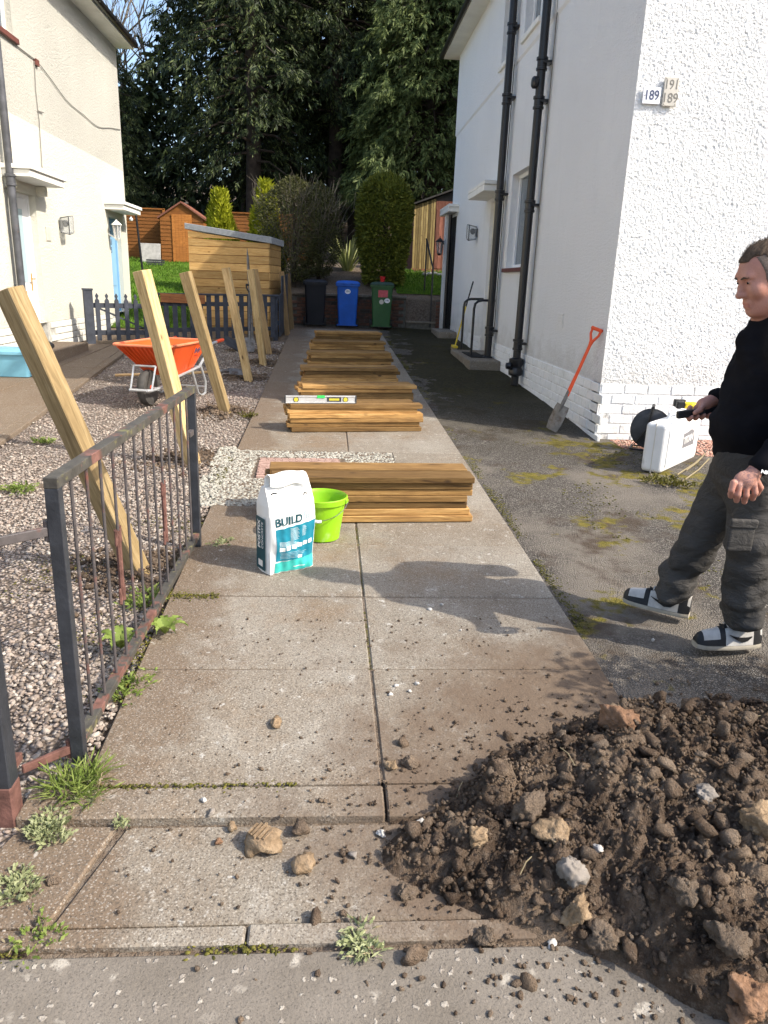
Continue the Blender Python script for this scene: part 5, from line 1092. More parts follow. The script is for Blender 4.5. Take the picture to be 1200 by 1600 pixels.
# ================================================================ RED SHED, RETAINING WALL, GARDEN STEPS
rs = E('garden_shed', 'weathered red and ochre upright board shed behind the white house', 'shed', (1.98, 20.5, tz(2.4, 20.5)-.03))
for k in range(9):
    x0 = k*.062; MB().bx(x0, x0+.052, -.02, 0, .08, 1.62+x0*.35).build('board', MT['shed_yellow'], rs, bev=.003)
for k in range(7):
    x0 = .575+k*.09; MB().bx(x0, x0+.085, -.03, -.005, .10, 1.55).build('door_board', MT['shed_red'], rs, bev=.003)
MB().bx(0, 1.9, 0, 1.6, .08, 1.60).build('frame', MT['shed_red'], rs)
MB().bx(.56, 1.9, -.025, 0, 1.55, 1.75).build('lintel', MT['shed_red'], rs); MB().bx(-.02, 1.9, -.03, 1.6, 0, .08).build('bearer', MT['shed_red'], rs)
MB().prism([(-.12, -.12, 1.60), (1.0, -.12, 2.02), (1.0, -.12, 2.06), (-.12, -.12, 1.64)], (0, 0, 0), (0, 1.9, 0)).prism([(2.1, -.12, 1.60), (1.0, -.12, 2.02), (1.0, -.12, 2.06), (2.1, -.12, 1.64)], (0, 0, 0), (0, 1.9, 0)).prism([(0, 0, 1.6), (1.9, 0, 1.6), (1.0, 0, 2.0)], (0, 0, 0), (0, 1.5, 0)).build('roof', MT['darkroof'], rs)
rw = E('retaining_wall', 'low dark brick retaining wall behind the bins', 'wall', (-1.0, 17.80, gz(17.8)))
hw_ = 1.30-gz(17.8)
MB().bx(0, 2.62, .01, .10, -.1, hw_).build('core', MT['mortar_dark'], rw); MB().bx(3.32, 3.54, .01, .10, -.1, hw_).build('core', MT['mortar_dark'], rw)
bmR = brick_mesh('brick', .215, .062, .04, MT['brick_red'])
for r in range(8):
    z = .04+r*.0745
    for k in range(12):
        x = .11+(k+(.5 if r % 2 else 0))*.224
        if x < 2.56: link('brick', bmR, rw, None, (x, .0+random.uniform(-.004, .004), z))
    link('brick', bmR, rw, None, (3.43, .0, z))
for k in range(6): MB().bx(k*.44, k*.44+.43, -.05, .16, hw_, hw_+.055).build('coping_stone', MT['slab'], rw, bev=.006)
gs = E('garden_steps', 'dark stone steps up to the lawn between brick piers', 'steps', (1.64, 17.75, gz(17.75)))
for k in range(4):
    t_ = MB().bx(0, .68, .0+k*.24, .26+k*.24+.0, k*.16-.1, k*.16+.105).build('riser', MT['mortar_dark'], gs); MB().bx(-.005, .685, -.03+k*.24, .27+k*.24, k*.16+.107, k*.16+.15).build('tread', MT['slab'], gs, bev=.005)
gr = E('handrail', 'thin black garden handrail beside the stone steps', 'handrail', (2.2, 17.75, gz(17.75)))
MB().tube([(.0, .0, .02), (.0, .0, 1.35), (-.02, .05, 1.42), (-.10, .6, 1.95), (-.08, .9, 2.0)], .02, 8).build('rail', MT['pipe'], gr, smooth=True); MB().tube([(-.09, .72, .66), (-.09, .72, 1.98)], .018, 8).build('upright', MT['pipe'], gr, smooth=True)

# ================================================================ WHEELIE BINS
def bin_(lab, px, body, lid, rot=0, stickers=()):
    x = atY(px, 512, 17.3)[0]; e = E('wheelie_bin', lab, 'bin', (x, 17.30, gz(17.3)-.0), R_(rot), 'bins along the brick wall')
    s = MB(); s.loft([rrect(0, .195, .20, .055, .04), rrect(0, .235, .26, .90, .04)]); s.build('body', MT[body], e, smooth=True)
    MB().loft([rrect(0, .262, .29, .895, .04), rrect(0, .262, .29, .935, .04)]).build('rim', MT[body], e, smooth=True)
    l = MB(); l.loft([rrect(0, .268, .30, .937, .04), rrect(0, .268, .30, .960, .05), rrect(0, .22, .25, 1.0, .06), rrect(0, .12, .16, 1.012, .06)]); lo_ = l.build('lid', MT[lid], e, smooth=True)
    MB().tube([(-.20, .31, .955), (.20, .31, .955)], .02, 8).build('handle', MT[body], e, smooth=True)
    for sx in (-1, 1):
        w_ = MB().lathe([(.03, -.025), (.095, -.025), (.10, 0), (.095, .025), (.03, .025)], 18, (sx*.235, .20, .10), 'X').build('wheel', MT['tyre'], e, smooth=True)
        MB().box((sx*.09, -.302, .95), (.05, .02, .03)).build('lid_grip', MT[lid], lo_, bev=.005)
    MB().bx(-.23, .23, -.205, -.19, .05, .075).build('foot_bar', MT[body], e)
    for st_ in stickers:
        kind, sx, sz = st_; y = -.2-.06*(sz-.055)/.845-.002; tl_ = math.atan(.06/.845); Ms = Matrix.Translation((sx, y, sz)) @ Matrix.Rotation(tl_, 4, 'X')
        if kind == 'oval':
            o = link('number_sticker', MB().lathe([(.062, -.001), (.062, .001)], 24, (0, 0, 0), 'Y').mesh('s'), e, MT['whiteplate'], M=Ms @ Matrix.Diagonal((1, 1, .8, 1)))
            link('lettering', text_mesh('191', .062, .0005, .0015), o, MT['navy'], M=Matrix.Diagonal((1, 1, 1.25, 1)) @ frame3((0, -.0022, 0), (1, 0, 0), (0, -1, 0)))
        if kind == 'round': link('sticker', MB().lathe([(.05, -.001), (.05, .001)], 20, (0, 0, 0), 'Y').mesh('s'), e, MT['greyplate'], M=Ms)
        if kind == 'rect': link('sticker', MB().box((0, 0, 0), (.21, .002, .15)).mesh('s'), e, MT['pinksticker'], M=Ms)
    return e
bin_('black wheelie bin, leftmost against the wall', 492, 'blackbin', 'blackbin', 3)
bin_('blue wheelie bin with white oval number sticker', 542, 'bluebin', 'bluebin', 0, (('oval', .0, .78),))
gb = bin_('green wheelie bin with faded red label', 595, 'greenbin', 'greenlid', -2, (('rect', .02, .76), ('oval', .115, .615), ('round', -.01, .585)))
xg_ = WM[gb.name].translation.x; tp = E('red_pot', 'small red plastic pot standing on the green bin lid', 'pot', (xg_+.0, 17.22, gz(17.3)+1.012)); MB().lathe([(.045, 0), (.058, .10), (.062, .10), (.062, .115), (.05, .115), (.045, .02), (0, .02)], 18).build('pot', MT['red'], tp, smooth=True)
# ================================================================ VEGETATION
def unit(a): return a/np.maximum(1e-9, np.linalg.norm(a, axis=-1, keepdims=True))
def leaves(P, D, L, W, up=None, fold=0.0):
    """diamond leaves: base P, direction D, length L, width W"""
    n = len(P); D = unit(D); U = RNG.normal(size=(n, 3)) if up is None else up
    S = unit(np.cross(D, U)); L = np.broadcast_to(np.asarray(L, float), (n,))[:, None]; W = np.broadcast_to(np.asarray(W, float), (n,))[:, None]
    V = np.stack([P, P+D*L*.45+S*W*.5, P+D*L, P+D*L*.45-S*W*.5], 1).reshape(-1, 3)
    return V, np.arange(4*n).reshape(n, 4)
def crown_obj(name, V, F, mat, parent, loc=None): return link(name, npmesh(name, V, F), parent, mat, loc)
def cypress(H, h0, R, nb, seed, droop=.55, mat='cypress', per=8, spr=3, top_dome=False, dens=1.0):
    g = np.random.default_rng(seed); Ps, Ds, Ls, Ws, Us = [], [], [], [], []; br = MB()
    for i in range(nb):
        q = ((i+g.random())/nb)**.85; h = h0+(H-h0)*q
        prof = (1-q**1.6)**.75*(.55+.45*min(1, q*5)) if not top_dome else math.sqrt(max(.03, 1-(max(0, q-.35)/.66)**2))*(.8+.2*min(1, q*6))
        L = R*prof*g.uniform(.55, 1.15)+.3; az = i*2.399+g.normal(0, .35); a = np.array([math.cos(az), math.sin(az), 0]); sd_ = np.array([-a[1], a[0], 0])
        rise = g.uniform(.05, .3); dr = droop*g.uniform(.8, 1.2)
        br.tube([np.array([0, 0, h])+a*L*t+np.array([0, 0, L*(rise*t-dr*t*t)]) for t in (0, .35, .7)], [.05, .035, .015], 5)
        m_ = int((8+L*7)*dens); ts = 1-.70*g.random(m_)**1.15; lat = g.normal(0, .20, m_)*L*(1.15-.6*ts)*(ts > .35)
        for t, la in zip(ts, lat):      # a flat drooping bough: sprays spread sideways and hang at its rim
            c = np.array([0, 0, h])+a*L*t+sd_*la+np.array([0, 0, L*(rise*t-dr*t*t)-.45*abs(la)-.18*g.random()**2])+g.normal(0, .07, 3)
            for _ in range(spr):
                d = unit(a*g.uniform(.4, 1.0)+sd_*np.sign(la)*g.uniform(0, .5)+g.normal(0, .30, 3)+np.array([0, 0, -.35-.55*t])); pl = unit(np.cross(d, g.normal(0, .5, 3)+[0, 0, 1])); nrm = np.cross(d, pl)
                l0 = g.uniform(.22, .46); c2 = c+g.normal(0, .09, 3)
                Ps.append(c2); Ds.append(d); Ls.append(l0); Us.append(pl); Ws.append(nrm)
    C, D, Pl, Nr = [np.array(q) for q in (Ps, Ds, Us, Ws)]; l0 = np.array(Ls); n = len(C)
    f = (np.arange(per)+.5)/per; sg = np.where(np.arange(per) % 2, 1, -1); ang = sg*g.uniform(.35, 1.0, (n, per))*(1-f*.75)
    Pq = C[:, None]+D[:, None]*(l0[:, None]*f*.85)[..., None]; Dq = D[:, None]*np.cos(ang)[..., None]+Pl[:, None]*np.sin(ang)[..., None]+g.normal(0, .18, (n, per, 3))+[0, 0, -.18]
    Ps = Pq.reshape(-1, 3); Ds = Dq.reshape(-1, 3); Ls = (l0[:, None]*(.58-.28*f)).ravel(); Ws = np.repeat(l0*.105, per); Us = (np.repeat(Nr, per, 0)+g.normal(0, .5, (n*per, 3)))
    V, F = leaves(np.array(Ps), np.array(Ds), np.array(Ls), np.array(Ws), np.array(Us)); return (V, F), br
TREES = {}
def conifer(kind, lab, x, y, s=1.0, rz=0.0, mat=None, group='tall dark conifers behind the gardens'):
    z = tz(x, y)-.1
    if kind not in TREES:
        pr = dict(A=(17, 2.6, 3.5, 175, 1), B=(16, 4.2, 3.4, 160, 2), C=(9.6, 2.2, 2.5, 150, 3), D=(11.5, 2.0, 2.9, 105, 5))[kind]
        (V, F), br = cypress(*pr, droop=.75 if kind == 'C' else .6, top_dome=(kind == 'C'), spr=3 if kind != 'C' else 4)
        tm = MB(); H = pr[0]; tm.tube([(0, 0, -.3), (.05, 0, H*.25), (-.04, .05, H*.6), (0, 0, H*.97)], [.30, .24, .15, .02], 9)
        TREES[kind] = (npmesh('crown', V, F), tm.mesh('trunk', True), br.mesh('limbs', True)); m_ = MT['cypress_lt'] if kind == 'C' else MT['cypress']
        TREES[kind][0].materials.append(m_); TREES[kind][1].materials.append(MT['bark']); TREES[kind][2].materials.append(MT['bark'])
    e = E('cypress_tree', lab, 'tree', M=Matrix.Translation((x, y, z)) @ Matrix.Rotation(rz, 4, 'Z') @ Matrix.Scale(s, 4), group=group)
    c, t, l = TREES[kind]; link('crown', c, e); tr = link('trunk', t, e); tag(link('limbs', l, tr), kind='stuff'); return e
conifer('A', 'tall cypress with layered drooping branches behind the golden conifers', -2.95, 28.5, 1.0, .3)
conifer('B', 'tall cypress in the middle of the tree line, right of the layered one', -.1, 29.8, 1.05, 1.1)
conifer('C', 'paler domed weeping cypress beside the white house roof', 3.0, 26.6, 1.02, .5)
conifer('D', 'lower dark cypress just behind the cream house corner', -8.0, 29.0, .60, 2.0)
conifer('B', 'dark cypress standing behind the pale domed one', 4.6, 32.0, 1.15, 3.0)
conifer('A', 'dark tall cypress deep in the wood above the clipped conifer', 1.4, 34.0, 1.12, 4.0)
conifer('A', 'dark tall cypress deep in the wood above the apex shed', -2.2, 35.0, .9, 5.0)
conifer('D', 'small dark cypress deep in the wood at far left', -10.8, 33.5, .52, .8)
conifer('D', 'small dark cypress under the tall trees behind the apex shed', -3.6, 32.0, .72, 1.8)
conifer('D', 'small dark cypress under the tall trees behind the bins', .6, 31.0, .66, 3.9)
conifer('D', 'small dark cypress under the tall trees behind the red shed', 3.6, 30.0, .66, 2.9)
for k, (x, y, s_) in enumerate(((6.4, 24.6, 1.0), (9.0, 23.0, 1.05), (11.8, 24.5, 1.15), (8.0, 28.0, 1.2))):  # unseen cypresses, added so their shade darkens the wood beneath the crowns
    conifer('B', f"{['first', 'second', 'third', 'fourth'][k]} dark cypress from the path among unseen ones added behind the white house for shade", x, y, s_*.82, k*1.3)
# far-off wood closing the view under the crowns
n = 46000; P = np.stack([RNG.uniform(-22, 20, n), RNG.uniform(37, 43, n), np.zeros(n)], -1); P[:, 2] = terr(P[:, 0], P[:, 1])+RNG.random(n)**1.05*(12.5+2.5*vn(P*[.35, .0, 0], 31))*np.interp(P[:, 0], [-22, -9, -4.8], [.36, .40, 1])
V, F = leaves(P, RNG.normal(size=(n, 3))+[0, 0, -.2], RNG.uniform(.35, .75, n), RNG.uniform(.12, .26, n)); tag(link('far_wood', npmesh('far_wood', V, F), None, MT['cypress']), 'dark mass of evergreen wood far behind the gardens', 'wood', kind='stuff')
def bare_tree(name, lab, loc, H, seed, mat='twig', spread=.5, lev=4, r0=.12, up=.55):
    g = random.Random(seed); s = MB(); e = E(name, lab, 'tree' if H > 4 else 'shrub', loc); tk = MB()
    def grow(p, d, L, r, l):
        pts = [p]; 
        for i in range(3): d = (d+Vector((g.gauss(0, .16), g.gauss(0, .16), g.gauss(0.03, .1)))).normalized(); p = p+d*L/3; pts.append(p)
        (tk if l == lev else s).tube(pts, [r, r*.85, r*.7, r*.5], 5 if l < lev else 8, False)
        if l > 0:
            for k in range(g.choice((3, 4)) if l > 1 else 3):
                q = pts[g.choice((1, 2, 3, 3))]; a = g.uniform(0, 6.283); nd_ = (d*.75+Vector((math.cos(a), math.sin(a), g.uniform(-.1, .5)))*spread+Vector((0, 0, up*.3))).normalized(); grow(q, nd_, L*g.uniform(.55, .8), r*.5, l-1)
    grow(Vector((0, 0, -.05)), Vector((0, 0, 1)), H*.42, r0, lev)
    t = tk.build('trunk', MT[mat], e, smooth=True); s.build('branches', MT[mat], t); return e
bare_tree('bare_tree', 'leafless tree against the sky above the cream house gutter', (-11.6, 38, tz(-11.6, 38)), 13, 4, 'twig', .5, 4, .2)
bare_tree('bare_tree', 'second leafless tree against the sky, closer to the cypress', (-9.6, 41, tz(-9.6, 41)), 12.5, 9, 'twig', .45, 4, .18)
def bush(name, lab, cat, loc, rad, n, mat, L, W, dirs='out', group=None, seed=1, lump=.18, stem=True, twigs=0):
    g = np.random.default_rng(seed); e = E(name, lab, cat, loc, 0, group)
    u = g.random(n); az = g.uniform(0, 2*math.pi, n); z, r = rad(u)
    A = np.stack([np.cos(az), np.sin(az), np.zeros(n)], -1)
    lp_ = 1+lump*fbm(np.stack([A[:, 0]*1.7+seed, A[:, 1]*1.7, z*2.2], -1), 3, seed)
    rr_ = r*lp_*(1-.42*g.random(n)**2.2); P = A*rr_[:, None]; P[:, 2] = z+g.normal(0, .02, n)
    D = {'out': A*1.0+[0, 0, .45], 'up': A*.45+[0, 0, 1.0], 'all': A*.6+[0, 0, .2]}[dirs]+g.normal(0, .45, (n, 3))
    V, F = leaves(P, D, g.uniform(.6, 1.3, n)*L, g.uniform(.7, 1.2, n)*W); crown_obj('crown', V, F, MT[mat], e)
    if stem: MB().tube([(0, 0, -.1), (.02, 0, max(.3, float(np.max(z))*.55)), (0, .01, float(np.max(z))*.85)], [.06, .045, .012], 7).build('trunk', MT['bark'], e, smooth=True)
    return e
cone = lambda H, R, b=.1: (lambda u: (b+(H-b)*(1-np.sqrt(1-u*.98)), R*(1-((1-np.sqrt(1-u*.98)))**1.15)**.85*(np.minimum(1, .65+(1-np.sqrt(1-u*.98))*2.5))))
x, y = -2.82, 19.6; bush('golden_conifer', 'bright golden green conifer rising behind the honey shed roof', 'conifer', (x, y, tz(x, y)), cone(3.98-tz(x, y), .56), 9000, 'golden', .13, .045, 'up', None, 3, .22)
x, y = -1.72, 19.4; bush('golden_conifer', 'golden conifer partly hidden by the bare grey shrub', 'conifer', (x, y, tz(x, y)), cone(4.22-tz(x, y), .52), 7000, 'golden', .13, .045, 'up', None, 5, .28)
zc = tz(1.13, 19.0); Hc = 4.05-zc
dome = lambda u: (.05+u*(Hc-.05), .64*np.where(u > .68, np.sqrt(np.maximum(.0, 1-((u-.68)/.32)**2.2)), np.minimum(1, .70+u*.55)))
e = bush('clipped_conifer', 'dense dark clipped conifer with rounded top behind the green bin', 'conifer', (1.13, 19.0, zc), dome, 15000, 'dullconifer', .10, .045, 'all', None, 8, .06)
n = 1500; a = RNG.uniform(0, 6.283, n); r = np.sqrt(RNG.random(n))*.58; P = np.stack([r*np.cos(a), r*np.sin(a), .05+(Hc-.05)*(.68+.32*np.maximum(0, 1-(r/.64)**2)**.4545)-.02], -1)
V, F = leaves(P, RNG.normal(0, .5, (n, 3))+[0, 0, .8], .10, .045); crown_obj('crown_top', V, F, MT['dullconifer'], e)
zs = tz(-.7, 18.7)
for k, (x, y, R_s, H_s, n_, sd) in enumerate(((-1.0, 18.6, .74, 2.38, 11000, 11), (-.42, 19.0, .52, 2.2, 6500, 12))):
    z0 = tz(x, y); e = bush('shrub', ['loose olive grey shrub above the black bin', 'loose olive shrub between the blue bin and the clipped conifer'][k], 'shrub', (x, y, z0), lambda u, H=H_s, R=R_s: (.15+u*(H-.15), R*np.sqrt(np.maximum(.02, 1-(2*np.abs(u-.48))**2.2))), n_, 'shrubleaf', .075, .028, 'all', 'olive shrubs behind the bins', sd, .30)
    tw = MB(); g = random.Random(sd)
    for i in range(34):
        a = g.uniform(0, 6.283); d = Vector((math.cos(a)*g.uniform(.1, .9), math.sin(a)*g.uniform(.1, .9), 1)).normalized(); p = Vector((0, 0, g.uniform(.1, .6))); L = g.uniform(.9, 1.0)*H_s*(.92 if d.z > .8 else .75)
        pts = [p+d*L*t+Vector((g.gauss(0, .05), g.gauss(0, .05), -.10*t*t)) for t in (0, .4, .75, 1)]; tw.tube(pts, [.012, .008, .006, .003], 4, False)
        for _ in range(3):
            q = pts[g.choice((1, 2))]; d2 = (d+Vector((g.gauss(0, .5), g.gauss(0, .5), g.gauss(.1, .3)))).normalized(); tw.tube([q, q+d2*.25, q+d2*.5+Vector((0, 0, .05))], [.006, .005, .002], 4, False)
    tw.build('twigs', MT['twig'], e)
bare_tree('bare_shrub', 'spiky leafless shrub in front of the second golden conifer', (-1.75, 19.0, tz(-1.75, 19.0)), 3.0, 21, 'twig', .5, 3, .035)
x, y = .30, 20.3; ph = E('strap_leaf_plant', 'striped strap leaved plant lit by the sun behind the blue bin', 'plant', (x, y, tz(x, y)-.35)); s = MB()
for i in range(64):
    a = random.uniform(0, 6.283); ln = random.uniform(.9, 1.45); o_ = random.uniform(.25, .75); pts = []
    for t in np.linspace(0, 1, 6): pts.append(Vector((math.cos(a)*o_*ln*t**1.6, math.sin(a)*o_*ln*t**1.6, ln*(t-.38*o_*t*t))))
    sd = Vector((-math.sin(a), math.cos(a), 0)); V = []
    for j, p in enumerate(pts): wv = .028*(1-.85*(j/5)**2); V += [p-sd*wv, p+sd*wv]
    s.add(V, [(2*j, 2*j+1, 2*j+3, 2*j+2) for j in range(5)])
s.build('leaves', MT['phormium'], ph)
# lawns: turf sheet + blades
def lawn(name, lab, x0, x1, y0, y1, n):
    xs_ = np.arange(x0, x1+.01, .25); ys_ = np.arange(y0, y1+.01, .25)
    o = grid_mesh(name, xs_, ys_, lambda X, Y: terr(X, Y)+.02, MT['turf']); tag(o, kind='structure')
    P = np.stack([RNG.uniform(x0, x1, n), RNG.uniform(y0, y1, n), np.zeros(n)], -1); P[:, 2] = terr(P[:, 0], P[:, 1])+.015
    V, F = leaves(P, RNG.normal(0, .45, (n, 3))+[0, 0, 1], RNG.uniform(.05, .10, n), .018); tag(link('grass', npmesh('grass', V, F), None, MT['grass']), lab, 'grass', kind='stuff')
lawn('lawn', 'sunlit lawn in the left back garden', -9, -2.1, 15.2, 25.6, 30000); lawn('side_lawn', 'small lawn in front of the red shed', 1.45, 4.0, 18.3, 20.4, 6000)
# rubble by the red shed
for k in range(5):
    x, y = 2.28+.13*k, 20.0+.06*(k % 3); V, F = ICO2; V = V*(1+.22*fbm(V*2+k*9, 3, k)[:, None])*[.09, .07, .05]; o = link('rubble_stone', npmesh('rubble_stone', V, F), None, MT['stone_pale'], (x, y, tz(x, y)+.04)); tag(o, f"{['leftmost', 'second from left', 'middle', 'second from right', 'rightmost'][k]} pale rubble stone by the foot of the red shed", 'stone', 'rubble stones by the red shed')
# unseen hedge added right of the drive, outside the frame, to shade the tarmac
n = 9000; P = np.stack([RNG.uniform(2.42, 4.4, n), RNG.uniform(1.72, 2.16, n), RNG.random(n)*1.5], -1); P[:, :2] += RNG.normal(0, .04, (n, 2))*1.0
hz = gz(1.9); V, F = leaves(P+[0, 0, hz], RNG.normal(size=(n, 3)), .075, .04); hg = E('shade_hedge', 'unseen hedge added right of the drive for its shade', 'shade_hedge', (3.4, 1.94, hz)); V = V-np.array([3.4, 1.94, hz])
crown_obj('shade_hedge_foliage', V, F, MT['weed'], hg); s = MB()
for k in range(7): s.tube([(-.9+k*.3, 0, -.05), (-.88+k*.3, .03, .6), (-.92+k*.3, -.02, 1.3)], [.025, .018, .006], 6)
s.build('shade_hedge_stems', MT['bark'], hg)

# ================================================================ SOIL HEAP
def heap_h(X, Y):
    wx = X+.10*vn(np.stack([X*3, Y*3, X*0], -1), 41); wy = Y+.08*vn(np.stack([X*3, Y*3, X*0+5], -1), 42)
    q = 1-((wx-1.47)/1.31)**2-((wy-1.80-.04*(X-1.2))/np.interp(X, [.3, .7, 1.1, 1.6], [.40, .48, .60, .66]))**2
    return .27*np.clip(q, 0, 1)**.75*np.clip(1-.35*(X < 1.0)*(1.0-X), .4, 1)-.03*(q < 0)*np.clip(-q*3, 0, 1)
def fine(X, Y): 
    X = np.asarray(X, float); Y = np.asarray(Y, float); P = np.stack([X, Y, X*0], -1); wx = X+.012*vn(P*30, 71)+.03*vn(P*9, 73); wy = Y+.012*vn(P*30, 72)+.03*vn(P*9, 74); z = .022*fbm(P*8, 3, 51, .6); b_ = 0*X
    for s_, sd, am in ((.085, 201, .75), (.05, 211, .9), (.028, 221, 1.0), (.015, 231, 1.0)):      # packed angular clods of every size
        f1, f2, hid, ox, oy = worley(wx, wy, s_, sd); t = np.clip((f2-f1)*2.4, 0, 1); t = t*t*(3-2*t); keep_ = (hid > .45); g1 = (hid*7.31 % 1-.5)*1.3; g2 = (hid*13.7 % 1-.5)*1.3
        b_ = np.maximum(b_, keep_*t*s_*am*(.25+.55*hid+.5*(g1*ox+g2*oy)))
    return z+b_-.012+.006*fbm(P*55, 3, 61, .65)
xs_ = np.arange(-.05, 2.75, .0075); ys_ = np.arange(.85, 2.75, .0075); X, Y = np.meshgrid(xs_, ys_); h0_ = heap_h(X, Y)
base = np.where(Y < 1.46, S_GROUND*Y-.020, np.where(Y < 1.53, S_GROUND*Y-.014, np.where(Y < 1.89, S_GROUND*Y-.022, np.where(X > xr(Y), S_GROUND*Y-.03, S_GROUND*Y))))
fz = fine(X, Y); Zh = base-.012+h0_+np.clip(h0_*12, 0, 1)*fz+(h0_ > .0)*.004
keep = h0_ > -.01
nx = len(xs_); i = np.arange((len(ys_)-1)*(nx-1)); a = (i//(nx-1))*nx+i % (nx-1); kf = keep.ravel(); ok = kf[a] & kf[a+1] & kf[a+nx] & kf[a+nx+1]; a = a[ok]
F = np.stack([a, a+1, a+nx+1, a+nx], -1); used = np.unique(F); mp = np.zeros(kf.size, int); mp[used] = np.arange(len(used)); Vh = np.stack([X, Y, Zh], -1).reshape(-1, 3)[used]; Fh = mp[F]
Fh = np.concatenate([Fh[:, [0, 1, 2]], Fh[:, [0, 2, 3]]])
def shard(V, k, npl=11):       # angular clod: sphere cut by random planes, then roughened
    g = np.random.default_rng(300+k); N_ = unit(g.normal(size=(npl, 3))); d_ = g.uniform(.55, .95, npl); c = V@N_.T; r = np.min(np.where(c > .05, d_/np.maximum(c, .05), 9.), 1); r = np.minimum(r, 1.15); return V*(r*(1+.16*fbm(V*2.2+k*3.3, 2, 70+k)+.10*fbm(V*6+k, 2, 90+k)))[:, None]
protos = np.stack([shard(ICO2[0], k) for k in range(16)])
def hz_(P): return np.where(P[:, 1] < 1.46, S_GROUND*P[:, 1]-.020, np.where(P[:, 1] < 1.89, S_GROUND*P[:, 1]-.020, np.where(P[:, 0] > xr(P[:, 1]), S_GROUND*P[:, 1]-.02, S_GROUND*P[:, 1])))
def heap_pts(n, spill):
    P = np.stack([RNG.uniform(-.35, 2.6, n), RNG.uniform(.95, 2.7, n), np.zeros(n)], -1); h = heap_h(P[:, 0], P[:, 1]); q = np.clip((h+.03)/.03, 0, 1)
    d = np.hypot((P[:, 0]-1.47)/1.37, (P[:, 1]-1.80)/.70); pr_ = np.where(h > .012, 1.0, spill*np.exp(-np.clip(d-.93, 0, 9)*7.5)); k = RNG.random(n) < pr_; P = P[k]; h = np.clip(h[k], 0, 1)
    P[:, 2] = hz_(P)+h; return P
P1 = heap_pts(2600, .12); r1 = .009+.026*RNG.random(len(P1))**2.6; P1[:, 2] += r1*.25+np.clip(heap_h(P1[:, 0], P1[:, 1])*12, 0, 1)*fine(P1[:, 0], P1[:, 1])*.8
V1, F1 = scatter(P1, r1, ICO2, 0.0, .85, protos)
P2 = heap_pts(26000, .20); r2 = .003+.0075*RNG.random(len(P2))**1.8; P2[:, 2] += r2*.4+np.clip(heap_h(P2[:, 0], P2[:, 1])*12, 0, 1)*fine(P2[:, 0], P2[:, 1])
V2, F2 = scatter(P2, r2, ICO1, .28, .85)
# crumbs trodden over the slabs, round the posts and along the gate
cr_ = [np.stack([RNG.uniform(-.6, 1.1, 700), RNG.uniform(1.5, 3.2, 700), np.zeros(700)], -1)]; cr_[0][:, 2] = hz_(cr_[0])+.002
for hx, hy, hr in HOLES:
    q = RNG.normal(0, hr*1.3, (800, 2)); Pp = np.stack([hx-.03+q[:, 0], hy+q[:, 1], np.zeros(800)], -1); Pp[:, 2] = bed_z(Pp[:, 0], Pp[:, 1])+.010+.035*np.exp(-((np.hypot(q[:, 0], q[:, 1])-hr)/.06)**2); cr_.append(Pp)
P3 = np.concatenate(cr_); r3 = np.concatenate([.002+.006*RNG.random(700)**2.5, .006+.016*RNG.random(len(P3)-700)**2]); V3, F3 = scatter(P3, r3, ICO1, .2, .8)
VV = [Vh, V1, V2, V3]; FF = [Fh, F1, F2, F3]; off = np.cumsum([0]+[len(v) for v in VV])
tag(link('soil_heap', npmesh('soil_heap', np.concatenate(VV), np.concatenate([f+o for f, o in zip(FF, off)]), smooth=False), None, MT['soil']), 'heap of dug dark brown soil and clods at the end of the path', 'soil', kind='stuff')
def lump(name, lab, cat, px, py, r, mat, seed, dims=(1, .9, .7), lift=.4, base=ICO4, rough=.3, group=None, onheap=True):
    if mat is MT['stone_pale']: rough = .10
    # rests where it is seen: ray meets the heap or the slab
    v = ray(px, py); t = 1.0
    for t in np.arange(1.0, 4.5, .004):
        p = CAM+v*t; s_ = float(hz_(p[None])[0]+(max(0, float(heap_h(p[0], p[1])))+float(fine(p[0], p[1]))*.6*(heap_h(p[0], p[1]) > .03) if onheap else 0))
        if p[2] <= s_+r*lift*.6: break
    V, F = base; V = shard(V, seed, 9)*(1+rough*(.55*fbm(V*1.5+seed*3.1, 3, seed, .6)+.30*fbm(V*7+seed, 3, seed+9, .65))[:, None])*np.array(dims)*r
    o = link(name, npmesh(name, V, F, smooth=False), None, mat, M=Matrix.Translation((p[0], p[1], s_+r*dims[2]*lift)) @ Matrix.Rotation(seed*1.7, 4, 'Z')); return tag(o, lab, cat, group)
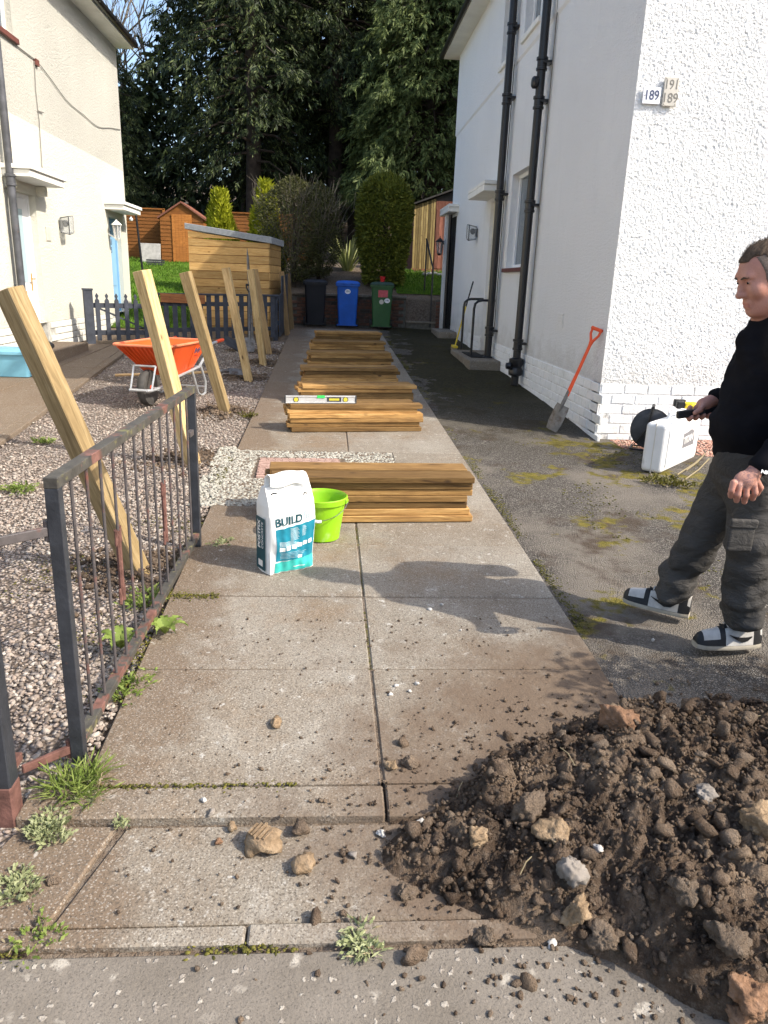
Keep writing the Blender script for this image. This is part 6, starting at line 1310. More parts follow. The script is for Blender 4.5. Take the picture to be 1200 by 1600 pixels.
for a in [('clod', 'large reddish brown lump at the back of the soil heap', 'clod', 968, 1128, .075, 'ochre', 1, (1, .7, .6)), ('stone', 'orange stone at the bottom right corner of the heap', 'stone', 1176, 1558, .050, 'ochre', 2), ('stone', 'small orange stone below the bottom right orange one', 'stone', 1150, 1590, .032, 'ochre', 3),
          ('stone', 'pale tan faced stone at the lower edge of the heap', 'stone', 898, 1432, .042, 'clay', 4, (.9, .7, 1)), ('stone', 'grey tan wedge stone standing in the middle of the heap', 'stone', 893, 1365, .045, 'stone', 5, (.8, .7, 1.1)), ('clod', 'dark grey slab like lump high on the heap', 'clod', 830, 1272, .052, 'soil', 6, (1.1, .7, .9)),
          ('clod', 'tan crumbly lump right of the dark slab like one', 'clod', 868, 1305, .050, 'clay', 7), ('stone', 'ochre stone on the left side of the heap', 'stone', 745, 1312, .034, 'clay', 8), ('clod', 'large brown clod at the right of the heap low down', 'clod', 1080, 1400, .042, 'soil', 9), ('clod', 'brown clod above the orange corner stone', 'clod', 1140, 1475, .045, 'soil', 10),
          ('clod', 'rounded tan stone at the right edge of the heap', 'stone', 1192, 1285, .050, 'clay', 11), ('clod', 'dark clod lying apart on the pavement below the heap', 'clod', 760, 1466, .032, 'soil', 12), ('clod', 'small dark clod at the left foot of the heap', 'clod', 632, 1394, .030, 'soil', 13), ('stone', 'big pale stone half buried at the heap top right', 'stone', 1100, 1240, .034, 'stone', 14),
          ('stone', 'small white stone shining on the upper heap', 'stone', 1042, 1232, .014, 'stone_pale', 15), ('stone', 'white stone in the centre of the heap', 'stone', 934, 1328, .014, 'stone_pale', 16), ('stone', 'white stone on the left slope of the heap', 'stone', 656, 1284, .013, 'stone_pale', 17), ('stone', 'white stone just left of the heap foot', 'stone', 596, 1303, .014, 'stone_pale', 18),
          ('stone', 'flat pale chip lying on the pavement below the heap', 'stone', 864, 1474, .014, 'stone_pale', 19, (1.3, .7, .4)), ('clod', 'brown clod at the very left of the heap', 'clod', 640, 1195, .028, 'soil', 20), ('clod', 'tan clod beside the leftmost brown one', 'clod', 612, 1197, .022, 'clay', 21), ('clod', 'thick dark clod near the lower middle of the heap', 'clod', 945, 1470, .040, 'soil', 22)]:
    lump(a[0], a[1], a[2], a[3], a[4], a[5], MT[a[6]], a[7], *(a[8:9] or [(1, .9, .75)]))
for k, (px, py, a, L) in enumerate(((1150, 1192, .3, .05), (880, 1240, 2.0, .035), (720, 1245, 1.1, .03), (1010, 1180, 2.6, .04), (820, 1380, .8, .028))):
    p = G(px, py); h = float(hz_(p[None])[0])+max(0.0, float(heap_h(p[0], p[1])))+.022; d = Vector((math.cos(a)*L, math.sin(a)*L, .01)); c = Vector((p[0]-.1*h, p[1]-.25*h, h))
    tag(MB().tube([c-d, c+Vector((0, 0, .012)), c+d], .0016, 5).build('root', MT['straw'], None), ['pale dry root on the top right of the soil heap', 'pale root lying mid heap above the dark slab like lump', 'short pale root on the left slope of the heap', 'pale root near the back edge of the heap', 'shortest pale root low on the heap'][k], 'root', 'roots in the soil heap')
# the grooved clay piece and its neighbours on the crossover slab
gc = lump('clay_block', 'flat tan clay block with parallel grooves on the slab', 'clay block', 407, 1312, .058, MT['clay'], 31, (1, .85, .55), .5, ICO3, .16, None, False)
gv = MB()
for k in range(5): gv.box((-.026+k*.013, .0, .0290-.0022*abs(k-2)), (.0065, .066-.010*abs(k-2), .014))
gv.build('groove_ridges', MT['clay'], gc, M=Matrix.Rotation(R_(-30)-31*1.7, 4, 'Z'))
for a in [('clod', 'round tan clod below the grooved clay block', 474, 1352, .036, 'clay', 32), ('clod', 'small tan clod touching the grooved block on its left', 362, 1292, .017, 'clay', 33), ('clod', 'dark clod right of the grooved clay block', 470, 1297, .030, 'soil', 34), ('clod', 'small brown clod left of the grooved block', 342, 1315, .014, 'ochre', 35), ('clod', 'flat tan crumb on the middle of the path', 432, 1130, .026, 'clay', 36),
          ('stone', 'brown stone by the left end of the crossover slab', 80, 1376, .020, 'soil', 37), ('stone', 'small dark stone on the kerb left of centre', 330, 1270, .013, 'stone', 38), ('stone', 'pale chip on the kerb left of centre', 318, 1250, .011, 'stone_pale', 39), ('stone', 'grey stone at the left of the small clods by the heap', 552, 1335, .014, 'stone', 40)]:
    lump(a[0], a[1], a[0], a[2], a[3], a[4], MT[a[5]], a[6], (1, .9, .7), .5, ICO3, .28, None, False)
for k, (px, py, r) in enumerate(((620, 1072, .010), (652, 1068, .012), (610, 1085, .011), (690, 945, .010), (640, 1080, .009), (672, 952, .011), (1020, 1000, .010), (555, 1010, .006), (720, 985, .006))):
    lump('stone', f"loose pale stone on the slabs, {['top left of the trio above the clods', 'rightmost of the trio above the clods', 'lowest of the trio above the clods', 'just below the shadow of the person', 'between the larger two', 'left of the one below the shadow', 'right beside the near shoe', 'alone near the middle joint', 'alone right of the middle joint'][k]}", 'stone', px, py, r, MT['stone_pale'], 50+k, (1.1, .9, .7), .5, ICO2, .25, 'loose stones on the path', False)

# ================================================================ WEEDS AND MOSS
def tuft(lab, px, py, n, L, W, mat, spread, cat='weed', name='weed', lean=.6, sd=0, dz=0.0, flat=1.0):
    p = G(px, py); e = E(name, lab, cat, (p[0], p[1], p[2]-.01+dz)); g = np.random.default_rng(sd+5); a = g.uniform(0, 6.283, n); rr_ = spread*np.sqrt(g.random(n)); Pq = np.stack([rr_*np.cos(a), rr_*np.sin(a)*.8, np.zeros(n)], -1)
    cl_c = g.normal(0, spread*.55, (7, 2)); ci = g.integers(0, 7, n); Pq[:, :2] = Pq[:, :2]*.6+cl_c[ci]; a = a+g.normal(0, .9, n)
    D = np.stack([np.cos(a)*lean, np.sin(a)*lean, np.full(n, flat)], -1)+g.normal(0, .42, (n, 3)); D[:, 2] = np.abs(D[:, 2]); Lq = g.uniform(.5, 1.2, n)*L; mid = Pq+unit(D)*Lq[:, None]*.55
    D2 = D+np.stack([np.cos(a), np.sin(a), -np.full(n, .6)], -1)*lean
    V, F = leaves(Pq, D, Lq*.9, W); V2, F2 = leaves(mid, D2, Lq*.6, W*.9); crown_obj('leaves', np.concatenate([V, V2]), np.concatenate([F, F2+len(V)]), MT[mat], e)
    k_ = max(6, n//9); V, F = leaves(Pq[:k_]*1.2, D[:k_]*[1.3, 1.3, .5]+g.normal(0, .4, (k_, 3))*[1, 1, .3], Lq[:k_]*1.2, W*.6); crown_obj('dead_leaves', V, F, MT['straw'], e); return e
tuft('bright tuft of grass at the foot of the iron gate', 106, 1232, 230, .085, .006, 'weed', .06, 'grass', 'grass_tuft', .7, 1)
tuft('low pale flowering weed below the grass tuft', 92, 1288, 420, .028, .010, 'paleweed', .075, 'weed', 'weed', .6, 2)
tuft('pale green weed growing at the pavement edge below the clods', 566, 1466, 130, .030, .009, 'paleweed', .050, 'weed', 'weed', 1.1, 3, 0.0, .5)
tuft('tiny weed by the left end of the kerb', 188, 1288, 45, .02, .008, 'paleweed', .02, 'weed', 'weed', .8, 4)
tuft('weed at the left corner of the crossover slab', 62, 1452, 80, .022, .009, 'weed', .05, 'weed', 'weed', .9, 5)
tuft('pale weed at the left edge by the gate post', 12, 1395, 170, .026, .010, 'paleweed', .06, 'weed', 'weed', .8, 6)
tuft('weed by the far end of the iron gate on the slab corner', 345, 846, 80, .035, .010, 'paleweed', .06, 'weed', 'weed', 1.0, 7)
tuft('small green grass patch in the gravel at far left', 25, 765, 110, .06, .012, 'weed', .10, 'weed', 'weed', .9, 8)
tuft('small weed in the gravel above the iron gate rail', 62, 690, 60, .06, .014, 'weed', .08, 'weed', 'weed', .9, 9)
tuft('green weeds among the stones under the iron gate', 192, 1075, 120, .042, .011, 'weed', .09, 'weed', 'weed', .9, 10)
tuft('leafy weeds behind the middle bars of the iron gate', 232, 935, 130, .05, .012, 'weed', .09, 'weed', 'weed', .9, 11)
tuft('low weed by the gravel edge beside the second stack', 385, 650, 70, .05, .016, 'moss', .09, 'weed', 'weed', 1.0, 12)
tuft('yellow green grass between the tool case and the man', 1048, 752, 260, .05, .012, 'moss', .16, 'grass', 'grass_tuft', .8, 14)
for k, (px, py, s_) in enumerate(((258, 992, 1.0), (190, 1015, 1.15))):
    p = G(px, py); e = E('dandelion', ['broad leaved dandelion on the path edge under the gate', 'broad leaved dandelion behind the gate bars'][k], 'weed', (p[0], p[1], p[2])); s = MB(); rd = random.Random(k)
    for i in range(7):
        a = i*.9+k; ln = .098*s_*rd.uniform(.7, 1.1); pts = [Vector((math.cos(a)*ln*t, math.sin(a)*ln*t, .055*math.sin(t*2.4)*s_+.004)) for t in np.linspace(0, 1, 12)]; sd = Vector((-math.sin(a), math.cos(a), 0)); V = []
        for j, q in enumerate(pts): wv = .021*s_*math.sin(min(1, .12+j/11*.95)*math.pi)**.8*(1.25 if j % 2 else .65); V += [q-sd*wv+Vector((0, 0, .008)), q, q+sd*wv+Vector((0, 0, .008))]
        s.add(V, [f for j in range(11) for f in ((3*j, 3*j+1, 3*j+4, 3*j+3), (3*j+1, 3*j+2, 3*j+5, 3*j+4))])
    s.build('leaves', MT['weed'], e, smooth=True)
def moss(P, r, lab):
    V, F = scatter(P, r, ICO1, .2, .5); return tag(link('moss', npmesh('moss', V, F, smooth=True), None, MT['moss']), lab, 'moss', kind='stuff')
n = 5200; Y = RNG.uniform(2.1, 15, n)**1.0; X = xr(Y)+np.abs(RNG.normal(0, .035, n))+.012; d = fbm(np.stack([X*0, Y*2.2, X*0], -1), 4, 77) > -.10; P = np.stack([X, Y, S_GROUND*Y-.010], -1)[d]
Y2 = RNG.uniform(2.1, 6, 1500); P2_ = np.stack([xl(Y2)-np.abs(RNG.normal(0, .04, 1500))+.01, Y2, S_GROUND*Y2-.004], -1)[fbm(np.stack([Y2*0, Y2*2.6, Y2*0], -1), 3, 78) > .15]
X3 = RNG.uniform(-.8, .1, 500); P3_ = np.stack([X3, 2.045+RNG.normal(0, .013, 500), np.full(500, gz(2.04)-.004)], -1)[fbm(np.stack([X3*4, X3*0, X3*0], -1), 3, 79)+np.clip(-.4-X3, 0, 1)*1.2 > .32]
X4 = RNG.uniform(-.82, -.55, 500); P4_ = np.stack([X4, 3.43+RNG.normal(0, .03, 500), np.full(500, gz(3.43)+.0)], -1)
X5 = RNG.uniform(-.9, .7, 700); P5_ = np.stack([X5, 1.462+RNG.normal(0, .012, 700), np.full(700, gz(1.46)-.022)], -1)[fbm(np.stack([X5*5, X5*0, X5*0], -1), 3, 80) > .22]
Y6 = RNG.uniform(2.1, 4.4, 900); P6_ = np.stack([xl(Y6)+.95+RNG.normal(0, .006, 900), Y6, gz(Y6)-.008], -1)[fbm(np.stack([Y6*0, Y6*3, Y6*0], -1), 3, 81) > .1]
X7 = RNG.uniform(-1.9, -.8, 5000); Y7 = RNG.uniform(1.7, 4.6, 5000); k7 = (fbm(np.stack([X7*2.2, Y7*2.2, X7*0], -1), 4, 83) > .38) & (X7 < xl(Y7)); P7_ = np.stack([X7, Y7, bed_z(X7, Y7)+.012], -1)[k7]
PP = np.concatenate([P, P2_, P3_, P4_, P5_, P6_, P7_]); moss(PP, .003+.0055*RNG.random(len(PP))**1.8, 'yellow green moss along the slab path edges and in the near gravel')
n = 2600; P = np.stack([RNG.uniform(1.7, 3.2, n), RNG.uniform(3.6, 6.9, n), np.zeros(n)], -1); d = fbm(P*[1.6, 1.6, 0]+[3, 0, 0], 4, 88) > .42; P = P[d]; P[:, 2] = drive_z(P[:, 0], P[:, 1])+.001; moss(P, .004+.008*RNG.random(len(P)), 'patches of yellow moss on the tarmac near the tool case')
# ================================================================ THE MAN (continuous surfaces grown from a distance field)
class SDF:
    def __init__(s, vox): s.v = vox; s.p = []
    def cone(s, a, b, r1, r2, k=.02): s.p.append(('c', np.array(a, float), np.array(b, float), r1, r2, k)); return s
    def ell(s, c, r, k=.02, R=None): s.p.append(('e', np.array(c, float), np.array(r, float), np.eye(3) if R is None else R, 0, k)); return s
    def sub(s, a, b, r1, r2, k=.006): s.p.append(('s', np.array(a, float), np.array(b, float), r1, r2, k)); return s
    @staticmethod
    def dcone(P, a, b, r1, r2):
        d = b-a; L2 = d@d; t = np.clip(((P-a)@d)/max(L2, 1e-9), 0, 1); return np.linalg.norm(P-a-t[..., None]*d, axis=-1)-(r1+(r2-r1)*t)
    def run(s, noise=None, clip=None):
        lo = np.min([np.minimum(p[1]-np.max(p[3] if p[0] != 'e' else p[2]), (p[2] if p[0] != 'e' else p[1])-np.max(p[4] if p[0] != 'e' else p[2])) for p in s.p if p[0] != 's'], 0)-.03
        hi = np.max([np.maximum(p[1]+np.max(p[3] if p[0] != 'e' else p[2]), (p[2] if p[0] != 'e' else p[1])+np.max(p[4] if p[0] != 'e' else p[2])) for p in s.p if p[0] != 's'], 0)+.03
        n = np.ceil((hi-lo)/s.v).astype(int)+1; D = np.full(n, .06, np.float32); ax = [lo[i]+np.arange(n[i])*s.v for i in range(3)]
        for p in s.p:
            k = p[5]; mg = k+.05
            if p[0] == 'e': l, h = p[1]-p[2].max()-mg, p[1]+p[2].max()+mg
            else: l, h = np.minimum(p[1], p[2])-max(p[3], p[4])-mg, np.maximum(p[1], p[2])+max(p[3], p[4])+mg
            i0 = np.clip(((l-lo)/s.v).astype(int), 0, n-1); i1 = np.clip(((h-lo)/s.v).astype(int)+2, 1, n)
            sl_ = tuple(slice(a, b) for a, b in zip(i0, i1)); P = np.stack(np.meshgrid(*[ax[q][sl_[q]] for q in range(3)], indexing='ij'), -1)
            if p[0] == 'e':
                q = (P-p[1])@p[3].T; kk = np.linalg.norm(q/p[2], axis=-1); g_ = np.linalg.norm(q/p[2]**2, axis=-1); d = np.where(g_ > 1e-6, kk*(kk-1)/np.maximum(g_, 1e-6), -p[2].min())
            else: d = s.dcone(P, p[1], p[2], p[3], p[4])
            cur = D[sl_]
            if p[0] == 's':
                hh_ = np.clip(.5-.5*(cur+d)/k, 0, 1); D[sl_] = cur*(1-hh_)-d*hh_+k*hh_*(1-hh_)
            else:
                hh_ = np.clip(.5+.5*(cur-d)/k, 0, 1); D[sl_] = cur*(1-hh_)+d*hh_-k*hh_*(1-hh_)
        if noise is not None:
            I = np.argwhere(np.abs(D) < .03); Pq = lo+I*s.v; D[I[:, 0], I[:, 1], I[:, 2]] += noise(Pq).astype(np.float32)
        if clip is not None:
            I = np.argwhere(np.abs(D) < .03); Pq = lo+I*s.v; D[I[:, 0], I[:, 1], I[:, 2]] = np.maximum(D[I[:, 0], I[:, 1], I[:, 2]], clip(Pq)).astype(np.float32)
        return s.net(D, lo)
    def net(s, D, lo):
        B = D < 0; c = [B[i:B.shape[0]-1+i, j:B.shape[1]-1+j, k:B.shape[2]-1+k] for i in (0, 1) for j in (0, 1) for k in (0, 1)]
        al = c[0].copy(); an = c[0].copy()
        for q in c[1:]: al &= q; an |= q
        M_ = an & ~al; I = np.argwhere(M_); idx = -np.ones(M_.shape, np.int32); idx[M_] = np.arange(len(I))
        S_ = np.zeros((len(I), 3)); C_ = np.zeros(len(I)); offs = [(i, j, k) for i in (0, 1) for j in (0, 1) for k in (0, 1)]
        for a in offs:
            for ax in range(3):
                if a[ax]: continue
                b = list(a); b[ax] = 1; da = D[I[:, 0]+a[0], I[:, 1]+a[1], I[:, 2]+a[2]]; db = D[I[:, 0]+b[0], I[:, 1]+b[1], I[:, 2]+b[2]]
                m_ = (da < 0) != (db < 0); t = np.where(m_, da/np.where(m_, da-db, 1), 0); pt = np.array(a, float)[None]+t[:, None]*(np.array(b)-np.array(a)); S_ += pt*m_[:, None]; C_ += m_
        V = lo+(I+S_/C_[:, None])*s.v; F = []
        for ax in range(3):
            sl0 = [slice(None)]*3; sl1 = [slice(None)]*3; sl0[ax] = slice(0, -1); sl1[ax] = slice(1, None); a_, b_ = B[tuple(sl0)], B[tuple(sl1)]; E_ = np.argwhere(a_ != b_); u, v_ = [q for q in range(3) if q != ax]
            E_ = E_[(E_[:, u] > 0) & (E_[:, v_] > 0) & (E_[:, u] < D.shape[u]-1) & (E_[:, v_] < D.shape[v_]-1)]; fl = a_[E_[:, 0], E_[:, 1], E_[:, 2]]
            def cell(du, dv): q = E_.copy(); q[:, u] -= du; q[:, v_] -= dv; return idx[q[:, 0], q[:, 1], q[:, 2]]
            Q = np.stack([cell(1, 1), cell(0, 1), cell(0, 0), cell(1, 0)], -1); flip = fl if ax != 1 else ~fl; Q[~flip] = Q[~flip][:, ::-1]; F.append(Q)
        F = np.concatenate(F); F = F[(F >= 0).all(1)]; return V, F
def smooth_mesh(V, F, it=2, lam=.5):
    e = np.concatenate([F[:, [0, 1]], F[:, [1, 2]], F[:, [2, 3]], F[:, [3, 0]]])
    for _ in range(it):
        A = np.zeros_like(V); c = np.zeros(len(V)); np.add.at(A, e[:, 0], V[e[:, 1]]); np.add.at(A, e[:, 1], V[e[:, 0]]); np.add.at(c, e[:, 0], 1); np.add.at(c, e[:, 1], 1); V = V+lam*(A/np.maximum(c, 1)[:, None]-V)
    return V
m = Mat('ruddy_skin', .5, .35).world(); m.b.inputs['Subsurface Weight'].default_value = .12; m.b.inputs['Subsurface Radius'].default_value = (.01, .004, .002)
m.col(m.mix(m.ramp(m.noise(320, 2), [(.45, 0), (.6, .30)]), m.ramp(m.noise(14, 3, .5), [(.25, (.43, .195, .145)), (.75, (.51, .26, .195))]), (.34, .15, .11))).bump(m.add(m.noise(260, 3), m.noise(90, 3)), .35, .002); MT['skin'] = m.m
m = Mat('tattooed_skin', .5, .35).world(); b = m.ramp(m.noise(22, 5), [(.3, (.42, .19, .14)), (.8, (.55, .30, .22))]); m.col(m.mix(m.mul(m.ramp(m.noise(75, 3, .6, None, 2.0), [(.50, 0), (.56, 1)]), .55), b, (.12, .09, .11))); MT['tattoo'] = m.m
m = Mat('short_brown_hair', .8, .25).world(); m.col(m.ramp(m.noise(180, 3, .7, m.stretch(1, 1, 2.5)), [(.3, (.055, .038, .026)), (.7, (.14, .10, .07))])).bump(m.noise(260, 3, .7), .8, .004); MT['hair'] = m.m
m = Mat('grey_stubbled_hair', .85, .2).world(); m.col(m.ramp(m.noise(240, 3, .7), [(.35, (.11, .085, .07)), (.65, (.24, .19, .155))])).bump(m.noise(300, 3, .7), .6, .002); MT['stubble'] = m.m
m = Mat('black_fleece', .95, .1).world(); m.col(m.ramp(m.noise(5, 5), [(.3, (.005, .005, .007)), (.7, (.011, .011, .014))])).bump(m.noise(400, 3), .2, .002); MT['fleece'] = m.m
m = Mat('grey_cotton_trousers', .9, .1).world(); m.col(m.ramp(m.noise(3.5, 6), [(.3, (.052, .049, .046)), (.7, (.092, .086, .080))])).bump(m.add(m.noise(500, 2), m.mul(m.noise(16, 4, .6, m.stretch(1, 1, 1.8), 1.0), 7.0)), .55, .006); MT['trouser'] = m.m
MT['leather_w'] = simple('scuffed_white_leather', (.50, .48, .45), .5, .22, 22, .2, 60); MT['leather_b'] = simple('black_leather', (.018, .018, .019), .5, .3, 14, .2, 60); MT['sole'] = simple('dirty_cream_sole', (.40, .36, .29), .7, .2, 16, .3, 60)
MT['lip'] = simple('lip', (.44, .18, .145), .5, .1, 30); MT['eyewhite'] = simple('eye_white', (.38, .33, .30), .25, .05, 20)
PX = lambda x, y, Y: np.array(atY(x, y, Y))
man = E('person', 'person in black jumper and grey cargo trousers walking left with a tool in hand', 'person', (1.72, 3.04, gz(3.04)))
mo = np.array([1.72, 3.04, gz(3.04)])
hc = np.array([1.650, 2.92, 1.700]); pit = R_(20); yaw = R_(1)
hf = np.array([-math.cos(pit)*math.cos(yaw), -math.sin(yaw)*math.cos(pit), -math.sin(pit)]); hu_ = np.array([-math.sin(pit), 0, math.cos(pit)]); hu_ = unit(hu_-hf*(hu_@hf)); hs = np.cross(hf, hu_)     # forward, up, side (towards his right, away)
H = lambda f, u, s=0.0: hc+hf*f+hu_*u+hs*s
HR = np.stack([hf, hs, hu_])
b = SDF(.0042)
b.ell(H(-.012, .025), (.104, .080, .100), .02, HR).ell(H(.030, -.045), (.062, .062, .075), .03, HR)          # skull, face mass
b.cone(H(.045, -.112, -.022), H(.045, -.112, .022), .030, .030, .03).cone(H(.066, -.118, -.008), H(.066, -.118, .008), .020, .020, .02)   # jaw, chin
b.cone(H(.015, -.095, -.048), H(-.035, -.060, -.062), .026, .026, .03).cone(H(.015, -.095, .048), H(-.035, -.060, .062), .026, .026, .03)
b.cone(H(.078, .020, -.035), H(.078, .020, .035), .016, .016, .02)                                          # brow ridge
b.cone(H(.088, .002), H(.108, -.040), .009, .012, .012).ell(H(.106, -.044), (.016, .013, .012), .008, HR).ell(H(.094, -.047, -.012), (.010, .008, .008), .008, HR).ell(H(.094, -.047, .012), (.010, .008, .008), .008, HR)   # nose
b.cone(H(.084, -.078, -.018), H(.084, -.078, .018), .0085, .0085, .008).cone(H(.083, -.093, -.015), H(.083, -.093, .015), .009, .009, .008)   # lips
b.sub(H(.096, -.0855, -.022), H(.096, -.0855, .022), .0035, .0035, .004); b.sub(H(.088, .002, -.034), H(.080, .002, -.040), .012, .010, .012).sub(H(.088, .002, .034), H(.080, .002, .040), .012, .010, .012)
b.ell(H(.060, -.035, -.045), (.028, .024, .028), .02, HR).ell(H(.060, -.035, .045), (.028, .024, .028), .02, HR)   # cheeks
for s_ in (-1, 1):
    b.ell(H(-.030, -.012, s_*.080), (.020, .009, .032), .008, HR).sub(H(-.026, -.008, s_*.092), H(-.026, -.020, s_*.092), .008, .006, .006)   # ears
    b.ell(H(.078, .003, s_*.034), (.011, .014, .010), .006, HR)     # eyelid mound
nk0, nk1 = H(-.045, -.075), np.array([1.755, 2.975, 1.47]); b.cone(nk0, nk1, .062, .075, .03).cone(H(.0, -.11), nk1+[-.03, 0, .02], .05, .06, .03)
pel = PX(1190, 738, 3.03); chest = PX(1208, 590, 3.0); b.cone(nk1, chest, .07, .12, .05).cone(chest, pel, .13, .12, .05)
shL, elL, wrL = PX(1238, 548, 2.80), PX(1262, 652, 2.73), PX(1188, 727, 2.71); shR, elR, wrR = PX(1205, 545, 3.18), PX(1190, 640, 3.28), PX(1122, 622, 3.22)
for sh, el, wr in ((shL, elL, wrL), (shR, elR, wrR)): b.cone(chest+[0, 0, .06], sh, .09, .06, .05).cone(sh, el, .052, .042, .03).cone(el, wr, .042, .031, .02)
hipL, knL, anL = PX(1185, 752, 2.93), PX(1172, 850, 2.88), PX(1162, 948, 2.90); hipR, knR, anR = PX(1152, 745, 3.13), PX(1098, 835, 3.17), PX(1056, 915, 3.21)
for hp, kn, an in ((hipL, knL, anL), (hipR, knR, anR)): b.cone(pel, hp, .11, .09, .04).cone(hp, kn, .08, .055, .03).cone(kn, an, .05, .036, .02)
# left hand hanging: back of the hand towards the camera, fingers down and a little curled
Lm = PX(1166, 752, 2.70); b.cone(wrL, Lm, .028, .032, .015).ell(PX(1163, 752, 2.70), (.045, .020, .043), .012)
for k, (x0, y0, x1, y1, x2, y2) in enumerate(((1178, 757, 1180, 770, 1176, 779), (1166, 759, 1166, 774, 1163, 784), (1155, 758, 1153, 773, 1151, 782), (1146, 754, 1143, 766, 1142, 775))):
    a0, a1, a2 = PX(x0, y0, 2.685), PX(x1, y1, 2.68), PX(x2, y2, 2.70); b.cone(a0, a1, .0125, .0115, .006).cone(a1, a2, .0115, .0105, .004).cone(a2, a2+np.array([.006, .022, .004]), .0105, .009, .004)
b.cone(PX(1180, 748, 2.70), PX(1188, 762, 2.715), .014, .012, .008).cone(PX(1188, 762, 2.715), PX(1183, 772, 2.725), .012, .010, .005)
# right hand: closed round the tool handle, thumb along the top
tA, tB = PX(1062, 648, 3.17), PX(1116, 640, 3.19); td = unit(tB-tA)
Rp = PX(1101, 632, 3.20); b.cone(wrR, Rp, .030, .030, .015).ell(PX(1100, 634, 3.205), (.036, .024, .030), .012)
for k, f in enumerate((.30, .48, .66, .84)):
    q = tA+(tB-tA)*f; up_ = np.array([0, 0, 1.]); a0 = q+np.array([.010, .028, .020-.004*k]); a1 = q+np.array([.0, .026, -.014]); a2 = q+np.array([-.002, -.006, -.026]); a3 = q+np.array([.0, -.024, -.014])
    b.cone(a0, a1, .0120, .0112, .005).cone(a1, a2, .0112, .0105, .004).cone(a2, a3, .0105, .0095, .004)
b.cone(Rp+[-.012, -.012, .0], PX(1094, 640, 3.155), .015, .0125, .008).cone(PX(1094, 640, 3.155), PX(1086, 645, 3.15), .0125, .0105, .005)
V, F = b.run(); V = smooth_mesh(V, F, 1, .4)
cen = V[F].mean(1); mi = np.zeros(len(F), int); dL = np.linalg.norm(cen-PX(1166, 748, 2.70), axis=1); mi[(dL < .052) & (cen[:, 2] > PX(1166, 760, 2.70)[2])] = 1
loc_ = (cen-hc)@np.stack([hf, hu_, hs]).T; mi[(np.abs(loc_[:, 1]+.0855) < .0095) & (loc_[:, 0] > .0845) & (np.abs(loc_[:, 2]) < .024)] = 2
body = link('body', npmesh('body', V-mo, F, mi, True), man, [MT['skin'], MT['tattoo'], MT['lip']])
# hair: longer on top, clipped sides
def hairclip(top):
    def fn(P):
        q = (P-hc)@np.stack([hf, hu_, hs]).T; f, u, s_ = q[:, 0], q[:, 1], np.abs(q[:, 2])
        if top: return np.maximum(.074+.012*(s_ > .035)*(f > .02)-u, f-.092)
        side = np.maximum(np.maximum(f-(.034+.20*(u-.02)*(u > .02)), -.035-.6*(f < -.035)*(-.035-f)-u), u-.086); return side
    return fn
def strands(V, L, par, mat):
    g = np.random.default_rng(4); n = min(len(V)*2, 5200); P = V[g.integers(0, len(V), n)]+g.normal(0, .0018, (n, 3)); q = unit(P-hc); D = q*.55-hf*.8+g.normal(0, .22, (n, 3)); k = ((P-hc)@hu_ > -.04)
    A, B_ = leaves(P[k]-mo, D[k], g.uniform(.6, 1.2, k.sum())*L, .0011); link('hair_strands', npmesh('hair_strands', A, B_), par, MT[mat])
hs1 = SDF(.0045); hs1.ell(H(-.010, .026), (.107, .0815, .105), .01, HR); V, F = hs1.run(lambda P: .0025*fbm(P*[90, 90, 40], 2, 7), hairclip(True)); hairo = link('hair', npmesh('hair', V-mo, F, smooth=True), body, MT['hair']); strands(V, .017, hairo, 'hair')
hs2 = SDF(.0045); hs2.ell(H(-.012, .022), (.1065, .0835, .104), .01, HR).cone(H(-.03, .0, -.05), H(-.03, .0, .05), .04, .04, .02); V, F = hs2.run(None, hairclip(False)); hairs_ = link('hair_sides', npmesh('hair_sides', V-mo, F, smooth=True), body, MT['stubble']); strands(V, .006, hairs_, 'stubble')
for s_ in (-1, 1):
    ey = MB(); p0 = H(.0835, .0005, s_*.036); ey.v = []; V_, F_ = ICO2; e_ = link('eye', npmesh('eye', (V_*[.0055, .009, .003])@HR+p0-mo, F_, smooth=True), body, MT['eyewhite']); link('pupil', npmesh('pupil', (V_*[.0035, .005, .0045])@HR+H(.0875, -.0008, s_*.036)-mo, F_, smooth=True), e_, MT['dark'])
    MB().tube([H(.0985, .017, s_*.014)-mo, H(.0975, .022, s_*.030)-mo, H(.086, .019, s_*.050)-mo], [.003, .0042, .002], 6).build('eyebrow', MT['hair'], body, smooth=True)
    MB().tube([H(.0905, .006, s_*.026)-mo, H(.089, .0075, s_*.036)-mo, H(.0825, .004, s_*.047)-mo], [.0018, .0024, .0015], 6).build('eyelid', MT['skin'], body, smooth=True)
# jumper
j = SDF(.0085); belly = PX(1184, 664, 3.0)
j.ell(belly+[.012, 0, 0], (.195, .195, .215), .06).ell(PX(1207, 588, 3.0), (.155, .215, .19), .08).cone(PX(1232, 525, 2.84), PX(1212, 522, 3.14), .085, .085, .06).cone(nk1+[.0, 0, -.04], nk1+[-.012, 0, .022], .098, .080, .03)
j.cone(nk1, H(-.045, -.125), .088, .072, .03).cone(H(-.02, -.150), nk1+[-.05, 0, -.05], .055, .08, .04); j.ell(PX(1192, 712, 3.02), (.185, .195, .085), .05)
for sh, el, wr in ((shL, elL, wrL), (shR, elR, wrR)): j.cone(sh, el, .082, .068, .04).cone(el, el+(wr-el)*.90, .068, .048, .03).cone(el+(wr-el)*.88, el+(wr-el)*.99, .046, .043, .01)
V, F = j.run(lambda P: .009*fbm(P*[8, 8, 17], 3, 17)); V = smooth_mesh(V, F, 1, .4); jm = link('jumper', npmesh('jumper', V-mo, F, smooth=True), man, MT['fleece'])
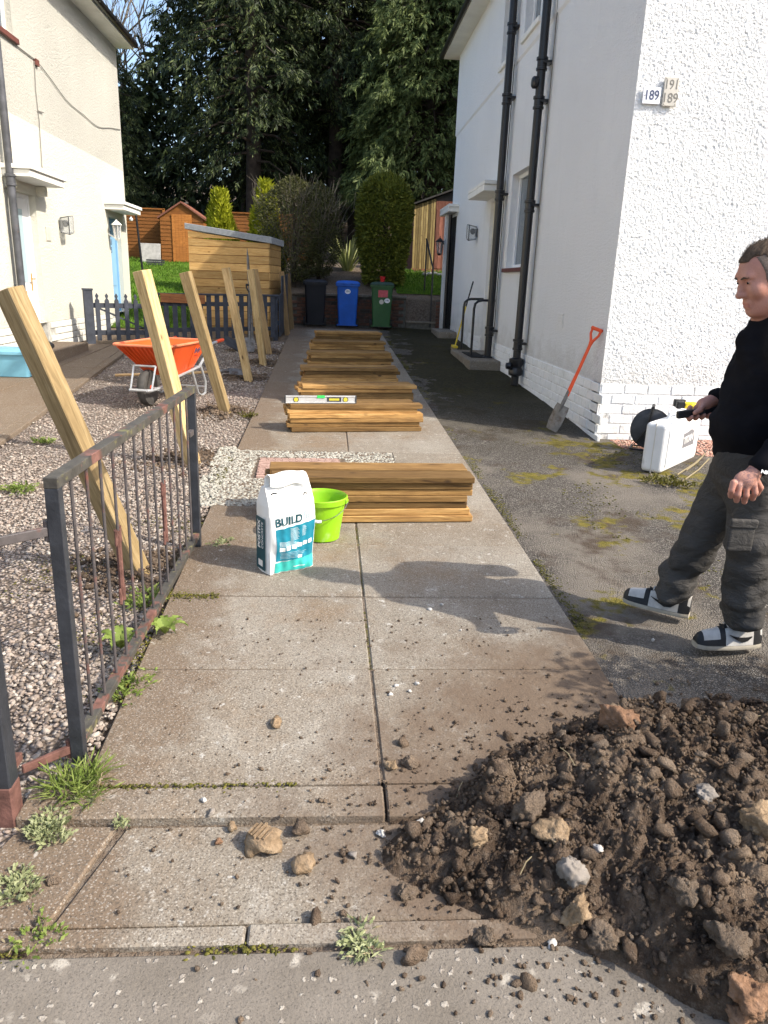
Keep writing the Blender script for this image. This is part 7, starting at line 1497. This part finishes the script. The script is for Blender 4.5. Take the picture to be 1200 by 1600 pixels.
cu = PX(1196, 738, 2.665); link('cuff_logo', text_mesh('NK', .018, .0006, .001, 1.4), jm, MT['white'], M=frame3(cu-mo, (.92, 0, -.2), (0, -1, .1)))
# trousers, loose with folds
t = SDF(.0085); t.cone(PX(1182, 722, 2.98), PX(1182, 722, 3.10), .165, .165, .05).ell(PX(1190, 750, 3.03), (.19, .185, .13), .05)
for hp, kn, an, r in ((hipL, knL, anL, 1), (hipR, knR, anR, 0)):
    hem = kn+(an-kn)*(1.0 if r else .96); t.cone(hp, kn, .118, .094, .05).cone(kn, hem, .094, .085, .03).cone(hem+[.0, 0, .03], hem+[0, 0, -.02], .088, .087, .02)
def folds(P):
    q = np.clip((.62-P[:, 2])/.4, 0, 1); return .017*fbm(np.stack([P[:, 0]*7+P[:, 2]*5, P[:, 1]*7, P[:, 2]*15-P[:, 0]*6], -1), 3, 23)*(.5+.8*q)+.004*np.sin(P[:, 2]*38+P[:, 0]*34+6*vn(P*6, 3))*q
V, F = t.run(folds, lambda P: P[:, 2]-(gz(3.0)+.90)); V = smooth_mesh(V, F, 1, .35); tr = link('trousers', npmesh('trousers', V-mo, F, smooth=True), man, MT['trouser'])
pk = PX(1160, 838, 2.785); pr = unit(PX(1180, 838, 2.79)-PX(1135, 840, 2.80)); R3 = Matrix(((pr[0], -pr[1], 0), (pr[1], pr[0], 0), (0, 0, 1)))
o = MB().box(pk-mo+[0, .012, -.012], (.105, .020, .115), R3).build('cargo_pocket', MT['trouser'], tr); bevel(o, .010, 3)
o = MB().box(pk-mo+[0, .006, .052], (.114, .022, .040), R3 @ Matrix.Rotation(R_(6), 3, 'X')).build('pocket_flap', MT['trouser'], tr); bevel(o, .009, 3)
# shoes
def shoe(heel, toe, lab):
    heel, toe = np.array(heel), np.array(toe); L = np.linalg.norm((toe-heel)[:2]); d = (toe-heel)/np.linalg.norm(toe-heel); sd = np.array([-d[1], d[0], 0]); sd /= np.linalg.norm(sd)
    hw = lambda t: .036+.013*math.sin(min(1, t*1.15)*math.pi*.8)-.020*max(0, (t-.86)/.14)**2-.008*max(0, (.1-t)/.1)
    ht = lambda t: np.interp(t, [0, .06, .25, .42, .58, .72, .88, .97, 1], [.085, .105, .110, .100, .082, .066, .056, .044, .03])
    n_ = 18; ts = np.linspace(.0, 1, 26); S_, U_ = [], []
    for t_ in ts:
        c = heel+d*L*t_; w0 = hw(t_); z0 = gz(c[1])+.004; ring = []
        for k in range(n_):
            a = 2*math.pi*k/n_; ring.append(c*[1, 1, 0]+sd*w0*1.06*math.cos(a)+[0, 0, z0+.014+.014*np.sign(math.sin(a))*abs(math.sin(a))**.35+.010*max(0, t_-.8)])
        S_.append([Vector(q-mo) for q in ring]); ring = []; h_ = ht(t_)
        for k in range(n_):
            a = 2*math.pi*k/n_; sn, cs_ = math.sin(a), math.cos(a); ring.append(c*[1, 1, 0]+sd*w0*np.sign(cs_)*abs(cs_)**.75*(1-.42*max(0, sn))+[0, 0, z0+.026+(h_*max(0, sn)**.8 if sn > 0 else 0)])
        U_.append([Vector(q-mo) for q in ring])
    so = MB().loft(S_); um = MB()
    V_ = [p for r in U_ for p in r]; base = len(um.v); um.v = [tuple(p) for p in V_]
    for i in range(25):
        t_ = (ts[i]+ts[i+1])/2
        for k in range(n_):
            a = 2*math.pi*(k+.5)/n_; sn = math.sin(a); blk = 1
            if t_ > .66 and sn > .45 and t_ < .93: blk = 0
            if .16 < t_ < .60 and -.2 < sn < .80: blk = 0
            if t_ < .06 and sn > .3: blk = 0
            um.f.append((i*n_+k, i*n_+(k+1) % n_, (i+1)*n_+(k+1) % n_, (i+1)*n_+k)); um.m.append(blk)
    um.f += [tuple(reversed(range(n_))), tuple(range(25*n_, 26*n_))]; um.m += [1, 1]
    s_ = um.build('shoe', [MT['leather_w'], MT['leather_b']], man, smooth=True); so.build('sole', MT['sole'], s_, smooth=True)
    sgn = -1 if (sd[1] > 0) else 1; sw = MB(); pts = []
    for (t_, h0, h1) in ((.20, .038, .044), (.27, .020, .040), (.36, .016, .040), (.44, .028, .042), (.51, .040, .048), (.57, .052, .055)):
        c = heel+d*L*t_; w0 = hw(t_); 
        for h_ in (h0, h1): pts.append(Vector(c*[1, 1, 0]+sd*sgn*(w0*(1-.10*h_/.06)+.003)+[0, 0, gz(c[1])+.03+h_]-mo))
    sw.add(pts, [(2*i, 2*i+1, 2*i+3, 2*i+2) for i in range(5)]); sw.build('swoosh', MT['leather_b'], s_)
    for q in range(4):
        t_ = .44+.06*q; c = heel+d*L*t_; z = gz(c[1])+.03+ht(t_)+.002; MB().tube([Vector(c*[1, 1, 0]+sd*.022+[0, 0, z-.006]-mo), Vector(c*[1, 1, 0]+[0, 0, z+.004]-mo), Vector(c*[1, 1, 0]-sd*.022+[0, 0, z-.006]-mo)], .0035, 5).build('lace', MT['leather_b'] if q % 2 else MT['leather_w'], s_)
    return s_
hR, tR = G(1076, 966), G(974, 940); shoe(hR, tR, 'far'); hL, tL = G(1182, 1010), G(1084, 1012); shoe(hL, tL, 'near')
# the tool in his right hand
tt = E('utility_knife', 'black and grey handled tool held in the right hand of the person', 'tool', (tA[0], tA[1], tA[2])); L_ = float(np.linalg.norm(tB-tA)); Mt = frame3((0, 0, 0), td, np.cross(td, [0, 1., 0])*-1)
R3 = Mt.to_3x3()
o = MB().box(R3 @ Vector((.025, 0, 0)), (.075, .022, .034), R3).build('head', MT['black'], tt); bevel(o, .005, 2)
o = MB().box(R3 @ Vector((.085, 0, 0)), (.07, .020, .030), R3).build('grip', MT['darkplastic'], tt); bevel(o, .006, 2)
o = MB().box(R3 @ Vector((.150, 0, .0)), (.07, .020, .028), R3).build('tail', MT['black'], tt); bevel(o, .006, 2)
MB().lathe([(.008, -.0125), (.008, .0125)], 12, (0, 0, 0), 'Y').build('rivet', MT['steel'], tt, M=Matrix.Translation(R3 @ Vector((.085, 0, 0))))
